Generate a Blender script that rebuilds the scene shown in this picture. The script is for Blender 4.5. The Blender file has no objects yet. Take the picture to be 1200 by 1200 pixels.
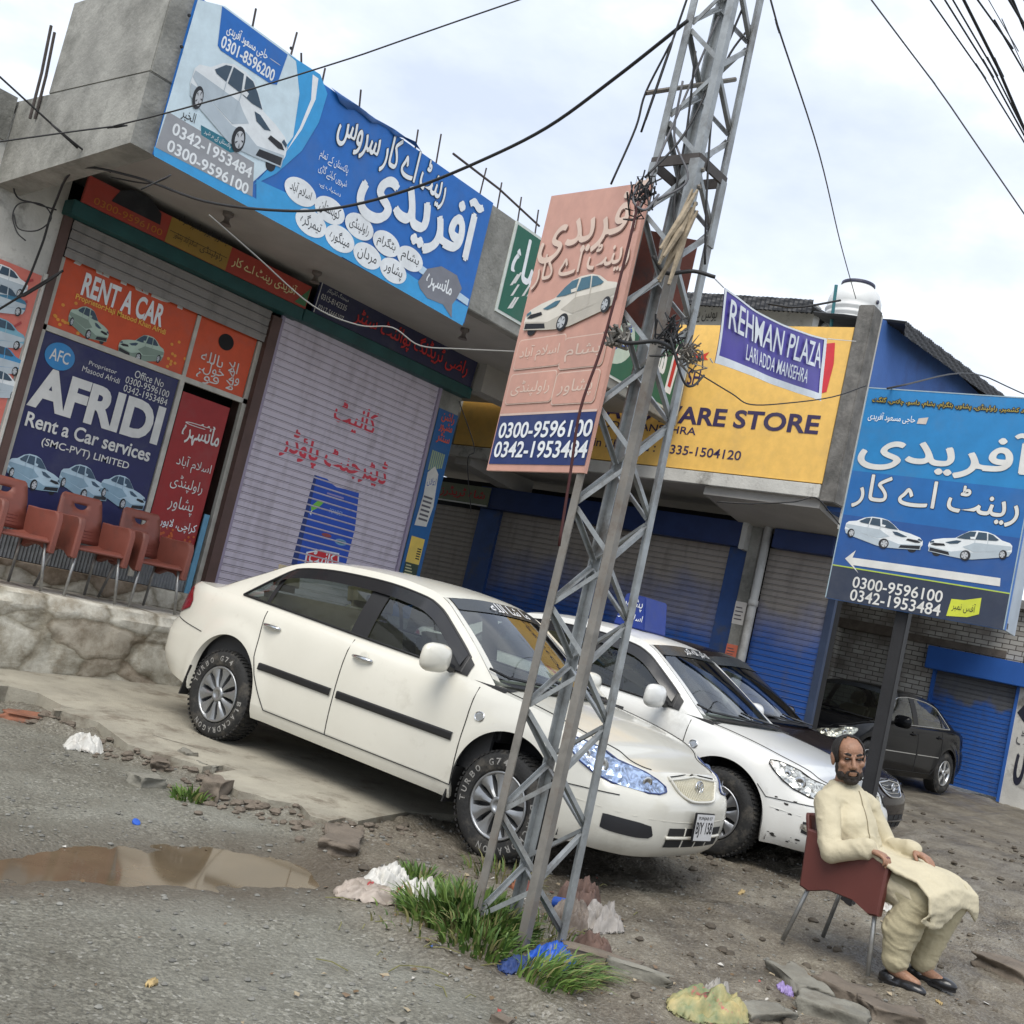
import bpy, bmesh, math, random
import numpy as np
from mathutils import Vector, Matrix, noise
random.seed(7)
SC = bpy.context.scene
COL = SC.collection
rad = math.radians
# ------------------------------------------------------------------ camera
FPX, CH = 1313.0, 1.4
_y, _p, _r = rad(50.863), rad(5.457), rad(13.169)
FWD = Vector((math.sin(_y)*math.cos(_p), math.cos(_y)*math.cos(_p), math.sin(_p)))
_rt = Vector((math.cos(_y), -math.sin(_y), 0)); _up = _rt.cross(FWD)
RGT = _rt*math.cos(_r) + _up*math.sin(_r)
UPV = -_rt*math.sin(_r) + _up*math.cos(_r)
CAM = Vector((0, 0, CH))
cd = bpy.data.cameras.new('camera'); cam = bpy.data.objects.new('camera', cd); COL.objects.link(cam)
M3 = Matrix((RGT, UPV, -FWD)).transposed()
cam.matrix_world = Matrix.Translation(CAM) @ M3.to_4x4()
cd.sensor_width = 36; cd.lens = 36*FPX/1200; cd.clip_end = 3000; cd.clip_start = .05
SC.camera = cam
# ------------------------------------------------------------------ sky, sun, exposure
W = bpy.data.worlds.new('World'); SC.world = W; W.use_nodes = True
nt = W.node_tree; nt.nodes.clear()
out = nt.nodes.new('ShaderNodeOutputWorld'); bg = nt.nodes.new('ShaderNodeBackground')
SUN_EL, SUN_AZ = rad(58), rad(250)
sky = nt.nodes.new('ShaderNodeTexSky'); sky.sky_type = 'NISHITA'; sky.sun_disc = False
sky.sun_elevation = SUN_EL; sky.sun_rotation = SUN_AZ
tc = nt.nodes.new('ShaderNodeTexCoord')
mp = nt.nodes.new('ShaderNodeMapping'); mp.inputs['Scale'].default_value = (1, 1, 2.2)
mp.inputs['Location'].default_value = (.35, .1, .2)
n1 = nt.nodes.new('ShaderNodeTexNoise'); n1.inputs['Scale'].default_value = 2.6; n1.inputs['Detail'].default_value = 7; n1.inputs['Roughness'].default_value = .55
cr = nt.nodes.new('ShaderNodeValToRGB')
cr.color_ramp.elements[0].position = .36; cr.color_ramp.elements[0].color = (3.75, 4.2, 5.05, 1)
cr.color_ramp.elements[1].position = .66; cr.color_ramp.elements[1].color = (6.9, 7.2, 7.5, 1)
e = cr.color_ramp.elements.new(.5); e.color = (4.6, 5.0, 5.7, 1)
mx = nt.nodes.new('ShaderNodeMix'); mx.data_type = 'RGBA'; mx.inputs['Factor'].default_value = .93
bg.inputs['Strength'].default_value = .1
L = nt.links.new
L(tc.outputs['Generated'], mp.inputs['Vector']); L(mp.outputs[0], n1.inputs['Vector']); L(n1.outputs['Fac'], cr.inputs['Fac'])
L(sky.outputs[0], mx.inputs['A']); L(cr.outputs[0], mx.inputs['B']); L(mx.outputs['Result'], bg.inputs['Color']); L(bg.outputs[0], out.inputs['Surface'])
sl = bpy.data.lights.new('sun', 'SUN'); sl.energy = 1.5; sl.angle = rad(40); sl.color = (1, .95, .87)
so = bpy.data.objects.new('sun', sl); COL.objects.link(so)
# direction towards the sun (behind the camera, high)
_sd = Vector((math.sin(SUN_AZ)*math.cos(SUN_EL), math.cos(SUN_AZ)*math.cos(SUN_EL), math.sin(SUN_EL)))
so.rotation_euler = _sd.to_track_quat('Z', 'Y').to_euler()
SC.view_settings.view_transform = 'Standard'; SC.view_settings.look = 'None'
SC.view_settings.exposure = 1.05; SC.view_settings.gamma = 1
SC.cycles.max_bounces = 8; SC.cycles.diffuse_bounces = 5; SC.cycles.transparent_max_bounces = 12
# ------------------------------------------------------------------ tracing onto planes
def ray(x, y): return RGT*((x-600)/FPX) - UPV*((y-600)/FPX) + FWD
def at(x, y, ax, v):
    d = ray(x, y); i = 'xyz'.index(ax); return CAM + d*((v-CAM[i])/d[i])
def dep(x, y, D): return CAM + ray(x, y)*D
def onplane(x, y, o, n):
    d = ray(x, y); return CAM + d*((o-CAM).dot(n)/d.dot(n))
def Z(ox, oy, s): return lambda x, y: (ox+x/s, oy+y/s)
# ------------------------------------------------------------------ materials
MATS = {}
def mat(name, col, rough=.6, metal=0, var=.0, vscale=8, bump=0, bscale=60, col2=None, spec=.5, coat=0, detail=6, dirt=None, dscale=2.5, dlo=.5, dhi=.7):
    """procedural principled material: noise mottling between col and col2, optional dirt patches, optional bump"""
    if name in MATS: return MATS[name]
    m = bpy.data.materials.new(name); m.use_nodes = True; t = m.node_tree; b = t.nodes['Principled BSDF']
    b.inputs['Roughness'].default_value = rough; b.inputs['Metallic'].default_value = metal
    b.inputs['Specular IOR Level'].default_value = spec; b.inputs['Coat Weight'].default_value = coat; b.inputs['Coat Roughness'].default_value = .08
    b.inputs['Base Color'].default_value = (*col, 1)
    m.diffuse_color = (*col, 1)
    tcn = t.nodes.new('ShaderNodeTexCoord'); vec = tcn.outputs['Object']
    src = None
    if var or col2:
        c2 = col2 or tuple(c*(1-var) for c in col)
        n = t.nodes.new('ShaderNodeTexNoise'); n.inputs['Scale'].default_value = vscale; n.inputs['Detail'].default_value = detail
        n.inputs['Roughness'].default_value = .62
        t.links.new(vec, n.inputs['Vector'])
        r = t.nodes.new('ShaderNodeValToRGB'); r.color_ramp.elements[0].position = .35; r.color_ramp.elements[1].position = .65
        r.color_ramp.elements[0].color = (*c2, 1); r.color_ramp.elements[1].color = (*col, 1)
        t.links.new(n.outputs['Fac'], r.inputs['Fac']); src = r.outputs['Color']
    if dirt:
        n = t.nodes.new('ShaderNodeTexNoise'); n.inputs['Scale'].default_value = dscale; n.inputs['Detail'].default_value = 8; n.inputs['Roughness'].default_value = .7
        t.links.new(vec, n.inputs['Vector'])
        r = t.nodes.new('ShaderNodeMapRange'); r.inputs['From Min'].default_value = dlo; r.inputs['From Max'].default_value = dhi
        t.links.new(n.outputs['Fac'], r.inputs['Value'])
        x = t.nodes.new('ShaderNodeMix'); x.data_type = 'RGBA'
        t.links.new(r.outputs['Result'], x.inputs['Factor'])
        if src: t.links.new(src, x.inputs['A'])
        else: x.inputs['A'].default_value = (*col, 1)
        x.inputs['B'].default_value = (*dirt, 1); src = x.outputs['Result']
    if src: t.links.new(src, b.inputs['Base Color'])
    if bump:
        n = t.nodes.new('ShaderNodeTexNoise'); n.inputs['Scale'].default_value = bscale; n.inputs['Detail'].default_value = 5
        t.links.new(vec, n.inputs['Vector'])
        u = t.nodes.new('ShaderNodeBump'); u.inputs['Strength'].default_value = bump; u.inputs['Distance'].default_value = .02
        t.links.new(n.outputs['Fac'], u.inputs['Height']); t.links.new(u.outputs['Normal'], b.inputs['Normal'])
    MATS[name] = m; return m
def S(r, g, b):
    f = lambda c: (c/255/12.92) if c/255 <= .04045 else ((c/255+.055)/1.055)**2.4
    return (f(r), f(g), f(b))
def ink(r, g, b, rough=.55):
    """a printed or painted colour, faintly mottled"""
    c = S(r, g, b); return mat('ink_%d_%d_%d' % (r, g, b), c, rough, var=.12, vscale=9, dirt=tuple(.74*x+.03 for x in c), dscale=1.9, dlo=.5, dhi=.72)
# ------------------------------------------------------------------ mesh builder
class MB:
    def __init__(s): s.v = []; s.f = []; s.m = []; s.mats = []
    def mi(s, m):
        if m is None: return 0
        if m not in s.mats: s.mats.append(m)
        return s.mats.index(m)
    def add(s, vs, fs, m=None):
        o = len(s.v); k = s.mi(m); s.v += [tuple(v) for v in vs]
        for f in fs: s.f.append(tuple(i+o for i in f)); s.m.append(k)
        return s
    def box(s, lo, hi, m=None, M=None):
        x0, y0, z0 = lo; x1, y1, z1 = hi
        vs = [Vector(p) for p in ((x0,y0,z0),(x1,y0,z0),(x1,y1,z0),(x0,y1,z0),(x0,y0,z1),(x1,y0,z1),(x1,y1,z1),(x0,y1,z1))]
        if M: vs = [M @ v for v in vs]
        return s.add(vs, [(0,3,2,1),(4,5,6,7),(0,1,5,4),(1,2,6,5),(2,3,7,6),(3,0,4,7)], m)
    def prism(s, poly, ext, m=None):
        """closed 3D polygon extruded by vector"""
        n = len(poly); e = Vector(ext); p = [Vector(q) for q in poly]
        vs = p + [q+e for q in p]
        return s.add(vs, [tuple(range(n-1,-1,-1)), tuple(range(n, 2*n))] + [(i, (i+1) % n, n+(i+1) % n, n+i) for i in range(n)], m)
    def poly(s, pts, m=None): return s.add(pts, [tuple(range(len(pts)))], m)
    def grid(s, P, m=None, flip=False, close=False):
        """P: rows of points"""
        r, c = len(P), len(P[0]); vs = [p for row in P for p in row]; fs = []
        for i in range(r-1):
            for j in range(c if close else c-1):
                k = (j+1) % c; f = (i*c+j, i*c+k, (i+1)*c+k, (i+1)*c+j); fs.append(f[::-1] if flip else f)
        return s.add(vs, fs, m)
    def tube(s, pts, r, n=6, m=None, cap=True):
        pts = [Vector(p) for p in pts]; rs = r if isinstance(r, (list, tuple)) else [r]*len(pts); rows = []
        up = Vector((0, 0, 1)); prev = None
        for i, p in enumerate(pts):
            d = (pts[min(i+1, len(pts)-1)]-pts[max(i-1, 0)]).normalized()
            if prev is None:
                a = d.orthogonal().normalized()
            else:
                a = (prev - d*prev.dot(d))
                a = a.normalized() if a.length > 1e-6 else d.orthogonal().normalized()
            prev = a; b = d.cross(a)
            rows.append([p + (a*math.cos(2*math.pi*k/n) + b*math.sin(2*math.pi*k/n))*rs[i] for k in range(n)])
        o = len(s.v); s.grid(rows, m, close=True)
        if cap:
            k = s.mi(m)
            s.f.append(tuple(o+j for j in range(n))[::-1]); s.m.append(k)
            s.f.append(tuple(o+(len(pts)-1)*n+j for j in range(n))); s.m.append(k)
        return s
    def bar(s, a, b, w, t, up=(0, 0, 1), m=None):
        """rectangular bar from a to b, width w along side, thickness t along 'up'"""
        a = Vector(a); b = Vector(b); d = (b-a).normalized(); u = Vector(up); u = (u-d*u.dot(d)).normalized(); sd = d.cross(u)
        q = [(-w/2, -t/2), (w/2, -t/2), (w/2, t/2), (-w/2, t/2)]
        return s.prism([a+sd*x+u*y for x, y in q], b-a, m)
    def angle(s, a, b, u, w, wd, t, m=None):
        """angle iron: flanges along u (width wd) and w (width wd)"""
        a = Vector(a); b = Vector(b); u = Vector(u); w = Vector(w)
        q = [(0,0),(wd,0),(wd,t),(t,t),(t,wd),(0,wd)]
        return s.prism([a+u*x+w*y for x, y in q], b-a, m)
    def lathe(s, prof, n=24, M=None, m=None):
        """profile (r, h) turned round local z"""
        rows = [[Vector((r*math.cos(2*math.pi*k/n), r*math.sin(2*math.pi*k/n), h)) for k in range(n)] for r, h in prof]
        if M: rows = [[M @ p for p in row] for row in rows]
        return s.grid(rows, m, close=True)
    def build(s, name, m=None, parent=None, smooth=False, bevel=0, label=None, mods=None):
        me = bpy.data.meshes.new(name); me.from_pydata(s.v, [], s.f)
        ms = s.mats if s.mats else [m]
        if m is not None and s.mats and m not in s.mats: pass
        for q in ms: me.materials.append(q)
        if s.mats: me.polygons.foreach_set('material_index', s.m)
        bm = bmesh.new(); bm.from_mesh(me)
        if bevel:
            bmesh.ops.remove_doubles(bm, verts=bm.verts, dist=1e-5)
            bmesh.ops.bevel(bm, geom=[e for e in bm.edges if len(e.link_faces) == 2 and e.calc_face_angle(0) > .6], offset=bevel, segments=2, affect='EDGES', clamp_overlap=True)
        bm.to_mesh(me); bm.free()
        if smooth: me.polygons.foreach_set('use_smooth', [True]*len(me.polygons))
        me.update()
        o = bpy.data.objects.new(name, me); COL.objects.link(o)
        if parent: o.parent = parent
        if label: o['label'] = label
        return o
def fixn(o, ang=None):
    """merge, face outwards, smooth by angle"""
    bm = bmesh.new(); bm.from_mesh(o.data); bmesh.ops.remove_doubles(bm, verts=bm.verts, dist=1e-5)
    bmesh.ops.recalc_face_normals(bm, faces=bm.faces)
    if ang is not None:
        for f in bm.faces: f.smooth = True
        for e in bm.edges:
            e.smooth = not (len(e.link_faces) == 2 and e.calc_face_angle(0) > ang)
    bm.to_mesh(o.data); bm.free(); return o
def empty(name, loc=(0,0,0), rz=0):
    o = bpy.data.objects.new(name, None); o.empty_display_size = .2; COL.objects.link(o); o.location = loc; o.rotation_euler = (0, 0, rz); return o
def tag(o, label=None, cat=None, group=None, kind=None):
    if label: o['label'] = label
    if cat: o['category'] = cat
    if group: o['group'] = group
    if kind: o['kind'] = kind
    return o
def pchip(x, xs, ys):
    xs = np.asarray(xs, float); ys = np.asarray(ys, float)
    if xs[0] > xs[-1]: xs = xs[::-1]; ys = ys[::-1]
    h = np.diff(xs); d = np.diff(ys)/h; m = np.zeros_like(ys)
    for i in range(1, len(xs)-1):
        if d[i-1]*d[i] > 0:
            w1 = 2*h[i]+h[i-1]; w2 = h[i]+2*h[i-1]; m[i] = (w1+w2)/(w1/d[i-1]+w2/d[i])
    m[0] = d[0]; m[-1] = d[-1]
    x = min(max(x, xs[0]), xs[-1]); i = min(max(int(np.searchsorted(xs, x))-1, 0), len(h)-1); t = (x-xs[i])/h[i]
    return float((2*t**3-3*t*t+1)*ys[i]+(t**3-2*t*t+t)*h[i]*m[i]+(-2*t**3+3*t*t)*ys[i+1]+(t**3-t*t)*h[i]*m[i+1])
def sstep(a, b, x):
    t = min(max((x-a)/(b-a), 0), 1); return t*t*(3-2*t)
# ------------------------------------------------------------------ Urdu shaping: base letter -> isolated, final, initial, medial
AR = {}
def _ar(ch, iso, n): AR[ch] = (iso, iso+1, iso+2, iso+3) if n == 4 else (iso, iso+1, None, None)
for ch, iso, n in (('آ',0xFE81,2),('ا',0xFE8D,2),('ب',0xFE8F,4),('پ',0xFB56,4),('ت',0xFE95,4),('ٹ',0xFB66,4),('ث',0xFE99,4),('ج',0xFE9D,4),('چ',0xFB7A,4),('ح',0xFEA1,4),('خ',0xFEA5,4),('د',0xFEA9,2),('ڈ',0xFB88,2),('ر',0xFEAD,2),('ڑ',0xFB8C,2),('ز',0xFEAF,2),('س',0xFEB1,4),('ش',0xFEB5,4),('ص',0xFEB9,4),('ض',0xFEBD,4),('ط',0xFEC1,4),('ع',0xFEC9,4),('غ',0xFECD,4),('ف',0xFED1,4),('ق',0xFED5,4),('ک',0xFB8E,4),('گ',0xFB92,4),('ل',0xFEDD,4),('م',0xFEE1,4),('ن',0xFEE5,4),('و',0xFEED,2),('ہ',0xFBA6,4),('ی',0xFBFC,4),('ے',0xFBAE,2),('ؤ',0xFE85,2),('ئ',0xFE89,4),('ھ',0xFBAA,4)):
    _ar(ch, iso, n)
AR['ہ'] = (0xFEE9, 0xFEEA, 0xFBA8, 0xFBA9)
def urdu(s):
    out = []
    for w in s.split(' '):
        g = []; i = 0; prevj = False
        while i < len(w):
            c = w[i]
            if c not in AR: g.append(c); prevj = False; i += 1; continue
            if c == 'ل' and i+1 < len(w) and w[i+1] == 'ا':
                g.append(chr(0xFEFC if prevj else 0xFEFB)); prevj = False; i += 2; continue
            f = AR[c]; nx = i+1 < len(w) and w[i+1] in AR and f[2] is not None
            g.append(chr(f[3] if prevj and nx else f[2] if nx else f[1] if prevj else f[0]))
            prevj = bool(nx); i += 1
        out.append(''.join(reversed(g)))
    return ' '.join(reversed(out))
_txc = {}; TCOMP = {}
def textmesh(s, off=0, shear=0):
    k = (s, off, shear)
    if k in _txc: return _txc[k]
    c = bpy.data.curves.new('t', 'FONT')
    c.body = urdu(s) if any(ch in AR for ch in s) else s
    c.offset = off; c.resolution_u = 4; c.shear = shear
    o = bpy.data.objects.new('t', c); COL.objects.link(o); bpy.context.view_layer.update()
    me = bpy.data.meshes.new_from_object(o.evaluated_get(bpy.context.evaluated_depsgraph_get()))
    vs = [(v.co.x, v.co.y) for v in me.vertices]; fs = [tuple(p.vertices) for p in me.polygons]
    bpy.data.objects.remove(o); bpy.data.curves.remove(c); bpy.data.meshes.remove(me)
    xs = [v[0] for v in vs]; ys = [v[1] for v in vs]
    x0, x1, y0, y1 = min(xs), max(xs), min(ys), max(ys)
    par = list(range(len(vs)))
    def fd(i):
        while par[i] != i: par[i] = par[par[i]]; i = par[i]
        return i
    for f in fs:
        for q in f[1:]: par[fd(q)] = fd(f[0])
    ids = {}; comp = [ids.setdefault(fd(i), len(ids)) for i in range(len(vs))]; TCOMP[k] = comp
    r = ([((x-x0)/(x1-x0), (y-y0)/(y1-y0)) for x, y in vs], fs); _txc[k] = r; return r
class Art:
    """flat printed artwork on a plane: u to the right, v up, n towards the viewer; all of it becomes one mesh"""
    def __init__(s, o, u, v=(0, 0, 1), base=.003, step=.0012, fn=None):
        s.o = Vector(o); s.u = Vector(u).normalized(); s.v = Vector(v).normalized(); s.n = s.u.cross(s.v); s.b = MB(); s.lay = base; s.step = step; s.fn = fn; s.cnt = 0
    def P(s, u, v, l):
        if s.fn: return s.fn(u, v, s.lay + l*s.step + s.cnt*4e-6)
        return s.o + s.u*u + s.v*v + s.n*(s.lay + l*s.step + s.cnt*4e-6)
    def px(s, p):
        q = onplane(p[0], p[1], s.o, s.n) - s.o; return q.dot(s.u), q.dot(s.v)
    def poly(s, pts, m, l=0, px=True):
        q = [s.px(p) for p in pts] if px else pts
        a = sum(q[i][0]*q[(i+1) % len(q)][1]-q[(i+1) % len(q)][0]*q[i][1] for i in range(len(q)))
        if a < 0: q = q[::-1]
        s.cnt += 1
        s.b.poly([s.P(u, v, l) for u, v in q], m); return s
    def rect(s, r, m, l=0): u0, v0, u1, v1 = r; return s.poly([(u0,v0),(u1,v0),(u1,v1),(u0,v1)], m, l, px=False)
    def R(s, a, b):
        """uv rectangle from two pixel corners"""
        p = s.px(a); q = s.px(b); return min(p[0],q[0]), min(p[1],q[1]), max(p[0],q[0]), max(p[1],q[1])
    def ell(s, r, m, l=0, n=28):
        u0, v0, u1, v1 = r
        return s.poly([((u0+u1)/2+(u1-u0)/2*math.cos(2*math.pi*k/n), (v0+v1)/2+(v1-v0)/2*math.sin(2*math.pi*k/n)) for k in range(n)], m, l, px=False)
    def rrect(s, r, m, l=0, rr=.25):
        u0, v0, u1, v1 = r; q = min(u1-u0, v1-v0)*rr; pts = []
        for cx, cy, a0 in ((u1-q,v0+q,-90),(u1-q,v1-q,0),(u0+q,v1-q,90),(u0+q,v0+q,180)):
            for k in range(6): a = rad(a0+18*k); pts.append((cx+q*math.cos(a), cy+q*math.sin(a)))
        return s.poly(pts, m, l, px=False)
    def text(s, t, r, m, l=3, off=0, shear=0, mir=False):
        if off and any(ch in AR for ch in t):
            h = (r[3]-r[1])*off*.9
            for dx, dy in ((h,0),(-h,0),(0,h),(0,-h)): s.text(t, (r[0]+dx, r[1]+dy, r[2]+dx, r[3]+dy), m, l)
            return s
        vs, fs = textmesh(t, off, shear); u0, v0, u1, v1 = r; cp = TCOMP[(t, off, shear)]; s.cnt += 1
        s.b.add([s.P(u0+(u1-u0)*x, v0+(v1-v0)*y, l+cp[i]*.012) for i, (x, y) in enumerate(vs)], fs, m); return s
    def otext(s, t, r, m, mo, l=3, off=.01, o=.012):
        """text with an outline: a fatter copy underneath"""
        for k in range(8): dx, dy = o*math.cos(k*math.pi/4)*1.3, o*math.sin(k*math.pi/4)*1.3; s.text(t, (r[0]+dx, r[1]+dy, r[2]+dx, r[3]+dy), mo, l)
        return s.text(t, r, m, l+1, off)
    def build(s, name, parent=None): return s.b.build(name, None, parent)
CARP = dict(
 body=[(.015,.30),(.02,.42),(.06,.52),(.18,.605),(.32,.665),(.40,.82),(.47,.935),(.56,.985),(.68,.985),(.77,.92),(.86,.785),(.955,.735),(.985,.66),(.99,.47),(.965,.33),(.90,.27),(.56,.07),(.44,.05),(.30,.07),(.05,.13)],
 low=[(.03,.13),(.03,.30),(.30,.22),(.42,.30),(.56,.28),(.90,.46),(.985,.47),(.965,.33),(.90,.27),(.56,.07),(.44,.05),(.30,.07),(.05,.13)],
 side=[(.42,.42),(.50,.52),(.55,.60),(.975,.64),(.985,.55),(.90,.46),(.56,.30)],
 ws=[(.335,.675),(.415,.835),(.48,.93),(.55,.945),(.535,.70),(.44,.672)],
 w1=[(.555,.705),(.575,.945),(.675,.95),(.69,.725)], w2=[(.705,.73),(.69,.945),(.745,.915),(.825,.785),(.80,.75)],
 hl=[(.21,.49),(.34,.60),(.40,.60),(.36,.50),(.27,.46)], hl2=[(.03,.40),(.03,.45),(.07,.49),(.085,.44)],
 gr=[(.04,.36),(.08,.42),(.20,.44),(.22,.38),(.10,.34)], bl=[(.04,.15),(.04,.26),(.27,.20),(.29,.10)], mir=[(.50,.70),(.49,.76),(.545,.78),(.555,.71)])
def carpic(A, r, body, low, dark, glass, rim, l=2, flip=False, tilt=0):
    u0, v0, u1, v1 = r
    def T(p):
        x = 1-p[0] if flip else p[0]; y = p[1] + tilt*(x-.5); return (u0+(u1-u0)*x, v0+(v1-v0)*y)
    def E(cx, cy, rx, ry, m, k): A.poly([T((cx+rx*math.cos(2*math.pi*i/18), cy+ry*math.sin(2*math.pi*i/18))) for i in range(18)], m, k, px=False)
    E(.13, .10, .05, .09, dark, l-1)
    for k, m, d in (('body', body, 0), ('side', body if False else low, 1), ('low', low, 2), ('ws', glass, 2), ('w1', glass, 2), ('w2', glass, 2), ('hl', glass, 2), ('hl2', glass, 2), ('gr', dark, 2), ('bl', dark, 2), ('mir', body, 3)):
        A.poly([T(p) for p in CARP[k]], m, l+d, px=False)
    for cx, cy, rx, ry in ((.475, .165, .062, .165), (.90, .355, .045, .145)):
        E(cx, cy, rx, ry, dark, l+3); E(cx-.008, cy, rx*.66, ry*.68, rim, l+4)
        for q in range(5):
            a = q*2*math.pi/5+.3; A.poly([T((cx-.008+rx*.6*math.cos(a+d)*k, cy+ry*.62*math.sin(a+d)*k)) for d, k in ((.25,.35),(.16,1),(.46,1))], dark, l+5, px=False)
    for x0, y0, x1, y1 in ((.55,.70,.565,.30), (.70,.725,.705,.38)):
        A.poly([T((x0,y0)), T((x0+.006,y0)), T((x1+.006,y1)), T((x1,y1))], low, l+2, px=False)
def adopt(o, p):
    """parent without moving: only for meshes modelled in world coordinates"""
    o.parent = p
    if p.type == 'EMPTY' and p.parent is None:
        o.matrix_parent_inverse = (Matrix.Translation(p.location) @ p.rotation_euler.to_matrix().to_4x4()).inverted()
    return o
def wpart(b, name, m=None, parent=None, **k):
    o = b.build(name, m, None, **k); return adopt(o, parent)
# ================================================================== GROUND
def h2(ix, iy, s): 
    n = (ix*374761393 + iy*668265263 + s*1442695041) & 0xFFFFFFFF
    n = ((n ^ (n >> 13))*1274126177) & 0xFFFFFFFF
    return ((n ^ (n >> 16)) & 0xFFFF)/65535.0
def vnoise(x, y, s=0):
    x = np.asarray(x, float); y = np.asarray(y, float)
    ix = np.floor(x).astype(np.int64); iy = np.floor(y).astype(np.int64); fx = x-ix; fy = y-iy
    fx = fx*fx*(3-2*fx); fy = fy*fy*(3-2*fy)
    a = h2(ix, iy, s); b = h2(ix+1, iy, s); c = h2(ix, iy+1, s); d = h2(ix+1, iy+1, s)
    return (a*(1-fx)+b*fx)*(1-fy)+(c*(1-fx)+d*fx)*fy
def fbm(x, y, s=0, o=4):
    t = 0; a = .5; tot = 0
    for k in range(o): t = t+a*vnoise(np.asarray(x)*2**k, np.asarray(y)*2**k, s+k); tot += a; a *= .5
    return t/tot
def np_sd(px, py, poly):
    """signed distance to polygon, positive inside"""
    d = np.full(px.shape, 1e9); ins = np.zeros(px.shape, bool); n = len(poly)
    for i in range(n):
        ax, ay = poly[i]; bx, by = poly[(i+1) % n]; ex, ey = bx-ax, by-ay
        t = np.clip(((px-ax)*ex+(py-ay)*ey)/(ex*ex+ey*ey+1e-12), 0, 1)
        d = np.minimum(d, np.hypot(px-ax-t*ex, py-ay-t*ey))
        if ay != by:
            c = ((ay > py) != (by > py)) & (px < ex*(py-ay)/(ey)+ax); ins ^= c
    return np.where(ins, d, -d)
def lotz(x, y):
    x = np.asarray(x, float); k = np.clip((x-6.2)/1.4, 0, 1)
    return .024*np.clip(np.asarray(y)-4, 0, 5) + .018*np.clip(x-7, 0, 30) + .04*k*k*(3-2*k)
def onslab(x, y):
    return onplane(x, y, Vector((0, 4, .012)), Vector((0, -.024, 1)))
SLAB_PX = [(-20,803),(10,804),(45,812),(72,826),(95,832),(64,833),(62,830),(115,846),(150,872),(172,879),(196,885),(238,898),(262,897),(277,902),(250,906),(262,918),(280,927),(300,931),(315,937),(340,941),(353,944),(364,956),(385,962),(405,958),(420,962),(445,957),(480,951),(520,954),(575,957)]
slab_xy = [tuple(onslab(*p)[:2]) for p in SLAB_PX]
slab_poly = slab_xy + [(8.6, 4.7), (10.0, 5.2), (10.05, 8.42), (2.0, 8.42), (2.0, 7.75), (3.2, 7.62)]
_lb = [tuple(at(*p, 'z', 0)[:2]) for p in ((364,968),(372,1000),(432,1055),(500,1112),(590,1150),(700,1192),(790,1260))]
lot_poly = [(2.0, 8.42), (2.0, 7.75), (3.2, 7.62)] + slab_xy[:23] + _lb + [(4.6, 1.2), (6.5, .2), (9, -.8), (60, -8), (60, 60), (2, 60)]
pud_poly = [tuple(at(*p, 'z', -.05)[:2]) for p in ((-60,1005),(0,1004),(110,1000),(150,995),(180,990),(280,996),(340,1002),(405,1022),(385,1043),(330,1037),(262,1048),(200,1041),(130,1037),(0,1031),(-60,1031))]
def ground_z(x, y, fine=True):
    x = np.asarray(x, float); y = np.asarray(y, float)
    sd = np_sd(x, y, lot_poly) + .10*(fbm(x*3, y*3, 5)-.5)
    m = np.clip((sd+.16)/.2, 0, 1); m = m*m*(3-2*m)
    L = lotz(x, y); z = -.035*(1-m) + L*m
    ss = np_sd(x, y, slab_poly); z = z - .055*np.clip(ss/.06+.6, 0, 1)
    # eroded mud just below the broken slab edge
    nearm = m*np.clip(1-np.abs(ss)/.5, 0, 1)*(ss < 0)
    if fine:
        z = z + (fbm(x*1.3, y*1.3, 1)-.5)*.05 + (fbm(x*5, y*5, 2)-.5)*(.016+.055*m) + (fbm(x*22, y*22, 3, 3)-.5)*(.010+.012*m)
        z = z + nearm*((fbm(x*9, y*9, 9)-.5)*.09 - .02)
        z = z - .035*np.exp(-((y-1.55-.06*x+.25*(fbm(x*.8, y*.3, 91)-.5))/.11)**2)*(x > 3)*fbm(x*2, y*2, 93) - .03*np.exp(-((y-.95-.05*x+.2*(fbm(x*.7, y*.3, 92)-.5))/.12)**2)*fbm(x*2, y*2, 94)
        clod = np.clip(fbm(x*4.2, y*4.2, 21)-.55, 0, 1)*m; z = z + clod*.26*(x > 6.5)*np.clip(1-np.abs(np_sd(x, y, [(9.3,1.8),(16,3.2),(16,4.6),(10,3)]))/1.5, 0, 1)
    pd = np_sd(x, y, pud_poly)+.22*(fbm(x*4, y*4, 71)-.5)+.10*(fbm(x*14, y*14, 72)-.5); z = z - .05*np.clip(pd/.36+.60, 0, 1)
    return z
def axis(a, b, st, lo, hi):
    v = list(np.arange(a, b, st)); s = st; x = a
    left = []; 
    while x > lo: s *= 1.25; x -= s; left.append(x)
    s = st; x = v[-1]; right = []
    while x < hi: s *= 1.25; x += s; right.append(x)
    return np.array(left[::-1]+v+right)
gx = axis(1.2, 9.6, .026, -400, 500); gy = axis(.6, 8.6, .026, -400, 500)
GX, GY = np.meshgrid(gx, gy); GZ = ground_z(GX, GY)
GM = np.clip((np_sd(GX, GY, lot_poly)+.1*(fbm(GX*3, GY*3, 5)-.5)+.3)/.45, 0, 1)
me = bpy.data.meshes.new('ground'); nx, ny = len(gx), len(gy)
vv = np.stack([GX, GY, GZ], -1).reshape(-1, 3); ii = np.arange(nx*ny).reshape(ny, nx)
ff = np.stack([ii[:-1,:-1], ii[:-1,1:], ii[1:,1:], ii[1:,:-1]], -1).reshape(-1, 4)
me.vertices.add(len(vv)); me.vertices.foreach_set('co', vv.ravel())
me.loops.add(ff.size); me.loops.foreach_set('vertex_index', ff.ravel().astype(np.int32))
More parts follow.
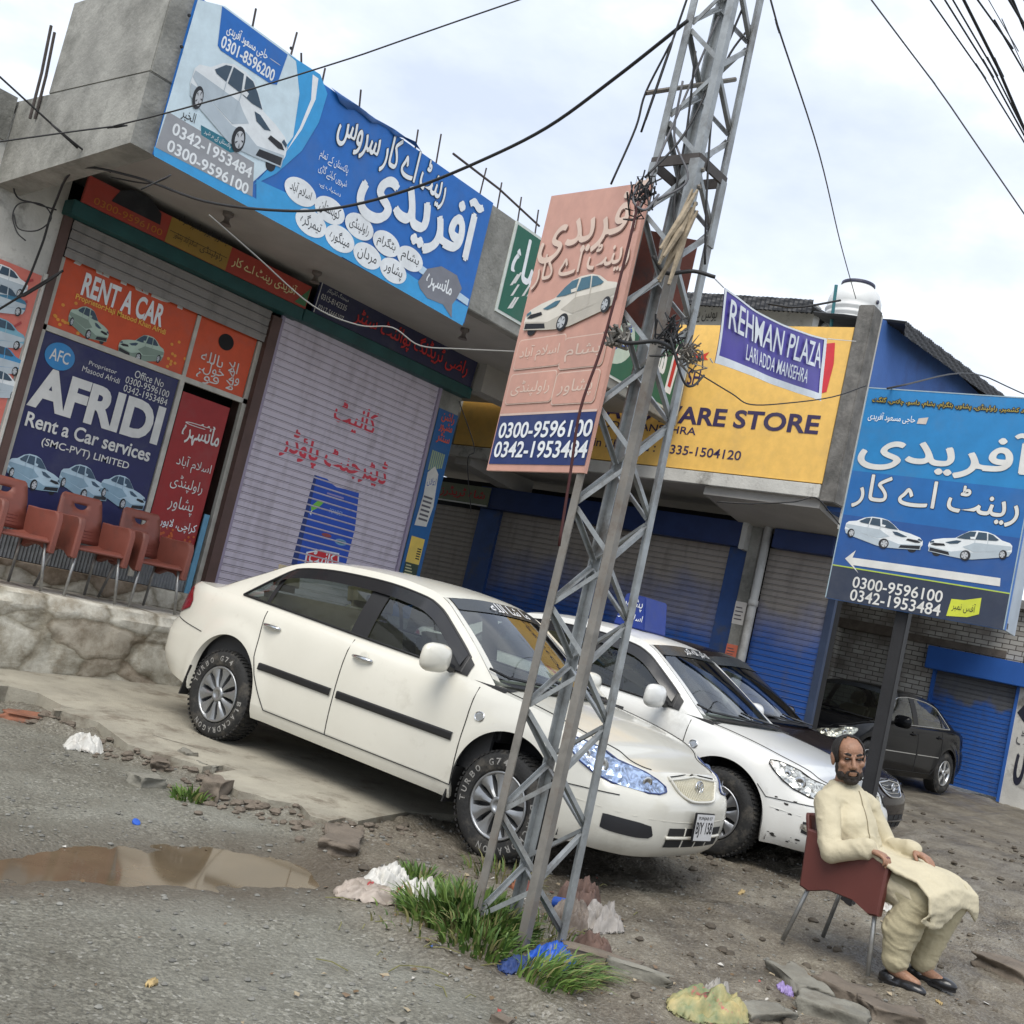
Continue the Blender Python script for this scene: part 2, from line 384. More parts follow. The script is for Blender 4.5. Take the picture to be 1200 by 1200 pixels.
me.polygons.add(len(ff)); me.polygons.foreach_set('loop_start', np.arange(0, ff.size, 4, dtype=np.int32)); me.polygons.foreach_set('loop_total', np.full(len(ff), 4, np.int32))
me.polygons.foreach_set('use_smooth', np.ones(len(ff), bool)); me.update(); me.validate()
GW = np.clip(1.0+(np_sd(GX, GY, pud_poly)+.3*(fbm(GX*3, GY*3, 73)-.5))/.45, 0, 1); a = me.attributes.new('wet', 'FLOAT', 'POINT'); a.data.foreach_set('value', GW.ravel())
a = me.attributes.new('lot', 'FLOAT', 'POINT'); a.data.foreach_set('value', GM.ravel())
gm = bpy.data.materials.new('gravel and mud'); gm.use_nodes = True; t = gm.node_tree; B = t.nodes['Principled BSDF']
def nd(k, **kw):
    n = t.nodes.new(k)
    for q, v in kw.items():
        if q in n.inputs: n.inputs[q].default_value = v
        else: setattr(n, q, v)
    return n
K = t.links.new
tcn = nd('ShaderNodeTexCoord'); V = tcn.outputs['Object']
def noi(sc, det=6, ro=.6):
    n = nd('ShaderNodeTexNoise'); n.inputs['Scale'].default_value = sc; n.inputs['Detail'].default_value = det; n.inputs['Roughness'].default_value = ro; K(V, n.inputs['Vector']); return n.outputs['Fac']
def ramp(src, stops):
    r = nd('ShaderNodeValToRGB'); els = r.color_ramp.elements
    els[0].position, els[0].color = stops[0][0], (*stops[0][1], 1); els[1].position, els[1].color = stops[-1][0], (*stops[-1][1], 1)
    for p, c in stops[1:-1]: e = els.new(p); e.color = (*c, 1)
    K(src, r.inputs['Fac']); return r.outputs['Color']
def mixc(f, a, b, mode='MIX'):
    x = nd('ShaderNodeMix'); x.data_type = 'RGBA'; x.blend_type = mode
    if isinstance(f, float): x.inputs['Factor'].default_value = f
    else: K(f, x.inputs['Factor'])
    K(a, x.inputs['A']); K(b, x.inputs['B']); return x.outputs['Result']
vo = nd('ShaderNodeTexVoronoi'); vo.inputs['Scale'].default_value = 75; K(V, vo.inputs['Vector'])
sep = nd('ShaderNodeSeparateColor'); K(vo.outputs['Color'], sep.inputs[0])
peb = ramp(sep.outputs[0], [(0, (.055,.052,.042)), (.35, (.125,.12,.096)), (.7, (.20,.193,.158)), (.93, (.28,.27,.225)), (1, (.42,.41,.37))])
road = ramp(noi(1.1), [(.3, (.10,.092,.072)), (.48, (.165,.16,.132)), (.62, (.21,.207,.176)), (.75, (.135,.125,.10))])
pm = ramp(noi(2.4), [(.40, (.15,.15,.15)), (.62, (.6,.6,.6))])
gcol = mixc(pm, road, peb)
mud = ramp(noi(1.9, 9, .68), [(.3, (.045,.034,.024)), (.44, (.11,.088,.064)), (.57, (.18,.153,.115)), (.70, (.27,.245,.195))])
peb2 = mixc(0.28, mud, peb)
at_ = nd('ShaderNodeAttribute'); at_.attribute_name = 'lot'
col = mixc(at_.outputs['Fac'], gcol, peb2)
fine = ramp(noi(160, 3), [(.3, (.72,.72,.72)), (.7, (1.25,1.25,1.25))])
col = mixc(1.0, col, fine, 'MULTIPLY')
aw = nd('ShaderNodeAttribute'); aw.attribute_name = 'wet'
wc = nd('ShaderNodeRGB'); wc.outputs[0].default_value = (.075,.058,.04,1); wf = nd('ShaderNodeMath'); wf.operation = 'MULTIPLY'; wf.inputs[1].default_value = .75; K(aw.outputs['Fac'], wf.inputs[0])
col = mixc(wf.outputs[0], col, wc.outputs[0])
K(col, B.inputs['Base Color'])
wet = nd('ShaderNodeMapRange'); K(noi(1.4, 5), wet.inputs['Value'])
for k_, v_ in (('From Min', .42), ('From Max', .64), ('To Min', .42), ('To Max', .9)): wet.inputs[k_].default_value = v_
K(wet.outputs[0], B.inputs['Roughness']); B.inputs['Specular IOR Level'].default_value = .4
bu = nd('ShaderNodeBump'); bu.inputs['Strength'].default_value = .9; bu.inputs['Distance'].default_value = .012
vo2 = nd('ShaderNodeTexVoronoi'); vo2.inputs['Scale'].default_value = 60; vo2.feature = 'SMOOTH_F1'; K(V, vo2.inputs['Vector'])
ad = nd('ShaderNodeMath'); ad.operation = 'ADD'; K(vo2.outputs['Distance'], ad.inputs[0]); K(noi(45, 6), ad.inputs[1])
iv = nd('ShaderNodeMath'); iv.operation = 'MULTIPLY'; iv.inputs[1].default_value = -1; K(ad.outputs[0], iv.inputs[0])
K(iv.outputs[0], bu.inputs['Height']); K(bu.outputs[0], B.inputs['Normal'])
me.materials.append(gm); go = bpy.data.objects.new('ground', me); COL.objects.link(go); tag(go, 'grey gravelly roadside and muddy forecourt', kind='structure')
def gz(x, y): return float(ground_z(np.array([x]), np.array([y]))[0])
# --- puddle
b = MB(); b.poly([(x, y, -.066) for x, y in [tuple(Vector(p)+ (Vector(p)-Vector((3.2,4.25))).normalized()*.16) for p in pud_poly]])
pm_ = mat('muddy water', (.135, .102, .064), .06, spec=.28, var=.25, vscale=3)
o = b.build('puddle_water', pm_); tag(o, 'shallow brown puddle in the road', kind='structure')
# --- concrete slab
CONC = mat('slab concrete', (.36, .335, .27), .8, var=.28, vscale=3, bump=.25, bscale=70, dirt=(.17, .145, .11), dscale=3.2, dlo=.52, dhi=.66)
b = MB(); top = [(x, y, float(lotz(x, y))+.012) for x, y in slab_poly]
b.prism([(x, y, z-.16) for x, y, z in top], (0, 0, .16)); o = b.build('forecourt_slab', CONC); fixn(o)
tag(o, 'broken pale concrete slab under the parked cars', kind='structure')
# cracks in the slab
b = MB()
for a_, c_ in (((330,905),(560,950)), ((270,880),(470,918)), ((180,862),(330,905)), ((440,930),(520,912))):
    p0 = onslab(*a_); p1 = onslab(*c_); pts = []
    for k in range(13):
        q = p0.lerp(p1, k/12); pts.append(Vector((q.x+random.uniform(-.02,.02), q.y+random.uniform(-.02,.02), float(lotz(q.x, q.y))+.0165)))
    for k in range(12):
        d = (pts[k+1]-pts[k]).normalized(); s_ = Vector((-d.y, d.x, 0))*random.uniform(.002,.006)
        b.poly([pts[k]-s_, pts[k+1]-s_, pts[k+1]+s_, pts[k]+s_])
o = b.build('slab_cracks', mat('crack dirt', (.06,.05,.04), .9)); tag(o, 'dark cracks across the concrete slab', kind='structure')
# --- loose gravel
b = MB(); rr = random.Random(3); PEBM = mat('pebble stone', (.24,.235,.21), .85, col2=(.10,.098,.088), vscale=6)
def stone(b, x, y, z, r, rr, m=None, flat=.6):
    a0 = rr.random()*6.28; vs = []
    for lev, rad_ in ((-.35, .75), (.25, .95), (.8, .5)):
        for k in range(6):
            q = r*rad_*rr.uniform(.75, 1.2); a = a0+k*1.047; vs.append((x+q*math.cos(a), y+q*math.sin(a)*.85, z+lev*r*flat))
    fs = [(5,4,3,2,1,0), (12,13,14,15,16,17)]
    for l in (0, 6):
        for k in range(6): fs.append((l+k, l+(k+1) % 6, l+6+(k+1) % 6, l+6+k))
    b.add(vs, fs, m)
N = 5200; X_ = np.array([rr.uniform(1.6, 9.5) for _ in range(N)]); Y_ = np.array([rr.uniform(.9, 6.5) for _ in range(N)])
Zq = ground_z(X_, Y_); sdq = np_sd(X_, Y_, slab_poly); pq = np_sd(X_, Y_, pud_poly); dn = fbm(X_*1.2, Y_*1.2, 33)
for k in range(N):
    if sdq[k] > -.03 or pq[k] > .05 or rr.random() > (dn[k]-.25)*2: continue
    stone(b, X_[k], Y_[k], Zq[k]+.002, rr.choice((.005,.006,.008,.008,.011,.016)), rr)
o = b.build('gravel', PEBM); tag(o, 'loose grey gravel strewn over the roadside', kind='stuff')
# ================================================================== BUILDINGS
FY = 9.4
RAWC = mat('raw concrete', (.33, .325, .295), .88, var=.38, vscale=2.6, bump=.35, bscale=30, dirt=(.115, .115, .10), dscale=1.7, dlo=.48, dhi=.70)
SOFF = mat('grey soffit plaster', (.40, .385, .36), .9, var=.15, vscale=2, bump=.12, bscale=25)
WHIT = mat('weathered whitewash', (.58, .57, .53), .85, var=.2, vscale=3, bump=.2, bscale=40, dirt=(.2, .19, .17), dscale=2.2, dlo=.54, dhi=.68)
PALEG = mat('pale grey paint', (.50, .50, .48), .75, var=.14, vscale=3, dirt=(.26,.25,.23), dscale=2)
BRWN = mat('brown painted wood', (.10, .055, .045), .6, var=.25, vscale=5)
FRAM = mat('dirty aluminium frame', (.50, .48, .42), .5, var=.25, vscale=7)
TEAL = mat('teal painted steel', (.012, .085, .085), .5, var=.3, vscale=4)
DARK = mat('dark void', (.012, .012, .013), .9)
RUST = mat('rusty bar', (.075, .06, .055), .8, var=.35, vscale=20)
BLUS = mat('faded blue paint', S(38, 72, 128), .55, var=.25, vscale=4, dirt=S(70,72,74), dscale=2.4, dlo=.52, dhi=.7)
def shutter(name, parent, o, u, w, h, m, mg, n, pitch=.075, below=None, zsplit=None):
    """roller shutter: slats with a raised bead, standing on plane through o (bottom left), u to the right, n outward"""
    o = Vector(o); u = Vector(u).normalized(); n = Vector(n); b = MB(); k = int(h/pitch); p = h/k; up = Vector((0,0,1))
    prof = []
    for i in range(k):
        z = i*p; prof += [(z, 0), (z+p*.70, .0), (z+p*.76, .007), (z+p*.84, .010), (z+p*.92, .007), (z+p*.97, -.006)]
    prof.append((h, 0))
    for q in range(len(prof)-1):
        (z0, d0), (z1, d1) = prof[q], prof[q+1]; mm = m
        if below and zsplit and z0 < zsplit: mm = below
        if q % 6 == 5 or q % 6 == 4: mm = mg
        b.add([o+up*z0+n*d0, o+u*w+up*z0+n*d0, o+u*w+up*z1+n*d1, o+up*z1+n*d1], [(0,1,2,3)], mm)
    return adopt(b.build(name), parent)
def shutter_mat(name, ctop, cbot=None, z0=0, z1=1, dirtc=(.12,.11,.10)):
    """painted slats: optional second paint colour below a ragged line"""
    m = bpy.data.materials.new(name); m.use_nodes = True; t = m.node_tree; b = t.nodes['Principled BSDF']; b.inputs['Roughness'].default_value = .55
    tcn = t.nodes.new('ShaderNodeTexCoord'); n = t.nodes.new('ShaderNodeTexNoise'); n.inputs['Scale'].default_value = 1.6; n.inputs['Detail'].default_value = 7; t.links.new(tcn.outputs['Object'], n.inputs['Vector'])
    n2 = t.nodes.new('ShaderNodeTexNoise'); n2.inputs['Scale'].default_value = 9; n2.inputs['Detail'].default_value = 6
    mp = t.nodes.new('ShaderNodeMapping'); mp.inputs['Scale'].default_value = (1, 1, .25); t.links.new(tcn.outputs['Object'], mp.inputs[0]); t.links.new(mp.outputs[0], n2.inputs['Vector'])
    r2 = t.nodes.new('ShaderNodeMapRange'); r2.inputs['From Min'].default_value = .48; r2.inputs['From Max'].default_value = .75; r2.inputs['To Max'].default_value = .38; t.links.new(n2.outputs['Fac'], r2.inputs['Value'])
    x2 = t.nodes.new('ShaderNodeMix'); x2.data_type = 'RGBA'; x2.inputs['B'].default_value = (*dirtc, 1); t.links.new(r2.outputs[0], x2.inputs['Factor'])
    if cbot:
        s = t.nodes.new('ShaderNodeSeparateXYZ'); t.links.new(tcn.outputs['Object'], s.inputs[0])
        ad = t.nodes.new('ShaderNodeMath'); ad.operation = 'MULTIPLY_ADD'; ad.inputs[1].default_value = -1.1; t.links.new(n.outputs['Fac'], ad.inputs[0]); t.links.new(s.outputs[2], ad.inputs[2])
        mr = t.nodes.new('ShaderNodeMapRange'); mr.inputs['From Min'].default_value = z0-.55; mr.inputs['From Max'].default_value = z1-.55; t.links.new(ad.outputs[0], mr.inputs['Value'])
        x = t.nodes.new('ShaderNodeMix'); x.data_type = 'RGBA'; x.inputs['A'].default_value = (*cbot, 1); x.inputs['B'].default_value = (*ctop, 1); t.links.new(mr.outputs[0], x.inputs['Factor'])
        t.links.new(x.outputs['Result'], x2.inputs['A'])
    else: x2.inputs['A'].default_value = (*ctop, 1)
    t.links.new(x2.outputs['Result'], b.inputs['Base Color']); return m
# ---------------------------------------------------------------- shop building (left)
sb = tag(empty('shop_building', (7, FY, 0)), 'grey concrete shop row with a deep canopy and a raised stone step', 'building')
def part(b, name, m=None, parent=sb, **k): return wpart(b, name, m, parent, **k)
GAPM = mat('slat groove', (.10,.095,.10), .7)
LIL = shutter_mat('lilac shutter', S(196, 188, 200), None, dirtc=S(120,110,112))
PZ = .766
xs0 = at(300,512,'y',FY).x - .02; xs1 = at(485,560,'y',FY).x
b = MB()
b.box((-3, FY, PZ), (4.62, FY+.25, 4.55)); b.box((4.62, FY+.35, PZ-.3), (7.0, FY+.6, 4.5), DARK) if False else None
part(b, 'wall', WHIT)
b = MB(); b.box((9.66, FY-.02, PZ), (10.06, FY+.25, 4.3)); part(b, 'pilaster', RAWC)
b = MB(); b.box((6.98, FY-.06, PZ), (7.10, FY+.25, 3.9)); part(b, 'pilaster', BRWN)
b = MB(); b.box((4.62, FY-.03, PZ), (4.70, FY+.2, 3.95)); part(b, 'pilaster', BRWN)
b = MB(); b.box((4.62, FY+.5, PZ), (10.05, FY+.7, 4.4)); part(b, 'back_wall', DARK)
b = MB(); b.box((9.95, FY+.26, .0), (10.06, 17, 4.4)); b.box((-3, FY+.26, 0), (-2.8, 17, 4.4)); part(b, 'side_wall', RAWC)
# canopy: slab, tapered end beam, ribs
b = MB(); b.box((4.22, 7.62, 4.40), (12.0, 17, 4.56)); b.box((-3, 9.66, 4.42), (4.22, 17, 4.56)); part(b, 'roof_slab', SOFF)
b = MB(); b.prism([(4.0, 7.475, 4.115), (4.0, 9.66, 3.90), (4.0, 9.66, 4.66), (4.0, 7.475, 4.66)], (.22, 0, 0)); part(b, 'canopy_beam', RAWC)
b = MB(); b.box((-3, 9.38, 4.30), (3.98, 9.64, 4.68)); part(b, 'canopy_beam', RAWC)
b = MB(); b.box((10.06, 9.1, 4.05), (12.0, 9.35, 4.40)); part(b, 'canopy_beam', SOFF)
b = MB()
b.box((4.0, 7.47, 4.665), (4.22, 8.92, 5.46)); b.box((4.225, 7.47, 4.28), (12.0, 7.61, 5.36)); part(b, 'parapet', RAWC, bevel=.008)
# rebars left standing out of the concrete
RB = [(at(35,139,'y',8.9), at(60,30,'y',8.9)), (at(41,139,'y',9.0), at(64,38,'y',9.0)), (at(56,138,'y',9.1), at(79,42,'y',9.1)), (at(65,138,'y',9.1), at(88,42,'y',9.1))]
for a_, c_ in RB:
    a_ = Vector((a_.x, a_.y, 4.5)) if a_.z > 4.5 else a_
    b = MB(); b.tube([a_, a_.lerp(c_, .5)+Vector((.01,0,0)), c_], .012); part(b, 'rebar', RUST)
for p0, p1 in (((297,32),(300,10)), ((341,64),(348,38)), ((378,96),(381,80)), ((424,122),(423,105)), ((489,168),(490,152)), ((513,186),(517,157)), ((563,225),(570,197)), ((585,236),(588,214)), ((609,252),(611,231)), ((630,264),(631,246)), ((357,78),(353,62))):
    b = MB(); a_ = at(*p0, 'y', 7.54); c_ = at(*p1, 'y', 7.54+random.uniform(-.03,.03)); a_.z = min(a_.z, 5.34); b.tube([a_, c_], .009); part(b, 'rebar', RUST)
b = MB(); a_ = at(531,180,'y',7.5); c_ = at(632,265,'y',7.56); b.tube([a_, a_.lerp(c_,.5)+Vector((0,0,.03)), c_], .012); part(b, 'rebar', RUST)
# plinth / raised step with rough stone front
STON = bpy.data.materials.new('limewashed rubble stone'); STON.use_nodes = True; t = STON.node_tree; B = t.nodes['Principled BSDF']; B.inputs['Roughness'].default_value = .92
def _n(k, **kw):
    n = t.nodes.new(k)
    for q, v in kw.items(): n.inputs[q].default_value = v
    return n
tcn = _n('ShaderNodeTexCoord'); mpn = _n('ShaderNodeMapping', Scale=(1.9, .4, 3.6)); t.links.new(tcn.outputs['Object'], mpn.inputs[0])
dn = _n('ShaderNodeTexNoise', Scale=2.5, Detail=4.0); t.links.new(mpn.outputs[0], dn.inputs['Vector'])
mv = _n('ShaderNodeMix'); mv.data_type = 'RGBA'; mv.blend_type = 'LINEAR_LIGHT'; mv.inputs['Factor'].default_value = .16; t.links.new(mpn.outputs[0], mv.inputs['A']); t.links.new(dn.outputs['Color'], mv.inputs['B'])
vo = _n('ShaderNodeTexVoronoi', Scale=1.0); vo.feature = 'DISTANCE_TO_EDGE'; t.links.new(mv.outputs['Result'], vo.inputs['Vector'])
vc = _n('ShaderNodeTexVoronoi', Scale=1.0); t.links.new(mv.outputs['Result'], vc.inputs['Vector'])
sp_ = _n('ShaderNodeSeparateColor'); t.links.new(vc.outputs['Color'], sp_.inputs[0])
r1 = _n('ShaderNodeValToRGB'); t.links.new(sp_.outputs[0], r1.inputs['Fac']); r1.color_ramp.elements[0].color = (.44,.42,.35,1); r1.color_ramp.elements[1].color = (.56,.54,.47,1); e_ = r1.color_ramp.elements.new(.25); e_.color = (.36,.30,.235,1); e_ = r1.color_ramp.elements.new(.4); e_.color = (.50,.48,.41,1)
r2 = _n('ShaderNodeValToRGB'); t.links.new(vo.outputs['Distance'], r2.inputs['Fac']); r2.color_ramp.elements[0].color = (.45,.42,.36,1); r2.color_ramp.elements[1].color = (1,1,1,1); r2.color_ramp.elements[1].position = .09
m1 = _n('ShaderNodeMix'); m1.data_type = 'RGBA'; m1.blend_type = 'MULTIPLY'; m1.inputs['Factor'].default_value = .85; t.links.new(r1.outputs[0], m1.inputs['A']); t.links.new(r2.outputs[0], m1.inputs['B'])
n3 = _n('ShaderNodeTexNoise', Scale=5.0, Detail=9.0, Roughness=.7); t.links.new(tcn.outputs['Object'], n3.inputs['Vector'])
r3 = _n('ShaderNodeValToRGB'); t.links.new(n3.outputs['Fac'], r3.inputs['Fac']); r3.color_ramp.elements[0].position = .38; r3.color_ramp.elements[0].color = (.52,.47,.41,1); r3.color_ramp.elements[1].position = .58; r3.color_ramp.elements[1].color = (1.05,1.05,1.05,1)
m2 = _n('ShaderNodeMix'); m2.data_type = 'RGBA'; m2.blend_type = 'MULTIPLY'; m2.inputs['Factor'].default_value = .9; t.links.new(m1.outputs['Result'], m2.inputs['A']); t.links.new(r3.outputs[0], m2.inputs['B']); t.links.new(m2.outputs['Result'], B.inputs['Base Color'])
mn = _n('ShaderNodeMath'); mn.operation = 'MINIMUM'; mn.inputs[1].default_value = .14; t.links.new(vo.outputs['Distance'], mn.inputs[0])
ma_ = _n('ShaderNodeMath'); ma_.operation = 'MULTIPLY_ADD'; ma_.inputs[1].default_value = .16; t.links.new(n3.outputs['Fac'], ma_.inputs[0]); t.links.new(mn.outputs[0], ma_.inputs[2])
bu = _n('ShaderNodeBump', Strength=1.0, Distance=.06); t.links.new(ma_.outputs[0], bu.inputs['Height']); t.links.new(bu.outputs[0], B.inputs['Normal'])
b = MB(); rows = []
xa = np.arange(-3, 10.06, .045)
zl = [(0, 8.40, -.1), (0, 8.40, .03), (1, 8.40, .10), (1, 8.40, .17), (1, 8.40, .23), (2, 8.40, .28), (2, 8.40, .34), (2, 8.40, .40), (2, 8.40, .45), (3, 8.40, .50), (3, 8.40, .56), (3, 8.40, .62), (3, 8.40, .67), (4, 8.41, .71), (4, 8.415, .745), (4, 8.44, PZ), (4, 8.8, PZ), (4, 9.5, PZ)]
for k, (c, y, z) in enumerate(zl):
    row = []
    for x in xa:
        jit = float(fbm(x*1.1+7.3*(z > .27)+3.1*(z > .48), z*1.2+c*3, 40, 3)); joint = abs((x*1.45+.37*c+jit*.9) % 1-.5)
        amp = .035*sstep(0, .09, joint)*(1 if c in (2, 3) else .25)*(.5+jit) + .05*(float(fbm(x*6, z*6, 50))-.5)
        edge = .02 if c in (2, 3) else 0
        if y > 8.6: amp = 0
        row.append((x, y-amp*(.7 if z < .7 else .45), z+(.012*(float(fbm(x*4, 1, 60))-.5) if z > .7 else 0)))
    rows.append(row)
b.grid(rows, STON, flip=False); o = part(b, 'plinth', STON); fixn(o, .7)
# office front
OY = FY + .03
X0, X1 = 4.70, 6.98
DIV = at(222,405,'y',OY).x
zT = at(48,378,'y',OY).z
OFr = (X0, X1)
b = MB()
b.box((X0, OY-.02, zT-.05), (X1, OY+.03, zT)); b.box((DIV+.32-.33, OY-.02, 1.0), (DIV+.04, OY+.03, zT-.05)); b.box((DIV-.005, OY-.02, zT), (DIV+.035, OY+.03, 3.6)); b.box((X1-.05, OY-.02, PZ), (X1, OY+.03, 3.6)); b.box((X0, OY-.02, PZ+.18), (X0+.05, OY+.03, 3.6))
b.box((X0+.05, OY-.018, 1.24), (DIV-.01, OY+.03, 1.30))
part(b, 'window_frame', FRAM)
b = MB(); b.box((X1-.16, OY-.035, PZ), (X1-.10, OY-.02, 1.75)); part(b, 'door_jamb', mat('sky blue paint', S(96,150,180), .6, var=.2))
b = MB(); pitch = .035; k = int((X1-.1-X0)/pitch)
rows = [[(X0+.04+i*pitch/2, OY+(.008 if i % 2 else -.004), z) for i in range(2*k)] for z in (PZ+.18, 1.245)]
b.grid(rows); part(b, 'corrugated_panel', mat('corrugated tin', (.22,.235,.25), .45, .3, var=.3, vscale=9))
b = MB(); b.box((4.62, FY-.12, PZ), (6.98, FY+.03, PZ+.175)); part(b, 'kerb', STON, bevel=.01)
# shutter boxes & shutters
LZ0 = at(73,243,'y',FY-.1).z
b = MB(); b.box((4.60, FY-.16, LZ0-.03), (7.26, FY+.02, LZ0+.10)); b.box((7.27, FY-.16, LZ0-.02), (10.06, FY+.02, LZ0+.11)); part(b, 'shutter_housing', TEAL, bevel=.006)
SGR = shutter_mat('grey shutter', S(132, 128, 124), None, dirtc=S(60,55,52))
shutter('roller_shutter', sb, (4.71, FY-.03, 3.60), (1,0,0), 2.26, LZ0-3.63, SGR, GAPM, (0,-1,0))
SH_O = Vector((7.11, FY-.02, PZ+.02)); SH_W = 9.62-7.11
shutter('roller_shutter', sb, SH_O, (1,0,0), SH_W, LZ0-.02-PZ, LIL, GAPM, (0,-1,0))
b = MB(); b.box((9.62, FY-.05, PZ), (9.66, FY+.02, LZ0)); part(b, 'shutter_guide', mat('lilac steel', S(150,140,160), .5)); b = MB(); b.box((7.10, FY-.05, PZ), (7.14, FY-.022, LZ0)); part(b, 'shutter_guide', mat('lilac steel', (0,0,0)))
for p in ((268, 249), (372, 318), (545, 385)):
    c_ = at(*p, 'z', 4.40); b = MB(); b.lathe([(.0,.0),(.05,0),(.05,-.03),(.025,-.05),(.025,-.08),(.055,-.12),(0,-.12)], 12, Matrix.Translation((c_.x, c_.y, 4.398))); part(b, 'lamp_holder', mat('old lamp holder', (.16,.14,.13), .6))
# ---------------------------------------------------------------- plaza building (perpendicular wing)
SX, YX = 13.4, 12.1
pb = tag(empty('plaza_building', (SX, 8.5, 0)), 'two storey plaza wing with faded blue roller shutters and a blue end wall', 'building')
BSH = shutter_mat('half blue shutter', S(150, 143, 136), S(36, 84, 160), 1.75, 2.55, dirtc=S(84,80,78))
BSH2 = shutter_mat('grey tan shutter', S(148, 140, 130), None, dirtc=S(90,82,76))
NAVY = mat('dark blue steel beam', S(28, 50, 98), .5, var=.25, vscale=4)
gzs = .2
def shut(y0, y1, zt, m):
    return shutter('roller_shutter', pb, (SX, y0, gzs), (0,-1,0), y0-y1, zt-gzs, m, GAPM, (-1,0,0))
yA1 = at(565,600,'x',SX).y; yB0 = at(590,600,'x',SX).y; yB1 = at(858,640,'x',SX).y; yP = at(880,640,'x',SX).y; yQ = at(905,640,'x',SX).y
shut(13.2, yA1, 3.0, BSH2); shut(yB0, yB1, 3.04, BSH); shut(yQ+.02, 5.62, 3.1, BSH)
b = MB(); b.box((SX-.06, yB0, .1), (SX+.1, yA1, 3.1)); part(b, 'pilaster', BLUS, pb)
b = MB(); b.box((SX-.05, yP, .1), (SX+.1, yB1, 3.1)); part(b, 'pilaster', BLUS, pb)
b = MB(); b.box((SX-.10, yQ+.12, .1), (SX+.1, yP-.005, 3.35)); part(b, 'pilaster', RAWC, pb, bevel=.01)
b = MB(); b.tube([(SX-.14, yQ+.03, z) for z in (.15, 1.2, 2.2, 3.4)], .055, 10); b.tube([(SX-.14, yQ+.03, 2.3), (SX-.14, yQ+.03, 2.38)], .066, 10); part(b, 'drain_pipe', PALEG, pb, smooth=True)
b = MB(); b.box((SX-.03, 5.52, .1), (SX+.05, 5.61, 3.5)); part(b, 'pilaster', mat('dark slate paint', S(52,66,92), .7, var=.3, vscale=4), pb)
b = MB(); b.box((YX+.26, 5.43, 5.48), (20.3, 13.4, 5.60)); part(b, 'roof_slab', RAWC, pb)
b = MB(); b.box((SX-.22, yP+.06, 3.03), (SX+.1, 11.45, 3.36)); part(b, 'shutter_housing', NAVY, pb, bevel=.01)
b = MB(); b.box((SX-.20, 5.62, 3.09), (SX+.1, yQ-.08, 3.34)); part(b, 'shutter_housing', NAVY, pb, bevel=.01)
b = MB(); b.box((SX-.24, yP-.02, 3.0), (SX-.02, yP+.055, 3.42)); part(b, 'beam_end', PALEG, pb)
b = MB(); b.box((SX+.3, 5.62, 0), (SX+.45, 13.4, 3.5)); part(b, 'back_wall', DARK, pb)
# upper floor: slab, sloping haunches, upstand, end wall
b = MB(); b.box((YX+.02, 5.32, 3.62), (20.3, 13.4, 3.76)); part(b, 'floor_slab', SOFF, pb)
b = MB(); b.box((YX-.06, 5.42, 3.585), (YX+.05, 13.4, 3.745)); part(b, 'slab_edge', WHIT, pb, bevel=.006)
def haunch(y0, y1, zt=3.60, zr=2.98, drop=.12):
    b = MB(); b.prism([(YX+.03, y0, zt-drop), (YX+.03, y0, zt+.03), (SX+.3, y0, zt+.03), (SX+.3, y0, zr+.38), (SX-.05, y0, zr+.38)], (0, y1-y0, 0)); part(b, 'canopy_beam', SOFF, pb)
haunch(6.95, 5.42, zr=2.95); haunch(11.15, 10.85)
b = MB(); b.box((YX+.06, 5.42, 3.77), (YX+.25, 13.4, 5.60)); part(b, 'parapet', RAWC, pb)
b = MB(); b.box((YX-.05, 5.22, 3.55), (YX+.22, 5.41, 5.93)); part(b, 'pilaster', mat('dark weathered concrete', (.20,.19,.175), .9, var=.45, vscale=5, bump=.4, bscale=25, dirt=(.07,.07,.065), dscale=3), pb, bevel=.012)
EWB = mat('blue painted plaster', S(66, 108, 178), .8, var=.16, vscale=1.6, dirt=S(58,84,140), dscale=1.2, bump=.15, bscale=22)
b = MB(); b.prism([(YX+.23, 5.24, 3.50), (20.3, 5.24, 3.50), (20.3, 5.24, 6.30), (13.3, 5.24, 6.08), (YX+.23, 5.24, 5.86)], (0, .2, 0)); part(b, 'end_wall', EWB, pb)
b = MB(); b.box((YX+.215, 5.22, 3.3), (YX+.25, 5.235, 5.9)); part(b, 'wall_trim', WHIT, pb)
BLKR = mat('black corrugated roof sheet', (.045, .047, .052), .6, .2, var=.3, vscale=6)
def corr(P0, u, v, w, l, pitch=.076, amp=.010, t=None):
    """corrugated sheet: P0 corner, u across the ridges, v along"""
    P0 = Vector(P0); u = Vector(u).normalized(); v = Vector(v).normalized(); n = u.cross(v).normalized(); k = int(w/pitch)*4; rows = []
    for j in range(7): rows.append([P0+u*(w*i/k)+v*(l*j/6)+n*amp*math.sin(i*math.pi/2) + n*.006*math.sin(j*2+i*.3) for i in range(k+1)])
    return rows
RA, RB_ = at(1062,377,'y',5.0), at(1182,467,'y',5.0); rdir = (RB_-RA).normalized()
b = MB(); b.grid(corr(RA, rdir, (0, 1, .10), 7.0, 1.2)); o = part(b, 'roof_sheet', BLKR, pb)
sm = o.modifiers.new('thickness', 'SOLIDIFY'); sm.thickness = .03
b = MB(); b.grid(corr(RA+Vector((0,-.01,-.17)), rdir, (0, .10, 1), 7.0, .16)); part(b, 'roof_flashing', BLKR, pb)
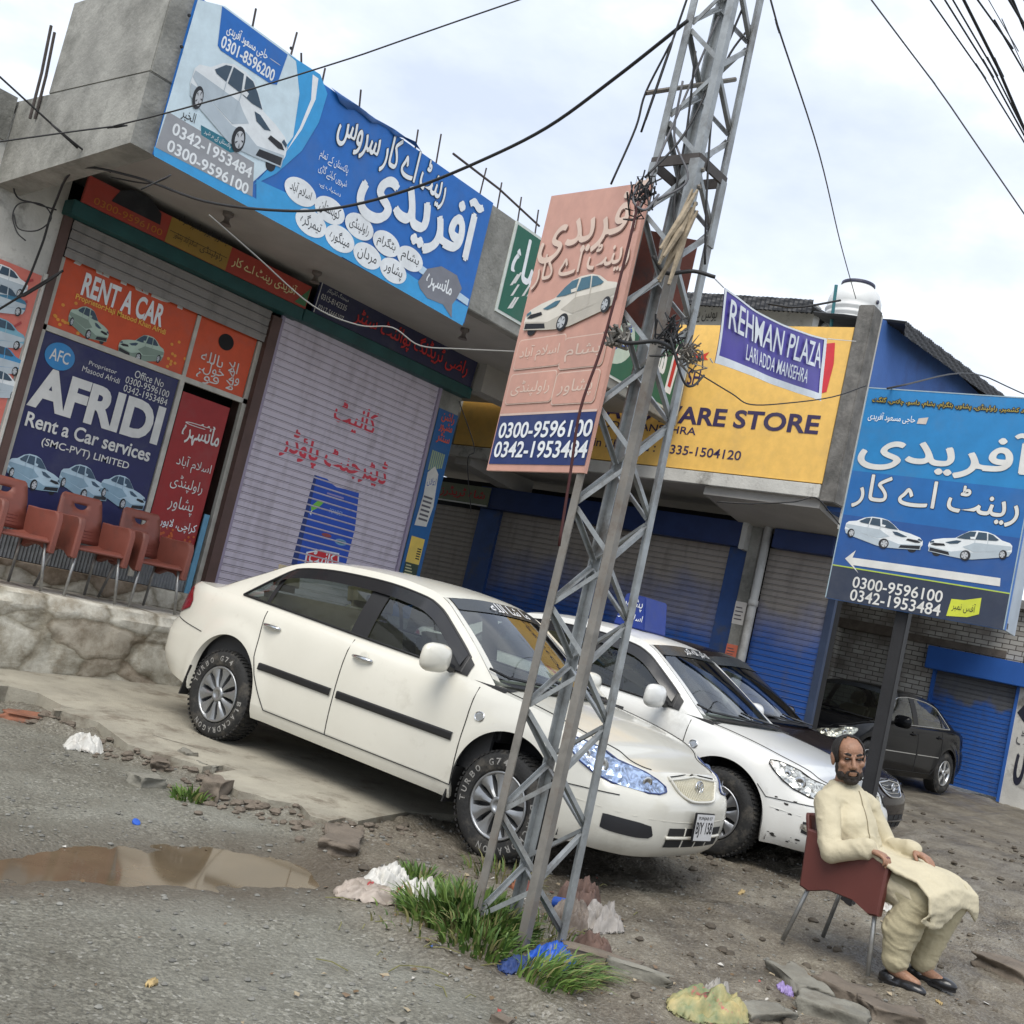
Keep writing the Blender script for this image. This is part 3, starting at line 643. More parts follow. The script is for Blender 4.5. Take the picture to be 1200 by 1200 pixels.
# shed on the roof behind the yellow board
b = MB(); b.box((15.0, 7.4, 3.77), (15.2, 13.5, 7.05)); part(b, 'upper_wall', WHIT, pb)
b = MB(); b.grid(corr((14.5, 7.2, 6.82), (0, 1, .06), (1, 0, .12), 6.5, 5)); o = part(b, 'roof_sheet', BLKR, pb); sm = o.modifiers.new('thickness', 'SOLIDIFY'); sm.thickness = .04
b = MB(); b.grid(corr((14.48, 7.2, 6.72), (0, 1, .06), (.05, 0, 1), 6.5, .2)); part(b, 'roof_flashing', BLKR, pb)
A = Art((14.997, 13, 3), (0,-1,0)); A.text('یونین ہے', A.R((812,378),(842,362)), ink(70,68,66)); o = A.build('wall_lettering'); adopt(o, pb)
# ---------------------------------------------------------------- brick building with the small blue shutter
RX = 20.6
rb = tag(empty('brick_building', (RX, 6, 0)), 'low whitewashed brick shop with one bright blue roller shutter behind the black saloon', 'building')
bk = bpy.data.materials.new('whitewashed brick'); bk.use_nodes = True; t = bk.node_tree; B = t.nodes['Principled BSDF']; B.inputs['Roughness'].default_value = .9
tcn = t.nodes.new('ShaderNodeTexCoord'); sx = t.nodes.new('ShaderNodeSeparateXYZ'); t.links.new(tcn.outputs['Object'], sx.inputs[0]); mp = t.nodes.new('ShaderNodeCombineXYZ'); t.links.new(sx.outputs[1], mp.inputs[0]); t.links.new(sx.outputs[2], mp.inputs[1])
br = t.nodes.new('ShaderNodeTexBrick'); br.inputs['Scale'].default_value = 1; br.inputs['Brick Width'].default_value = .23; br.inputs['Row Height'].default_value = .085; br.inputs['Mortar Size'].default_value = .008
br.inputs['Color1'].default_value = (.46,.45,.41,1); br.inputs['Color2'].default_value = (.34,.32,.285,1); br.inputs['Mortar'].default_value = (.09,.08,.07,1); t.links.new(mp.outputs[0], br.inputs['Vector'])
nn = t.nodes.new('ShaderNodeTexNoise'); nn.inputs['Scale'].default_value = 2.2; nn.inputs['Detail'].default_value = 7; t.links.new(tcn.outputs['Object'], nn.inputs['Vector'])
rm = t.nodes.new('ShaderNodeMapRange'); rm.inputs['From Min'].default_value = .45; rm.inputs['From Max'].default_value = .65; rm.inputs['To Max'].default_value = .8; t.links.new(nn.outputs['Fac'], rm.inputs['Value'])
xx = t.nodes.new('ShaderNodeMix'); xx.data_type = 'RGBA'; t.links.new(rm.outputs[0], xx.inputs['Factor']); t.links.new(br.outputs['Color'], xx.inputs['A']); xx.inputs['B'].default_value = (.16,.14,.12,1); t.links.new(xx.outputs['Result'], B.inputs['Base Color'])
bb = t.nodes.new('ShaderNodeBump'); bb.inputs['Strength'].default_value = .6; bb.inputs['Distance'].default_value = .02; t.links.new(br.outputs['Fac'], bb.inputs['Height']); bb.invert = True; t.links.new(bb.outputs[0], B.inputs['Normal'])
r_ = lambda x, y: at(x, y, 'x', RX)
yS0 = r_(1095,800).y; yS1 = r_(1175,900).y; zS = r_(1090,785).z; yW = r_(1048,760).y; yW0 = r_(978,760).y; zW = r_(1000,735).z
b = MB(); b.box((RX, yS0+.02, 0), (RX+.3, yW, 3.6)); b.box((RX, yW0, 0), (RX+.3, 12, 3.6)); b.box((RX, yW, zW), (RX+.3, yW0, 3.6)); b.box((RX, yS1, zS+.3), (RX+.3, yS0+.02, 3.6)); part(b, 'wall', bk, rb)
b = MB(); b.box((RX+.16, yW, 0), (RX+.28, yW0, zW)); part(b, 'walled_up_opening', bk, rb)
b = MB(); b.box((RX-.05, yS0-1.1, zS+.45), (RX+.02, 12, zS+.58)); b.box((RX-.03, yW-.1, zW), (RX-.002, yW0+.2, zW+.14)); part(b, 'lintel', mat('old timber lintel', (.15,.125,.10), .9, var=.4, vscale=6, bump=.5, bscale=20), rb)
VBL = shutter_mat('bright blue shutter', S(38, 92, 172), None, dirtc=S(40,86,160))
gzr = .42
VBT = shutter_mat('bare grey shutter', S(96, 98, 102), S(38, 92, 172), 1.8, 1.95, dirtc=S(60,70,90))
o = shutter('roller_shutter', rb, (RX+.04, yS0, gzr-.04), (0,-1,0), yS0-yS1, zS-gzr+.1, VBT, GAPM, (-1,0,0))
b = MB(); b.box((RX-.22, yS1-.25, zS+.02), (RX, yS0+.16, zS+.42)); part(b, 'shutter_housing', mat('bright blue steel', S(40, 92, 170), .5, var=.12, vscale=3, dirt=S(120,130,140), dscale=9, dlo=.68, dhi=.7), rb, bevel=.012)
for y_ in (yS0+.05, yS1): b = MB(); b.box((RX-.05, y_-.05, gzr-.1), (RX+.05, y_, zS+.02)); part(b, 'shutter_guide', mat('bright blue steel', (0,0,0)), rb)
b = MB(); b.box((RX-.03, -3, 0), (RX+.28, yS1-.05, 3.6)); part(b, 'whitewashed_wall', WHIT, rb)
b = MB(); b.box((RX-.2, -3, 3.6), (RX+6, 12, 3.75)); part(b, 'roof', RAWC, rb)
A = Art((RX-.03, 3, 0), (0,-1,0)); A.text('س', A.R((1186,918),(1216,868)), ink(24,26,44), off=.02); A.text('ٹ', A.R((1190,872),(1206,858)), ink(90,90,92)); A.poly([(1192,835),(1204,822),(1212,836),(1202,850)], ink(24,26,44)); o = A.build('wall_lettering'); adopt(o, rb)
# ================================================================== SIGNS
wh = ink(232, 236, 238); WH2 = ink(214, 214, 210); SKY_ = ink(52, 156, 216); ROY = ink(22, 104, 186); NVY = ink(22, 34, 92); BLK = ink(22, 24, 30); GRY = ink(150, 152, 156); CARW = ink(225, 230, 232); CARL = ink(178, 190, 198); GLS = ink(52, 74, 92); SIL = ink(186, 190, 194); YEL = ink(236, 190, 100)
def sign(name, label, loc, cat='sign', group=None): return tag(empty(name, loc), label, cat, group)
def panel(root, o, u, v, n, w, h, t, m, name='board', bevel=.0):
    b = MB(); o = Vector(o); u = Vector(u).normalized(); v = Vector(v).normalized(); n = Vector(n).normalized()
    b.prism([o, o+u*w, o+u*w+v*h, o+v*h], -n*t, m); return wpart(b, name, m, root, bevel=bevel)
# ---- big blue rent a car board on the canopy
P = at(232,0,'y',7.44); x0, x1, z0, z1 = 4.185, 7.76, 4.115, 5.36
o0 = Vector((x0, 7.44, z0)); root = sign('shop_sign', 'large blue and white rent a car board with a white saloon along the canopy edge', o0)
panel(root, o0, (1,0,0), (0,0,1), (0,-1,0), x1-x0, z1-z0, .03, ROY)
A = Art(o0, (1,0,0)); R1 = Z(0,0,3); R2 = Z(300,100,3)
A.poly([R1(*p) for p in ((545,518),(695,-2),(790,22),(1040,205),(1052,330),(1030,480),(960,575),(888,640),(880,690))], ink(206, 224, 232), 0)
A.poly([R1(*p) for p in ((1010,188),(1125,262),(1150,330),(1120,430),(1060,530),(970,610),(890,650),(960,575),(1030,480),(1052,330),(1040,215))], SKY_, 1)
A.poly([R1(*p) for p in ((1098,262),(1118,276),(1108,350),(1060,455),(1000,540),(1052,450),(1092,350))], wh, 2)
A.poly([R1(*p) for p in ((540,515),(880,688),(1200,862),(1200,905),(880,732),(540,548))], SKY_, 1)
A.poly([R2(*p) for p in ((0,330),(0,430),(385,650),(725,845),(745,780),(560,680),(390,560),(200,420))], SKY_, 1)
A.poly([R2(*p) for p in ((585,635),(748,752),(742,775),(570,655))], ink(190,214,232), 2)
A.poly([R1(*p) for p in ((780,22),(1010,192),(972,298),(950,295),(775,178),(764,160))], ROY, 2)
A.text('حاجی مسعود آفریدی', A.R(R1(792,122),R1(945,176)), wh, 3, off=.012); A.ell(A.R(R1(945,205),R1(985,230)), WH2, 3)
A.text('0301-8596200', A.R(R1(772,165),R1(968,248)), wh, 3, off=.02)
carpic(A, A.R(R1(650,470),R1(1035,350)), CARW, CARL, BLK, GLS, SIL, 3, flip=True) if False else None
q = A.R(R1(652,330),R1(1036,440)); carpic(A, (q[0], q[1]-.20, q[2], q[3]+.16), CARW, CARL, BLK, GLS, SIL, 3, flip=True)
A.poly([R1(*p) for p in ((588,392),(892,572),(886,692),(546,518))], GRY, 2)
A.text('0342-1953484', A.R(R1(600,470),R1(888,590)), wh, 3, off=.02); A.text('0300-9596100', A.R(R1(582,528),R1(876,648)), wh, 3, off=.02)
A.poly([R1(*p) for p in ((705,440),(815,500),(822,535),(808,537),(706,475))], ink(20,110,130), 2); A.text('پاکستان کے ہر شہر', A.R(R1(714,472),R1(812,508)), wh, 3)
A.text('الخیر', A.R(R1(632,418),R1(690,402)), BLK, 3)
A.otext('رینٹ اے کار سروس', A.R(R2(275,200),R2(682,308)), wh, BLK, 4, off=.012, o=.008)
A.otext('آفریدی', A.R(R2(345,440),R2(798,425)), wh, BLK, 4, off=.03, o=.012)
for i, s_ in enumerate(('پاکستان کے تمام', 'شہروں کیلئے گاڑی', 'دستیاب ہے۔')):
    A.text(s_, A.R(R2(218-4*i+(8 if i == 2 else 0),262+i*46),R2(326-4*i-(20 if i == 2 else 0),286+i*46)), wh, 3)
for (cx, cy), s_ in zip(((155,375),(258,440),(362,497),(457,557),(540,610),(192,485),(293,540),(390,600),(481,652)), ('اسلام آباد','کوہستان','راولپنڈی','بٹگرام','بشام','تیمرگرہ','مینگورہ','مردان','پشاور')):
    c_ = A.px(R2(cx, cy)); A.ell((c_[0]-.172, c_[1]-.105, c_[0]+.172, c_[1]+.105), wh, 3); A.text(s_, (c_[0]-.115, c_[1]-.06, c_[0]+.115, c_[1]+.06), BLK, 4)
A.poly([R2(*p) for p in ((568,690),(600,645),(650,636),(705,668),(722,715),(702,752),(688,770),(686,818),(655,770),(600,748),(575,715))], ink(120,122,130), 3); c_ = A.px(R2(645, 702)); A.text('مانسہرہ', (c_[0]-.19, c_[1]-.09, c_[0]+.17, c_[1]+.09), wh, 4, off=.015)
adopt(A.build('lettering'), root)
b = MB()
for p in ((662,55),(635,165),(1020,170)): c_ = A.px(R1(*p)); b.lathe([(0,.012),(.012,.010),(.014,0)], 8, Matrix.Translation(A.P(c_[0], c_[1], 4)) @ Matrix.Rotation(rad(90),4,'X'))
wpart(b, 'screw', BLK, root)
b = MB(); fold = []
for k in range(9):
    q = R2(262+40*k, 4+26*k); q2 = R2(290+28*k, 60+16*k+8*math.sin(k*2)); a_ = A.px(q); c_ = A.px(q2)
    fold.append([A.P(a_[0], min(a_[1], z1-z0+.01), 4), A.P(*A.px(((q[0]+q2[0])/2, (q[1]+q2[1])/2)), 24+10*math.sin(k)), A.P(c_[0], c_[1], 8+5*math.cos(k*1.7))])
b.grid(fold); wpart(b, 'loose_flap', ink(30,80,140), root, smooth=True)
# ---- header boards over the shutters
HY = FY-.17
def hdr(u0, u1, zb, zt, m, label, tilt=.07):
    o0 = Vector((u0, HY, zb)); root = sign('header_sign', label, o0, group=None); n = Vector((0,-1,-tilt)).normalized(); v = Vector((0,-tilt,1)).normalized()
    panel(root, o0, (1,0,0), v, n, u1-u0, zt-zb, .03, m); return root, Art(o0, (1,0,0), v)
zb = LZ0+.10; zt = at(90,232,'y',HY).z+.17
root, A = hdr(4.66, 7.26, zb, zt+.06, ink(168, 62, 48), 'dim red and yellow header board with Urdu lettering above the office shutter')
H = zt+.06-zb
A.rect((.85, 0, 1.55, H), ink(160, 128, 56), 0)
for k in range(4): A.text(('اسلام آباد پشاور','راولپنڈی','مانسہرہ سوات','پشاور لاہور')[k], (.92+.3*(k % 2), .05+.16*(k//2), 1.18+.3*(k % 2), .14+.16*(k//2)), BLK, 1)
A.rect((.87, H*.48, 1.53, H*.50), BLK, 1)
A.poly([(.25,.12),(.3,.24),(.42,.3),(.6,.3),(.74,.22),(.76,.12)], BLK, 1, px=False); A.text('0300-9596100', (.1,.03,.8,.09), ink(190,120,40), 1)
A.text('آفریدی رینٹ اے کار', (1.60, .06, 2.42, H-.06), ink(226, 214, 160), 2, off=.012); A.poly([(2.44,.02),(2.59,.02),(2.59,H-.02)], ink(70,120,80), 1, px=False)
adopt(A.build('lettering'), root)
root, A = hdr(7.36, 10.0, LZ0+.11, LZ0+.45, ink(40, 44, 78), 'dark navy header board with red Urdu lettering above the lilac shutter')
A.text('0315-8142335', (.05,.16,.42,.22), WH2, 2); A.text('0317-5666107', (.05,.04,.42,.10), WH2, 2); A.text('مینجنگ ڈائریکٹر', (.1,.25,.42,.31), WH2, 2); A.rect((.01,.0,.02,.33), WH2, 1)
A.otext('راضی ٹریڈنگ پوائنٹ سنٹر', (.56,.05,2.5,.30), ink(200, 44, 52), BLK, 2, off=.012, o=.006)
adopt(A.build('lettering'), root)
# ---- office posters (printed sheets behind the shop glass)
G3 = Z(0,280,2.728); OP = OY-.004
def sheet(name, label, a_, c_, m, cat='poster', t=.006, y=OP):
    p = at(*a_, 'y', y); q = at(*c_, 'y', y); return sheet2(name, label, min(p.x,q.x), max(p.x,q.x), min(p.z,q.z), max(p.z,q.z), m, cat, t, y)
def sheet2(name, label, u0, u1, v0, v1, m, cat='poster', t=.006, y=OP):
    o0 = Vector((u0, y, v0)); root = sign(name, label, o0, cat); panel(root, o0, (1,0,0), (0,0,1), (0,-1,0), u1-u0, v1-v0, t, m); return root, Art(o0, (1,0,0)), u1-u0, v1-v0
ORA = ink(206, 78, 36); zTop = 3.78
root, A, w, h = sheet2('window_poster', 'orange rent a car poster with two silver saloons at the top of the office window', X0+.05, DIV-.006, zT+.004, zTop, ORA)
r = A.R(G3(225,108),G3(590,196)); A.text('AFRIDI', (r[0], r[1]+.09, r[2], r[3]+.12), WH2, 2, off=.03); r = A.R(G3(258,168),G3(528,230)); A.text('RENT A CAR', (r[0], r[1]-.03, r[2], r[3]+.045), wh, 3, off=.03)
r = A.R(G3(240,188),G3(528,300)); A.text('Proprietor:Haji Masood Khan Afridi', (r[0], (r[1]+r[3])/2-.03, r[2], (r[1]+r[3])/2+.035), ink(240,190,80), 3, off=.015)
for a_, c_ in (((206,285),(360,265)), ((370,360),(530,345))):
    r = A.R(G3(*a_),G3(*c_)); m_ = (r[1]+r[3])/2; carpic(A, (r[0], m_-.13, r[2], m_+.15), ink(176,196,180), ink(130,150,136), BLK, GLS, SIL, 3, flip=(a_[0] == 206))
for k in range(26): rr = random.Random(k); u = rr.choice((rr.uniform(0,.3), w-rr.uniform(0,.25))); v = rr.uniform(0,.3); A.ell((u, v, min(u+.035, w), v+.03), ink(226,150,50), 1, n=8)
adopt(A.build('lettering'), root)
root, A, w, h = sheet2('window_poster', 'small orange poster with white calligraphy and a dark round hole beside the silver saloons', DIV+.04, X1-.06, at(286,470,'y',OY).z+.01, zTop, ORA)
A.ell(A.R(G3(692,345),G3(752,315)), DARK, 2); r = A.R(G3(692,345),G3(752,315)); 
r = A.R(G3(628,425),G3(770,430)); cx, cy = (r[0]+r[2])/2, (r[1]+r[3])/2
for k, s_ in enumerate(('لا قوۃ', 'ولا حول', 'الا باللہ')): A.text(s_, (r[0]+.06*(k % 2), cy-.16+.09*k, r[2]-.05*((k+1) % 2), cy-.02+.09*k), WH2, 2+k)
for k in range(20): rr = random.Random(k+90); A.ell((rr.uniform(0,w-.05), 0+rr.uniform(0,.12), 0, 0)[:2] + (0, 0), ORA, 0) if False else None
adopt(A.build('lettering'), root)
root, A, w, h = sheet2('window_poster', 'large navy rent a car services poster with three white saloons behind the chairs', X0+.05, DIV-.33+.31, 1.302, zT-.054, ink(28, 32, 84))
def tx(s_, a_, c_, m, hh, off=.0, l=3):
    r = A.R(G3(*a_),G3(*c_)); v = (r[1]+r[3])/2; A.text(s_, (r[0], v-hh/2, r[2], v+hh/2), m, l, off)
r = A.R(G3(140,370),G3(240,382)); m_ = (r[1]+r[3])/2; A.ell((r[0], m_-.12, r[2], m_+.12), ink(40,130,190), 2); A.text('AFC', (r[0]+.05, m_-.05, r[2]-.05, m_+.055), WH2, 3, off=.01)
tx('Proprietor', (283,398),(372,428), WH2, .05); tx('Masood Afridi', (262,416),(382,452), WH2, .05)
tx('Office No', (430,432),(523,462), WH2, .07); tx('0300-9596100', (400,452),(540,494), WH2, .065); tx('0342-1953484', (394,478),(534,520), WH2, .065)
tx('AFRIDI', (98,475),(518,590), WH2, .37, .045); tx('Rent a Car services', (82,575),(480,690), WH2, .13, .02); tx('(SMC-PVT) LIMITED', (130,656),(412,722), WH2, .085, .01)
for a_, c_, fl in (((18,735),(200,765), True), ((186,762),(352,800), True), ((318,790),(468,835), True)):
    r = A.R(G3(*a_),G3(*c_)); m_ = (r[1]+r[3])/2; carpic(A, (r[0], m_-.15, r[2], m_+.16), ink(182,206,220), ink(136,166,184), BLK, ink(60,84,104), SIL, 3, flip=fl)
adopt(A.build('lettering'), root)
root, A, w, h = sheet2('door_poster', 'tall red poster with white Urdu city names on the office door', DIV+.06, X1-.17, 1.38, at(245,462,'y',OY).z-.06, ink(150, 30, 30))
def txr(s_, a_, c_, m, hh, off=.0): 
    r = A.R(G3(*a_),G3(*c_)); v = (r[1]+r[3])/2; A.text(s_, (max(r[0],.03), v-hh/2, min(r[2],w-.03), v+hh/2), m, 2, off)
txr('مانسہرہ', (580,620),(704,640), WH2, .24, .012); txr('سے', (590,592),(690,600), WH2, .06); txr('اسلام آباد', (560,722),(676,730), WH2, .15); txr('راولپنڈی', (544,778),(648,795), WH2, .16); txr('پشاور', (536,850),(618,855), WH2, .17); txr('کراچی، لاہور', (508,912),(632,925), wh, .11, .01)
for k in range(40): rr = random.Random(k+50); u = rr.uniform(0,w-.03); v = rr.uniform(0,.10)*(1+u/w); A.ell((u, v, u+.03, v+.025), ink(190,90,30), 1, n=8)
adopt(A.build('lettering'), root)
pinkm = ink(206, 112, 98)
root, A, w, h = sheet2('wall_poster', 'pink poster strip with small car pictures on the white wall left of the office', 3.6, 4.58, at(20,640,'y',FY).z, at(45,322,'y',FY).z, pinkm, y=FY-.012)
G0 = Z(0,300,3); cols = (CARW, ink(60,120,150), ink(120,170,190), ink(60,140,190), CARW)
for k, (y_, c_) in enumerate(zip((105, 170, 290, 382, 468), cols)):
    r = A.R(G0(2,y_),G0(98-6*k,y_+14)); m_ = (r[1]+r[3])/2; carpic(A, (max(r[2]-.62,.02), m_-.13, r[2], m_+.15), c_, CARL, BLK, GLS, SIL, 2)
for k in range(11): A.poly([(w-.16+.03*math.sin(k), .25+k*.19), (w-.06, .33+k*.19), (w-.07, .35+k*.19), (w-.17+.03*math.sin(k), .27+k*.19)], ink(170,60,60), 1, px=False)
adopt(A.build('lettering'), root)
b = MB(); b.box((4.60, FY-.03, PZ), (4.625, FY+.01, at(45,322,'y',FY).z+.03)); wpart(b, 'edge_strip', WHIT, root)
# ---- painted advert on the lilac shutter: belongs to the shutter, so it becomes part of the building
A = Art(SH_O, (1,0,0), base=.001, step=.0008); G4 = Z(240,360,3.158)
REDP = ink(206, 56, 74); BAG = ink(28, 78, 182)
r = A.R(G4(478,400),G4(636,428)); m_ = (r[1]+r[3])/2; A.text('کانیٹ', (r[0], m_-.16, r[2], m_+.16), REDP, 1, off=.02)
r = A.R(G4(280,520),G4(676,610)); m_ = (r[1]+r[3])/2; A.text('ڈیٹرجنٹ پاؤڈر', (r[0], m_-.17, r[2], m_+.17), REDP, 1, off=.02)
G7 = Z(340,540,9.23)
A.poly([G7(*p) for p in ((262,152),(400,195),(460,255),(500,285),(590,305),(745,350),(700,740),(605,1110),(500,1180),(0,1180),(20,1080))], BAG, 0)
A.poly([G7(*p) for p in ((262,152),(290,160),(60,1180),(-5,1180),(20,1080))], ink(20,52,120), 1)
A.rrect(A.R(G7(400,340),G7(578,415)), ink(150,140,190), 1, .45); A.poly([G7(*p) for p in ((225,490),(300,430),(365,450),(300,510),(228,545))], ink(120,190,70), 1); A.poly([G7(*p) for p in ((205,560),(240,530),(225,590))], wh, 1)
r = A.R(G7(420,560),G7(560,600)); A.text('POWDER', (r[0], r[1], r[2], r[1]+.05), ink(150,180,220), 1); r = A.R(G7(345,770),G7(440,840)); A.ell(r, ink(150,70,70), 1); r = A.R(G7(490,830),G7(602,930)); A.ell(r, ink(120,160,190), 1); A.ell((r[0]+.02,r[1]+.02,r[2]-.02,r[3]-.02), ink(30,110,90), 2)
A.poly([G7(*p) for p in ((175,985),(330,960),(530,1000),(520,1180),(140,1180))], wh, 1); A.poly([G7(*p) for p in ((190,1000),(330,972),(515,1012),(505,1180),(155,1180))], ink(204,30,44), 2)
r = A.R(G7(200,1070),G7(480,1060)); A.text('کانیٹ', (r[0], r[1]-.06, r[2], r[3]+.06), wh, 3, off=.02)
adopt(A.build('painted_advert'), sb)
# ---- narrow blue notice strip with torn posters
pp = [at(*p, 'y', FY-.03) for p in ((515,478),(538,468),(465,668),(492,670))]
u0, u1 = 9.70, 10.055; root, A, w, h = sheet2('notice_strip', 'narrow blue notice strip with red Urdu words and torn bills on the pillar', u0, u1, 1.15, 3.72, ink(24, 92, 150), y=FY-.032)
G5 = Z(460,440,5)
for s_, y_ in (('راشن', 235), ('مشہور', 300), ('سنٹر', 370)): q = A.px(G5(290,y_)); A.text(s_, (w*.2, q[1]-.07, w*.85, q[1]+.07), ink(206,88,64), 2, off=.02)
q = A.px(G5(230,495)); 
for k in range(7): A.rect((.05+k*.035, q[1]-.13+k*.012, .075+k*.035, q[1]+.12), ink(150,170,140), 1)
q = A.px(G5(180,700)); A.poly([(.05,q[1]-.38),(.26,q[1]-.36),(.30,q[1]-.1),(.25,q[1]+.3),(.16,q[1]+.38),(.06,q[1]+.28),(.08,q[1])], ink(206,206,200), 1, px=False); A.text('اعلان', (.09, q[1]+.12, .24, q[1]+.24), ink(40,70,150), 2)
for k in range(6): A.rect((.09, q[1]-.30+k*.055, .25, q[1]-.275+k*.055), ink(90,90,96), 2)
q = A.px(G5(115,1020)); A.rect((.05,q[1]-.16,.29,q[1]+.16), ink(226,196,92), 1); A.rect((.05,q[1]-.38,.29,q[1]-.16), ink(50,66,50), 1)
for k in range(5): A.rect((.20,q[1]-.1+k*.03,.27,q[1]-.085+k*.03), BLK, 2); A.rect((.07,q[1]-.34+k*.035,.24-.02*k,q[1]-.325+k*.035), ink(190,190,150), 2)
adopt(A.build('lettering'), root)
# ---- green board further along the canopy edge
o0 = Vector((8.17, 7.455, 4.40)); root = sign('shop_sign', 'green board with white Urdu lettering along the canopy edge behind the pylon', o0); GRN = ink(24, 96, 76)
panel(root, o0, (1,0,0), (0,0,1), (0,-1,0), 3.78, .96, .03, ink(206,212,206)); A = Art(o0, (1,0,0)); A.rect((.03,.03,3.75,.93), GRN, 0)
A.text('شاہ', (.08,.42,.62,.86), wh, 1, off=.02); A.text('ٹریڈرز', (.72,.3,1.4,.8), wh, 1, off=.02); A.ell((1.6,.15,2.5,.85), ink(190,206,190), 1); A.text('گرین', (1.7,.3,2.4,.7), ink(40,80,160), 2, off=.02)
A.text('سنٹر', (2.75,.2,3.25,.85), wh, 1, off=.03); A.poly([(3.35,.2),(3.5,.2),(3.56,.7),(3.46,.86),(3.38,.7)], wh, 1, px=False); A.poly([(3.40,.28),(3.47,.28),(3.5,.66),(3.46,.76),(3.42,.66)], ink(200,40,50), 2, px=False)
for k in range(9): rr = random.Random(k); u = rr.uniform(.06,.5); v = rr.uniform(.05,.36); A.poly([(u,v),(u+.04,v+.02),(u+.10,v+.16),(u+.07,v+.15)], WH2, 1, px=False)
adopt(A.build('lettering'), root)
# ---- yellow hardware store board
o0 = Vector((YX-.02, 11.22, 3.765)); root = sign('shop_sign', 'wide yellow hardware store board with dark lettering on the plaza front', o0); panel(root, o0, (0,-1,0), (0,0,1), (-1,0,0), 11.22-5.425, 5.66-3.765, .06, YEL)
A = Art(o0, (0,-1,0)); DP = ink(52, 40, 80); G6 = Z(800,300,2.6075); GP = Z(560,200,3.333)
A.text('HARDWARE STORE', (lambda r: (r[2]-3.30, r[1]+.0, r[2], r[1]+.235))(A.R(G6(20,515),G6(420,508))), DP, 1, off=.028)
r = A.R(GP(815,830),GP(870,800)); A.text('SH', (r[0], r[1]-.02, r[2], r[3]+.07), DP, 1, off=.015)
r = A.R(GP(850,1034),GP(848,1012)); A.text('MARKET LARI ADDA MANSEHRA', (r[2]-2.75, r[1], r[2], r[1]+.10), DP, 1, off=.012)
r = A.R(G6(-30,600),G6(180,605)); A.text('Mohsin Khurshid :  0335-1504120', (r[2]-2.62, r[1]-.02, r[2], r[1]+.10), DP, 1, off=.012); A.text('0301-', (r[2]-3.6, r[1]-.02, r[2]-3.15, r[1]+.10), DP, 1, off=.012)
A.poly([GP(*p) for p in ((830,700),(870,722),(905,708),(890,728),(900,740),(860,738))], ink(206,56,40), 1)
A.poly([G6(*p) for p in ((440,268),(466,265),(462,330),(440,415),(424,420))], ink(206,48,58), 1)
adopt(A.build('lettering'), root)
# ---- small board of the corner shop
r0 = at(521,588,'x',SX-.23); o0 = Vector((SX-.24, 12.5, 3.04)); root = sign('header_sign', 'small faded green board with red Urdu lettering over the tan corner shutter', o0); w_ = 12.5-at(574,580,'x',SX-.23).y
panel(root, o0, (0,-1,0), (0,0,1), (-1,0,0), w_, .30, .03, ink(112,118,92)); A = Art(o0, (0,-1,0)); A.rect((0,0,.16,.30), ink(18,62,56), 1); A.text('شاہ ٹریڈرز', (.25,.07,w_-.08,.25), ink(190,40,44), 2, off=.02); A.rect((0,.0,w_,.02), WH2, 1); adopt(A.build('lettering'), root)
# ---- bills on the pillar by the drain pipe
for (a_, c_, m_, lab) in (((855,730),(866,705), ink(200,196,190), 'white printed bill pasted on the pillar beside the drain pipe'), ((848,772),(866,757), ink(206,110,84), 'orange bill pasted low on the pillar behind the black car roof')):
    p = at(*a_,'x',SX-.06); q = at(*c_,'x',SX-.06); o0 = Vector((SX-.107, yP-.01, min(p.z,q.z))); root = sign('pasted_bill', lab, o0, 'poster'); hh = abs(q.z-p.z)
    panel(root, o0, (0,-1,0), (0,0,1), (-1,0,0), .16, hh, .003, m_, 'paper'); A = Art(o0, (0,-1,0))
    for k in range(4): A.rect((.02, hh*(.2+.17*k), .13-.02*(k % 2), hh*(.25+.17*k)), ink(90,86,90), 1)
    adopt(A.build('lettering'), root)
# ---- purple cloth banner
q = [dep(848,337,6.6), dep(970,397,8.6), dep(962,470,8.55), dep(835,425,6.62)]
root = sign('cloth_banner', 'purple cloth banner with white plaza lettering strung from the pylon', q[3], 'banner'); PUR = ink(70, 54, 158)
un = (q[1]-q[0]).normalized(); wv = (q[0]-q[3]); bn = un.cross(wv).normalized(); bw = (q[1]-q[0]).length
def bfn(u, v, l):
    a_ = min(max(u, -.2), 1.2); c_ = v; p = (q[3].lerp(q[2], a_)).lerp(q[0].lerp(q[1], a_), c_)
    return p + bn*(l + .010*math.sin(a_*9+c_*2) + .003*math.sin(a_*23+c_*5) + .014*(1-c_)*math.sin(a_*5+1)) + Vector((0,0,-.05*math.sin(math.pi*a_)*c_))
b = MB(); nU, nV = 40, 14
b.grid([[bfn(i/nU, j/nV, 0) for i in range(nU+1)] for j in range(nV+1)], PUR); k0 = len(b.f)
for j in range(2):
    b.grid([[bfn(i/nU, (j+e_/2)*.055, .004) for i in range(nU+1)] for e_ in range(3)], wh) if j < 2 else None
b.grid([[bfn(i/nU, .972+.014*e_, .004) for i in range(nU+1)] for e_ in range(3)], wh); b.grid([[bfn(.965+.0175*e_, j/nV, .004) for e_ in range(3)] for j in range(nV+1)], wh); b.grid([[bfn(.0075*e_, j/nV, .004) for e_ in range(3)] for j in range(nV+1)], wh)
wpart(b, 'cloth', PUR, root, smooth=True)
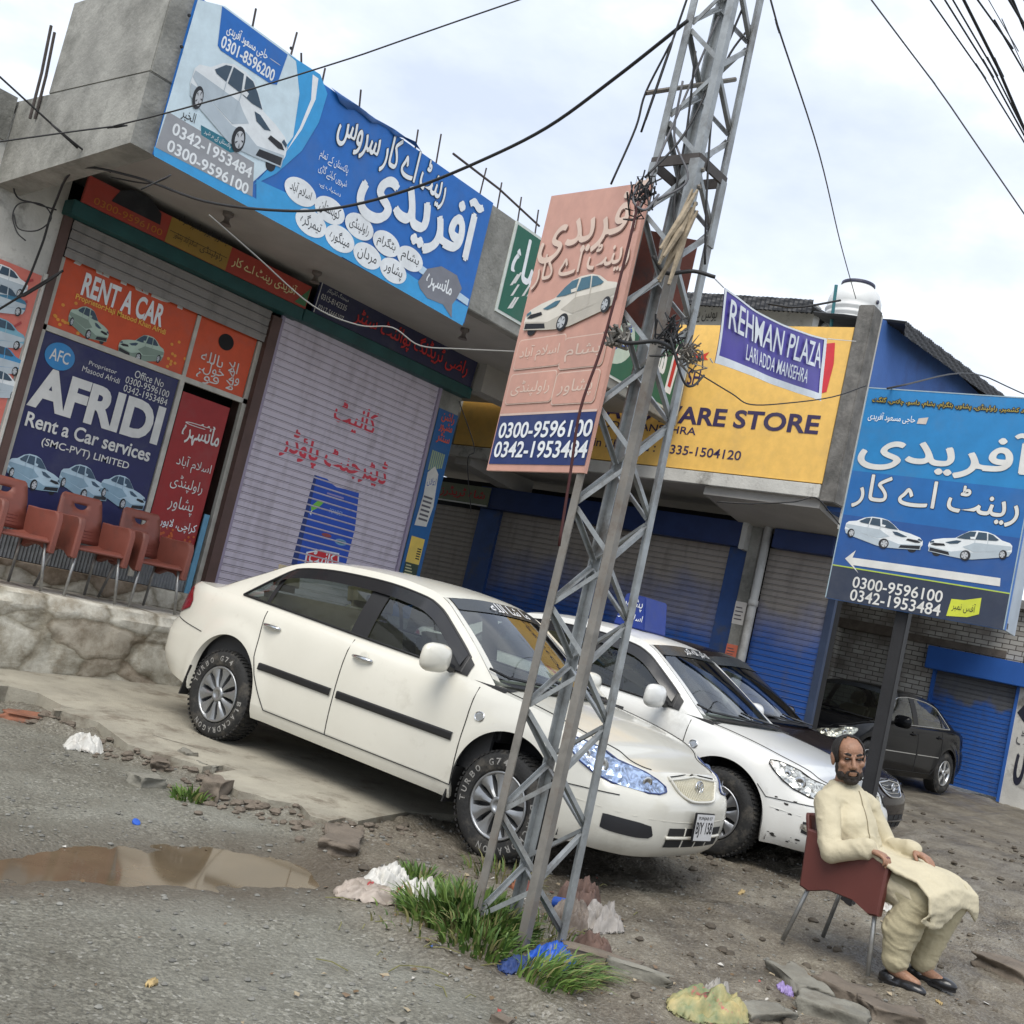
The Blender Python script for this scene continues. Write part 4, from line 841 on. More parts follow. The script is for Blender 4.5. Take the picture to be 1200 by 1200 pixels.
def subdiv_text(b, s_, r, m, off, fn, l):
    vs, fs = textmesh(s_, off); u0, v0, u1, v1 = r; vs = list(vs); out_ = []; mid = {}
    def mp(i, j):
        k = (min(i, j), max(i, j))
        if k not in mid: mid[k] = len(vs); vs.append(((vs[i][0]+vs[j][0])/2, (vs[i][1]+vs[j][1])/2))
        return mid[k]
    from mathutils.geometry import tessellate_polygon
    T = []
    for f in fs:
        if len(f) == 3: T.append(tuple(f))
        else: T += [(f[t[0]], f[t[1]], f[t[2]]) for t in tessellate_polygon([[Vector((vs[i][0], vs[i][1]*.2, 0)) for i in f]])]
    for _ in range(2): T = [t for a, c, d in T for t in ((a, mp(a,c), mp(a,d)), (c, mp(c,d), mp(a,c)), (d, mp(a,d), mp(c,d)), (mp(a,c), mp(c,d), mp(a,d)))]
    b.add([fn(u0+(u1-u0)*x, v0+(v1-v0)*y, l) for x, y in vs], T, m)
b = MB(); subdiv_text(b, 'REHMAN PLAZA', (.04,.50,.94,.90), wh, .006, bfn, .016); subdiv_text(b, 'LARI ADDA MANSEHRA', (.20,.19,.80,.42), wh, .004, bfn, .016); wpart(b, 'lettering', wh, root)
b = MB(); b.tube([q[0], dep(838,327,6.3)], .004, 5); b.tube([q[1], at(1003,400,'x',YX-.1)], .004, 5); b.tube([q[3], dep(832,420,6.4)], .004, 5); wpart(b, 'tie_string', mat('white string', (.6,.6,.58), .8), root)
# ---- blue signboard on the black post
bl = dep(967,700,8.1); zb = bl.z; brr = at(1177,738,'z',zb); ud = (brr-bl); bw = ud.length; ud.normalize(); nn_ = ud.cross(Vector((0,0,1))); zt = 3.67; bt = .36
root = sign('signboard', 'tall blue rent a car signboard with a white arrow on a black post', Vector((bl.x, bl.y, 0)))
b = MB(); b.prism([bl, brr, brr+Vector((0,0,zt-zb)), bl+Vector((0,0,zt-zb))], -nn_*.05, ROY); wpart(b, 'board', ROY, root)
b = MB(); b.prism([brr-nn_*.052, brr-nn_*bt, brr-nn_*bt+Vector((0,0,zt-zb)), brr-nn_*.052+Vector((0,0,zt-zb))], -ud*.02, None); wpart(b, 'side_panel', mat('pale tin', S(176,186,196), .5, .2, var=.2, vscale=4), root)
b = MB()
for f in (.02, .5, .98): p = bl+Vector((0,0,(zt-zb)*f)); b.bar(p-nn_*.075, p+ud*bw-nn_*.075, .04, .04)
for f in (.03, .97): p = bl+ud*(bw*f); b.bar(p-nn_*.12, p-nn_*.12+Vector((0,0,zt-zb)), .04, .04)
wpart(b, 'back_frame', RUST, root)
A = Art(bl, ud); B6 = Z(800,300,2.6075); H = zt-zb
DEEP = ink(28, 80, 146); A.rect((0,.245,bw,H), ink(26, 124, 184), 0); A.rect((0,.245,bw,.62), DEEP, 1); A.rect((0,.62,bw,.95), ink(22,100,168), 1); A.rect((0,0,bw,.24), ink(42, 52, 72), 1); A.rect((0,.238,bw,.247), ink(170,190,70), 2)
for r in ((0,0,.008,H),(0,H-.008,bw,H),(bw-.008,0,bw,H)): A.rect(r, ink(150,170,180), 2)
def bx(s_, a_, c_, m, hh, off=0, l=3, out=None):
    r = A.R(B6(*a_),B6(*c_)); v = (r[1]+r[3])/2; f = A.otext if out else A.text
    if out: A.otext(s_, (r[0], v-hh/2, r[2], v+hh/2), m, out, l, off, .005)
    else: A.text(s_, (r[0], v-hh/2, r[2], v+hh/2), m, l, off)
bx('آزاد کشمیر، راولپنڈی، پشاور، بٹگرام، بشام، داسو، چلاس، گلگت', (582,440),(1062,478), ink(170,150,60), .055, .01, out=BLK)
bx('حاجی مسعود آفریدی', (568,492),(712,500), wh, .07, .008); A.poly([B6(*p) for p in ((722,497),(752,494),(744,515),(716,513))], ink(200,190,180), 3)
bx('آفریدی', (545,585),(1078,615), WH2, .345, .022, out=BLK); bx('رینٹ اے کار', (525,720),(1030,770), WH2, .25, .012, out=BLK)
for a_, c_, fl in (((492,842),(742,862), True), ((748,880),(1010,898), False)):
    r = A.R(B6(*a_),B6(*c_)); m_ = (r[1]+r[3])/2; carpic(A, (r[0], m_-.10, r[2], m_+.12), CARW, CARL, BLK, GLS, SIL, 3, flip=fl)
A.poly([B6(*p) for p in ((497,925),(530,900),(520,922),(972,985),(970,1010),(522,945),(538,970))], WH2, 3)
bx('0300-9596100', (520,1000),(796,1038), WH2, .083, .012); bx('0342-1953484', (512,1040),(790,1078), WH2, .083, .012)
A.poly([B6(*p) for p in ((822,1048),(860,1052),(914,1045),(906,1095),(870,1104),(806,1100))], ink(196,204,60), 3); r = A.R(B6(822,1085),B6(898,1065)); A.text('آفس نمبر', r, BLK, 4)
adopt(A.build('lettering'), root)
pc = Vector((bl.x, bl.y, 0)) + ud*bw*.44 - nn_*.11
b = MB(); b.box((pc.x-.044, pc.y-.044, -.05), (pc.x+.044, pc.y+.044, zb+.9)); wpart(b, 'post', mat('black post paint', (.014,.014,.016), .55, var=.4, vscale=9, bump=.1), root, bevel=.006)
# ---- pink banner tied to the pylon
D_ = 5.25; pbr = dep(684,554,D_); pbl = at(570,551,'z',pbr.z)
def above(p, x, y):
    d = ray(x, y); t_ = (p.x*d.x+p.y*d.y)/(d.x*d.x+d.y*d.y); return CAM+d*t_
ptl = above(pbl, 641.6, 228.5); ptr = above(pbr, 757, 212); ptl.x, ptl.y = pbl.x, pbl.y; ptr.x, ptr.y = pbr.x, pbr.y
root = sign('hanging_sign', 'faded pink and navy rent a car panel tied to the side of the lattice pylon', pbl, 'sign'); ud = (pbr-pbl).normalized(); nn_ = ud.cross(Vector((0,0,1)))
PNK = ink(204, 156, 140); b = MB(); b.prism([pbl, pbr, ptr, ptl], -nn_*.02, PNK); wpart(b, 'board', PNK, root)
A = Art(pbl, ud); w = (pbr-pbl).length
r = A.R(GP(85,938),GP(480,940)); A.rect((.012,.035,w-.002,r[1]), ink(34,54,108), 0); A.rect((.012,r[1],w,r[1]+.012), ink(214,190,176), 1)
def py(y_): return A.px(GP(200,y_))[1]
LGT = ink(220, 196, 180); SHD = ink(120, 84, 74)
def pt(s_, a_, c_, m, hh, off=0, out=None):
    r = A.R(GP(*a_),GP(*c_)); v = (r[1]+r[3])/2
    if out: A.text(s_, (r[0]+.008, v-hh/2-.008, min(r[2],w)+.004, v+hh/2-.008), out, 2, off)
    A.text(s_, (r[0], v-hh/2, min(r[2],w-.004), v+hh/2), m, 3, off)
pt('0300-9596100', (88,1012),(455,1010), wh, .088, .02); pt('0342-1953484', (70,1088),(440,1092), wh, .088, .02)
pt('آفریدی', (262,235),(640,180), LGT, .32, .015, SHD); pt('رینٹ اے کار', (232,372),(590,350), LGT, .19, .01, SHD)
r = A.R(GP(195,530),GP(545,520)); m_ = (r[1]+r[3])/2; carpic(A, (r[0], m_-.14, min(r[2],w-.01), m_+.15), ink(222,216,204), ink(186,180,168), BLK, ink(70,110,128), SIL, 3)
for (a_, c_, s_) in (((155,710),(335,712),'اسلام آباد'), ((330,710),(500,705),'بشام'), ((122,848),(300,850),'راولپنڈی'), ((300,850),(470,845),'پشاور')):
    r = A.R(GP(*a_),GP(*c_)); v = (r[1]+r[3])/2; r = (r[0], v-.085, min(r[2], w-.004), v+.085); A.rrect(r, LGT, 1, .15); A.rrect((r[0]+.005, r[1]+.005, r[2]-.005, r[3]-.005), PNK, 2, .15); A.text(s_, (r[0]+.04, v-.045, r[2]-.04, v+.045), LGT, 3, .005)
adopt(A.build('lettering'), root)
PINK = (pbl, pbr, ptl, ptr)
# ================================================================== CARS
WCZ = .335
_OUT = [(2.205,0),(2.195,.24),(2.165,.45),(2.085,.62),(1.93,.745),(1.66,.808),(1.30,.835),(.8,.846),(0,.85),(-.8,.848),(-1.3,.84),(-1.7,.818),(-2.0,.775),(-2.17,.70),(-2.26,.56),(-2.30,.35),(-2.315,.15),(-2.315,0)]
def _curve(P, n=40):
    """Catmull-Rom through P"""
    Q = [Vector((2*P[0][0]-P[1][0]*1.0, -P[1][1]))] + [Vector(p) for p in P] + [Vector((P[-2][0], -P[-2][1]))]; Q[0] = Vector((P[1][0], -P[1][1])); r = []
    for i in range(1, len(Q)-2):
        for k in range(n):
            t = k/n; a, b, c, d = Q[i-1], Q[i], Q[i+1], Q[i+2]
            r.append(.5*((2*b)+(c-a)*t+(2*a-5*b+4*c-d)*t*t+(3*b-a-3*c+d)*t**3))
    r.append(Q[-2]); return r
_C = _curve(_OUT); _L = [0]
for i in range(1, len(_C)): _L.append(_L[-1]+(_C[i]-_C[i-1]).length)
_CX = np.array([c.x for c in _C]); _CY = np.array([c.y for c in _C]); _LL = np.array(_L); SMAX = _L[-1]
def O(s): return float(np.interp(s, _LL, _CX)), float(np.interp(s, _LL, _CY))
def ONRM(s):
    e = .012; a = O(max(s-e, 0)); b = O(min(s+e, SMAX)); tx, ty = b[0]-a[0], b[1]-a[1]; l = math.hypot(tx, ty); nx_, ny_ = ty/l, -tx/l
    if s < .02: return 1.0, 0.0
    if s > SMAX-.02: return -1.0, 0.0
    return -ty/l*-1, -tx/l
def SX_(x):
    """arc position of a point on the flank with the given x"""
    return float(np.interp(-x, -_CX, _LL))
def SY_(y): 
    k = int(np.argmax(_CX < 1.9)); return float(np.interp(y, _CY[:k], _LL[:k]))
_zt = ([-2.315,-2.2,-2.0,-1.7,-1.3,-.8,0,.5,.9,1.1,1.4,1.7,1.95,2.1,2.215], [.985,.998,1.0,.995,.985,.972,.948,.935,.92,.905,.868,.812,.752,.715,.70])
def ZT(x): return pchip(x, *_zt)
ARC = .372
def ZB(x):
    z = pchip(x, [-2.315,-2.1,-1.75,-1.6,1.6,1.8,2.1,2.215], [.30,.28,.25,.20,.20,.215,.215,.225])
    for c in (1.3, -1.3):
        if abs(x-c) < ARC: z = max(z, WCZ+math.sqrt(ARC**2-(x-c)**2))
    return z
_ps = ([.15,.20,.26,.33,.45,.60,.74,.83,.89,.93,.96,1.0], [.075,.050,.022,.010,.002,0,.006,.018,.034,.055,.08,.11])
_pf = ([.15,.20,.25,.32,.42,.52,.575,.61,.66,.69,.72,.76], [.15,.11,.05,.012,0,.005,.022,.055,.085,.11,.16,.26])
_pr = ([.2,.30,.36,.45,.60,.66,.70,.80,.92,.97,1.0], [.14,.06,.02,.0,.0,.012,.04,.055,.08,.10,.135])
def DOFF(x, z):
    zt = ZT(x); wf = sstep(1.62, 2.08, x); wr = sstep(1.75, 2.2, -x)
    zs = z + (.955-zt)*sstep(.62, 1, (z-.2)/(zt-.2)) if x > -.9 else z - (zt-.955)*sstep(.62, 1, (z-.2)/(zt-.2))
    d = pchip(zs, *_ps)
    if wf: d = d*(1-wf)+pchip(z, *_pf)*wf
    if wr: d = d*(1-wr)+pchip(z, *_pr)*wr
    for c in (1.3, -1.3):     # flared arch lips
        r = math.hypot(x-c, z-WCZ)
        if r < .52: d -= .016*sstep(.52, .40, r)
    return d
def SH(s, z, off=0):
    """point on the left flank of the lower shell"""
    x, y = O(s); nx_, ny_ = NR(s); d = DOFF(x, z)-off
    return Vector((x-nx_*d, max(y-ny_*d, 0) if s > .01 else 0, z))
def NR(s):
    e = .02; a = O(max(s-e, 0)); b = O(min(s+e, SMAX)); tx, ty = b[0]-a[0], b[1]-a[1]; l = math.hypot(tx, ty)
    n = (-ty/l*-1, tx/l*-1)   # rotate tangent: outline runs nose -> left side -> tail
    if s < .02: return (1.0, 0.0)
    if s > SMAX-.02: return (-1.0, 0.0)
    return n
def mir(v): return Vector((v.x, -v.y, v.z))
# greenhouse
_rx = [-1.74,-1.62,-1.40,-1.15,-.95,-.6,-.2,.2,.34,.5,.7,.9,1.0]
_rz = [1.005,1.075,1.19,1.315,1.372,1.412,1.425,1.398,1.355,1.262,1.135,1.0,.935]
_ry = [.690,.660,.615,.578,.566,.568,.572,.572,.580,.605,.645,.700,.735]
def RAIL(x): return pchip(x, _rx, _ry), pchip(x, _rx, _rz)
def BELT(x): return SH(SX_(x), ZT(x))
def GS(x, z, off=0):
    b = BELT(x); ry, rz = RAIL(x); t = min(max((z-b.z)/max(rz-b.z, 1e-4), 0), 1)
    y = b.y+(ry-b.y)*t + .022*math.sin(math.pi*min(t,1))*(min(rz-b.z,.3)/.3)
    return Vector((x, y+off, z+off*.25))
def HI(x): return min(RAIL(x)[1]-.055, 1.375-.88*max(0, -.98-x), 10)
def LO(x): return ZT(x)+.022
DX0, DX1 = -1.395, .74
def make_car(name, root, paint, opt):
    P = lambda b, n, m=None, par=root, **k: b.build(n, m, par, **k)
    blk = mat('car black trim', (.012,.012,.013), .45, var=.2, vscale=12); rub = mat('car rubber', (.018,.018,.018), .75)
    chrome = mat('car chrome', (.62,.63,.64), .18, 1); gap = mat('panel gap', (.02,.02,.02), .9)
    glass = bpy.data.materials.get('car glass')
    if not glass:
        glass = bpy.data.materials.new('car glass'); glass.use_nodes = True; t = glass.node_tree; t.nodes.clear()
        o_ = t.nodes.new('ShaderNodeOutputMaterial'); tr = t.nodes.new('ShaderNodeBsdfTransparent'); gl = t.nodes.new('ShaderNodeBsdfGlossy'); lw0 = t.nodes.new('ShaderNodeLayerWeight'); lw0.inputs['Blend'].default_value = .5; lwp = t.nodes.new('ShaderNodeMath'); lwp.operation = 'POWER'; lwp.inputs[1].default_value = 3.2; t.links.new(lw0.outputs['Facing'], lwp.inputs[0]); lw = t.nodes.new('ShaderNodeMapRange'); lw.inputs['To Min'].default_value = .07; lw.inputs['To Max'].default_value = .85; t.links.new(lwp.outputs[0], lw.inputs['Value']); ms = t.nodes.new('ShaderNodeMixShader')
        tr.inputs['Color'].default_value = (.50,.55,.53,1); gl.inputs['Roughness'].default_value = .03; gl.inputs['Color'].default_value = (.95,.97,1,1)
        n_ = t.nodes.new('ShaderNodeTexNoise'); n_.inputs['Scale'].default_value = 60; tc_ = t.nodes.new('ShaderNodeTexCoord'); t.links.new(tc_.outputs['Object'], n_.inputs['Vector']); mr_ = t.nodes.new('ShaderNodeMapRange'); mr_.inputs['From Min'].default_value = .55; mr_.inputs['From Max'].default_value = .8; mr_.inputs['To Min'].default_value = .02; mr_.inputs['To Max'].default_value = .16; t.links.new(n_.outputs['Fac'], mr_.inputs['Value']); t.links.new(mr_.outputs[0], gl.inputs['Roughness'])
        t.links.new(lw.outputs[0], ms.inputs['Fac']); t.links.new(tr.outputs[0], ms.inputs[1]); t.links.new(gl.outputs[0], ms.inputs[2]); t.links.new(ms.outputs[0], o_.inputs['Surface'])
    # ---- stations
    ss = set(np.linspace(0, SX_(1.72), 34)) | set(np.linspace(SX_(-1.72), SMAX, 34))
    xs = set(np.linspace(-1.72, 1.72, 90))
    for c in (1.3, -1.3):
        xs = {x for x in xs if abs(abs(x-c)-ARC) > .014}
        for k in range(0, 37): xs.add(c+ARC*math.cos(math.pi*k/36)*.9995)
        xs |= {c-ARC*1.004, c+ARC*1.004}
    for x in (-1.06,-.18,.93): xs.add(x)
    st = sorted(ss | {SX_(x) for x in xs}); st = [s for i, s in enumerate(st) if i == 0 or s-st[i-1] > 1e-4]
    tt = [0,.06,.13,.21,.30,.40,.50,.58,.66,.73,.79,.84,.885,.92,.945,.965,.982,1.0]
    body = MB(); doors = {}
    TOP = []; side = []
    for s in st:
        x = O(s)[0]; zb, zt = ZB(x), ZT(x); side.append([SH(s, zb+t*(zt-zb)) for t in tt]); TOP.append(side[-1][-1])
    def dkey(i):
        x = (O(st[i])[0]+O(st[i+1])[0])/2
        return 'front' if -.18 < x < .93 else 'rear' if -1.06 < x < -.18 else None
    for sg in (1, -1):
        for i in range(len(st)-1):
            for j in range(len(tt)-1):
                q = [side[i][j], side[i+1][j], side[i+1][j+1], side[i][j+1]]
                if sg < 0: q = [mir(v) for v in q][::-1]
                k = dkey(i) if sum(v.z for v in q)/4 > .285 else None
                b = body if k is None else doors.setdefault((k, sg), MB())
                b.add(q, [(3,2,1,0)])
        # turned-in lower edge
        b = body; rows = [[(v if sg > 0 else mir(v)) for v in (side[i][0], Vector((side[i][0].x*.985, side[i][0].y*.955, side[i][0].z+.012)))] for i in range(len(st))]
        b.grid(rows, flip=sg < 0)
    # hood and deck: rows straight across between the two shoulder lines
    vv = np.linspace(-1, 1, 25)
    hood = MB(); rows = []
    for i, s in enumerate(st):
        p = TOP[i]
        if p.x < .86 or p.y < .004: continue
        cr = .040*sstep(2.14, 1.5, p.x)+.012; rows.append([Vector((p.x, p.y*v, p.z+cr*(1-abs(v)**2.2))) for v in vv])
    nose = TOP[0]; hood.grid(rows[::-1][::-1], flip=False)
    deck = []
    for i, s in enumerate(st):
        p = TOP[i]
        if p.x > -1.50 or p.y < .004: continue
        deck.append([Vector((p.x, p.y*v, p.z+(.02*sstep(-2.26,-2.0,p.x)+.004)*(1-abs(v)**2.5))) for v in vv])
    # greenhouse painted surfaces
    gx_ = sorted(set(np.linspace(-1.74, 1.0, 64)) | {DX0, DX1, -.24, -.10}); wins = []
    for sg in (1, -1):
        F = (lambda v: v) if sg > 0 else mir
        lo = []; up_ = []
        for x in gx_:
            zt, rz = ZT(x), RAIL(x)[1]
            inside = DX0 <= x <= DX1
            lo.append([F(GS(x, zt+(LO(x)-zt)*k/2)) for k in range(3)] if inside else None)
            up_.append([F(GS(x, HI(x)+(rz-HI(x))*k/3)) if inside else F(GS(x, zt+(rz-zt)*k/3)) for k in range(4)])
        for i in range(len(gx_)-1):
            a_, c_ = lo[i], lo[i+1]
            if a_ and c_: body.grid([a_, c_], flip=sg > 0)
        for i in range(len(gx_)-1):
            a_in, c_in = lo[i] is not None, lo[i+1] is not None
            if a_in == c_in: body.grid([up_[i], up_[i+1]], flip=sg > 0)
            else:
                xo = gx_[i] if not a_in else gx_[i+1]
                xi = gx_[i+1] if not a_in else gx_[i]
                rowo = [F(GS(xo, ZT(xo)+(RAIL(xo)[1]-ZT(xo))*k/6)) for k in range(7)]
                rowi = [F(GS(xi, ZT(xi)+(RAIL(xi)[1]-ZT(xi))*k/6)) for k in range(7)]
                body.grid([rowo, rowi] if not a_in else [rowi, rowo], flip=sg > 0)
        for x0, x1, nm in ((DX0, -.245, 'rear'), (-.095, DX1, 'front')):
            wb = MB(); n = 18; rows = []
            for i in range(n+1):
                x = x0+(x1-x0)*i/n; l, h = LO(x)+.004, HI(x)-.004; rows.append([F(GS(x, l+(h-l)*k/5, -.004)) for k in range(6)])
            wb.grid(rows, flip=sg > 0); wins.append((wb, nm, sg))
    # roof with header curves
    def hdr(v): return Vector((.30+.085*(1-v*v), .575*v, RAIL(.30)[1]-.004+.048*(1-v*v)))
    def rhd(v): return Vector((-.98-.05*(1-v*v), .567*v, RAIL(-.98)[1]-.002+.042*(1-v*v)))
    rows = []
    for i in range(21):
        x = -.98+1.28*i/20; ry, rz = RAIL(x); row = []
        for v in vv:
            a_, c_ = rhd(v), hdr(v); k = i/20; xx_ = a_.x+(c_.x-a_.x)*k; row.append(Vector((xx_, ry*v, rz+.046*(1-abs(v)**2.4))))
        rows.append(row)
    body.grid(rows, flip=True)
    roofrows = rows
    ws = MB(); rows = []
    for i in range(13):
        k = i/12; row = []
        xr = .96+(.30-.96)*k; ry, rz = RAIL(xr)
        for v in vv:
            bot = Vector((.985+.165*(1-v*v), 0, .925+.045*(1-abs(v)**3))); top = roofrows[-1][list(vv).index(v)]
            x = bot.x+(top.x-bot.x)*k; z = bot.z+(top.z-bot.z)*k+.018*math.sin(math.pi*k); z = z*(1-abs(v)**6)+(rz+.004)*abs(v)**6; x = x*(1-abs(v)**6)+xr*abs(v)**6
            row.append(Vector((x, ry*v, z)))
        rows.append(row)
    vi = [i for i, v in enumerate(vv) if abs(v) <= .93]
    ws.grid([[r[i] for i in vi] for r in rows]); wsr = rows
    for sg_ in (0, 1): body.grid([[r[i] for i in (range(0, vi[0]+1) if sg_ == 0 else range(vi[-1], 25))] for r in rows])
    rw = MB(); rows = []
    for i in range(11):
        k = i/10; row = []; xr = -1.70+(-.98+1.70)*k; ry, rz = RAIL(xr)
        for j, v in enumerate(vv):
            bot = Vector((-1.70-.10*(1-v*v), 0, 1.02+.012*(1-v*v))); top = roofrows[0][j]; x = bot.x+(top.x-bot.x)*k; z = bot.z+(top.z-bot.z)*k+.03*math.sin(math.pi*k)
            z = z*(1-abs(v)**6)+(rz+.004)*abs(v)**6; x = x*(1-abs(v)**6)+xr*abs(v)**6; row.append(Vector((x, ry*v, z)))
        rows.append(row)
    rw.grid([[r[i] for i in vi] for r in rows], flip=True); 
    for sg_ in (0, 1): body.grid([[r[i] for i in (range(0, vi[0]+1) if sg_ == 0 else range(vi[-1], 25))] for r in rows], flip=True)
    bo = fixn(P(body, 'body', paint), .9)
    ho = fixn(P(hood, 'hood', paint), .9)
    b = MB(); b.grid(deck, flip=True); fixn(P(b, 'boot_lid', paint), .9)
    dobj = {}
    for (k, sg), b in doors.items(): dobj[(k, sg)] = fixn(P(b, 'door', paint), .9)
    wo = P(ws, 'windshield', glass, smooth=True); P(rw, 'rear_window', glass, smooth=True)
    b = MB(); b.grid([[Vector((p.x+.004, p.y, p.z+.004)) for p in (wsr[12-k][i] for i in vi)] for k in range(0, 3)], flip=True); P(b, 'sun_strip', opt.get('strip', mat('tinted strip', (.03,.035,.04), .25)), wo)
    if opt.get('striptext'):
        b = MB(); vs, fs = textmesh(opt['striptext'], .01)
        def wsp(u, v): 
            j = vi[0]+u*(vi[-1]-vi[0]); i0 = min(int(j), 23); f = j-i0; k = 10.3+v*1.4; k0 = min(int(k), 11); g = k-k0
            p = (wsr[k0][i0]*(1-f)+wsr[k0][i0+1]*f)*(1-g)+(wsr[k0+1][i0]*(1-f)+wsr[k0+1][i0+1]*f)*g; return p+Vector((.012,0,.010))
        b.add([wsp(.72-.44*x if False else .28+.44*x, y) for x, y in vs], fs); P(b, 'lettering', ink(214,214,214), wo)
    for wb, nm, sg in wins: P(wb, 'side_window', glass, dobj[(nm, sg)], smooth=True)
    # trim
    def patch(pts, off, n=10, both=True, m=None, name='trim', par=root, thick=.0, sides=(1,-1), fn=SH):
        """pts: list of (s, zlo, zhi) along the shell"""
        res = []
        s_ = [p[0] for p in pts]; 
        for sg in sides:
            b = MB(); rows = []
            for i in range(n+1):
                s = s_[0]+(s_[-1]-s_[0])*i/n; l = float(np.interp(s, s_, [p[1] for p in pts])); h = float(np.interp(s, s_, [p[2] for p in pts])); row = [fn(s, l+(h-l)*k/5, off) for k in range(6)]
                if thick: row = [fn(s, l-.004, off-thick)]+row+[fn(s, h+.004, off-thick)]
                rows.append([v if sg > 0 else mir(v) for v in row])
            b.grid(rows, flip=sg > 0); o = P(b, name, m, par[sg] if isinstance(par, dict) else par, smooth=True); res.append(o)
        return res
    def line(pts, w, m=gap, off=.0025, name='panel_gap', par=None, fn=SH, sides=(1,-1)):
        for sg in sides:
            b = MB(); pp = [fn(*p, off) for p in pts]
            if sg < 0: pp = [mir(p) for p in pp]
            b.tube(pp, w, 5, cap=False); P(b, name, m, par or bo)
    xz = lambda x, z: (SX_(x), z)
    d_ = lambda x0, z0, x1, z1, n=8: [xz(x0+(x1-x0)*k/n, z0+(z1-z0)*k/n) for k in range(n+1)]
    line(d_(.93,.29,.93,.90), .0035); line(d_(-.18,.285,-.18,.945), .0035); line(d_(-1.0,.62,-1.06,.95)+[], .0035); line(d_(-.95,.50,-1.0,.62,3), .0035)
    line(d_(.93,.285,-.80,.285,16)+d_(-.80,.285,-.95,.50,5)[1:], .0035)
    line(d_(1.66,.53,2.0,.555,6)[::-1]+[xz(1.58,.60)], .003); line(d_(-1.66,.66,-2.1,.70,6)+[(SMAX-.5,.705),(SMAX-.2,.71),(SMAX,.71)], .003)
    # hood shut line
    for sg in (1, -1):
        pp = []
        for r_ in range(0, len(rows)): pass
        pts = []
        for i, s in enumerate(st):
            p = TOP[i]
            if .95 < p.x < 2.02: pts.append(Vector((p.x, sg*p.y*.93, p.z+.040*sstep(2.14,1.5,p.x)*(1-.93**2.2)+.012*(1-.93**2.2)+.002)))
        b = MB(); b.tube(pts, .0035, 5, cap=False); P(b, 'panel_gap', gap, ho)
    b = MB(); 0 and b.tube([SH(s, ZT(O(s)[0])-.012, .002) for s in np.linspace(0, SY_(.5), 12)][::-1]+[mir(SH(s, ZT(O(s)[0])-.012, .002)) for s in np.linspace(0, SY_(.5), 12)], .004, 5, cap=False)
    # b-pillar, window surround, rain visors
    for sg in (1, -1):
        F = (lambda v: v) if sg > 0 else mir
        b = MB(); b.grid([[F(GS(x, LO(x)-.004+(HI(x)-LO(x)+.008)*k/6, .003)) for k in range(7)] for x in (-.25, -.21, -.17, -.13, -.09)], flip=sg > 0); P(b, 'window_pillar', blk, bo, smooth=True)
        b = MB(); b.grid([[F(GS(x, LO(x)+(HI(x)-LO(x))*k/3, .002)) for k in range(4)] for x in (-1.13, -1.11, -1.09)], flip=sg > 0); P(b, 'window_pillar', blk, bo, smooth=True)
        xx_ = np.linspace(DX0, DX1, 40); loop = [F(GS(x, LO(x), .003)) for x in xx_]+[F(GS(x, HI(x), .003)) for x in xx_[::-1]]; loop.append(loop[0]); b = MB(); b.tube(loop, .009, 6, cap=False); P(b, 'window_trim', opt.get('wtrim', blk), bo)
        b = MB(); b.grid([[F(GS(x, max(HI(x)-.085+.085*k/4, LO(x)+.01), .006+.016*(1-k/4))) for k in range(5)] for x in np.linspace(DX0+.25, DX1-.02, 36)], flip=sg > 0)
        if opt.get('visor', True): P(b, 'rain_visor', mat('smoked visor', (.02,.02,.022), .12), bo, smooth=True)
        b = MB(); b.grid([[F(GS(x, LO(x)-.01+(HI(x)-LO(x)+.012)*k/3, .006)) for k in range(4)] for x in (.60, .67, .73, .80)], flip=sg > 0); P(b, 'mirror_base', blk, bo, smooth=True)
        # mirror
        mc = F(Vector((.675, .955, 1.005))); b = MB(); rows = []
        for i in range(9):
            th = math.pi*i/8; rows.append([mc+Vector((math.cos(th)*.065-.01*abs(math.sin(th)), .135*math.sin(th)*abs(math.cos(f))**.6*(1 if math.cos(f) >= 0 else -1), .092*math.sin(th)*abs(math.sin(f))**.6*(1 if math.sin(f) >= 0 else -1))) for f in [2*math.pi*k/20 for k in range(20)]])
        b.grid(rows, close=True); mo = fixn(P(b, 'wing_mirror', paint), 2); b = MB(); b.tube([F(Vector((.68,.79,.955))), F(Vector((.68,.90,.985)))], [.03,.026], 8); P(b, 'mirror_arm', blk, mo)
        # handles
        for x, k in ((-.02, 'front'), (-.93, 'rear')):
            b = MB(); b.tube([F(SH(SX_(x-.09+.18*q/6), .845+.012*(1 if x < -.5 else 0), .012+.018*math.sin(math.pi*q/6))) for q in range(7)], [.010,.014,.016,.016,.016,.014,.010], 8); P(b, 'door_handle', opt.get('handle', chrome), dobj[(k, sg)], smooth=True)
            b = MB(); b.lathe([(.0,.003),(.034,.002),(.042,.0005)], 16, Matrix.Translation(F(SH(SX_(x), .85, .002))) @ Matrix.Rotation(-rad(90)*sg,4,'X')); P(b, 'handle_recess', opt.get('recess', paint), dobj[(k, sg)])
    DP_ = lambda k: {1: dobj[(k,1)], -1: dobj[(k,-1)]}
    if opt.get('moulding', True):
        patch([(SX_(.86),.543,.588),(SX_(-.15),.543,.588)], .012, 12, m=blk, name='side_moulding', thick=.012, par=DP_('front')); patch([(SX_(-.21),.543,.588),(SX_(-.93),.547,.590)], .012, 12, m=blk, name='side_moulding', thick=.012, par=DP_('rear'))
    elif opt.get('mline'): patch([(SX_(.9),.55,.562),(SX_(-.15),.55,.562)], .006, 8, m=chrome, name='side_moulding', par=DP_('front')); patch([(SX_(-.21),.55,.562),(SX_(-.93),.55,.562)], .006, 8, m=chrome, name='side_moulding', par=DP_('rear'))
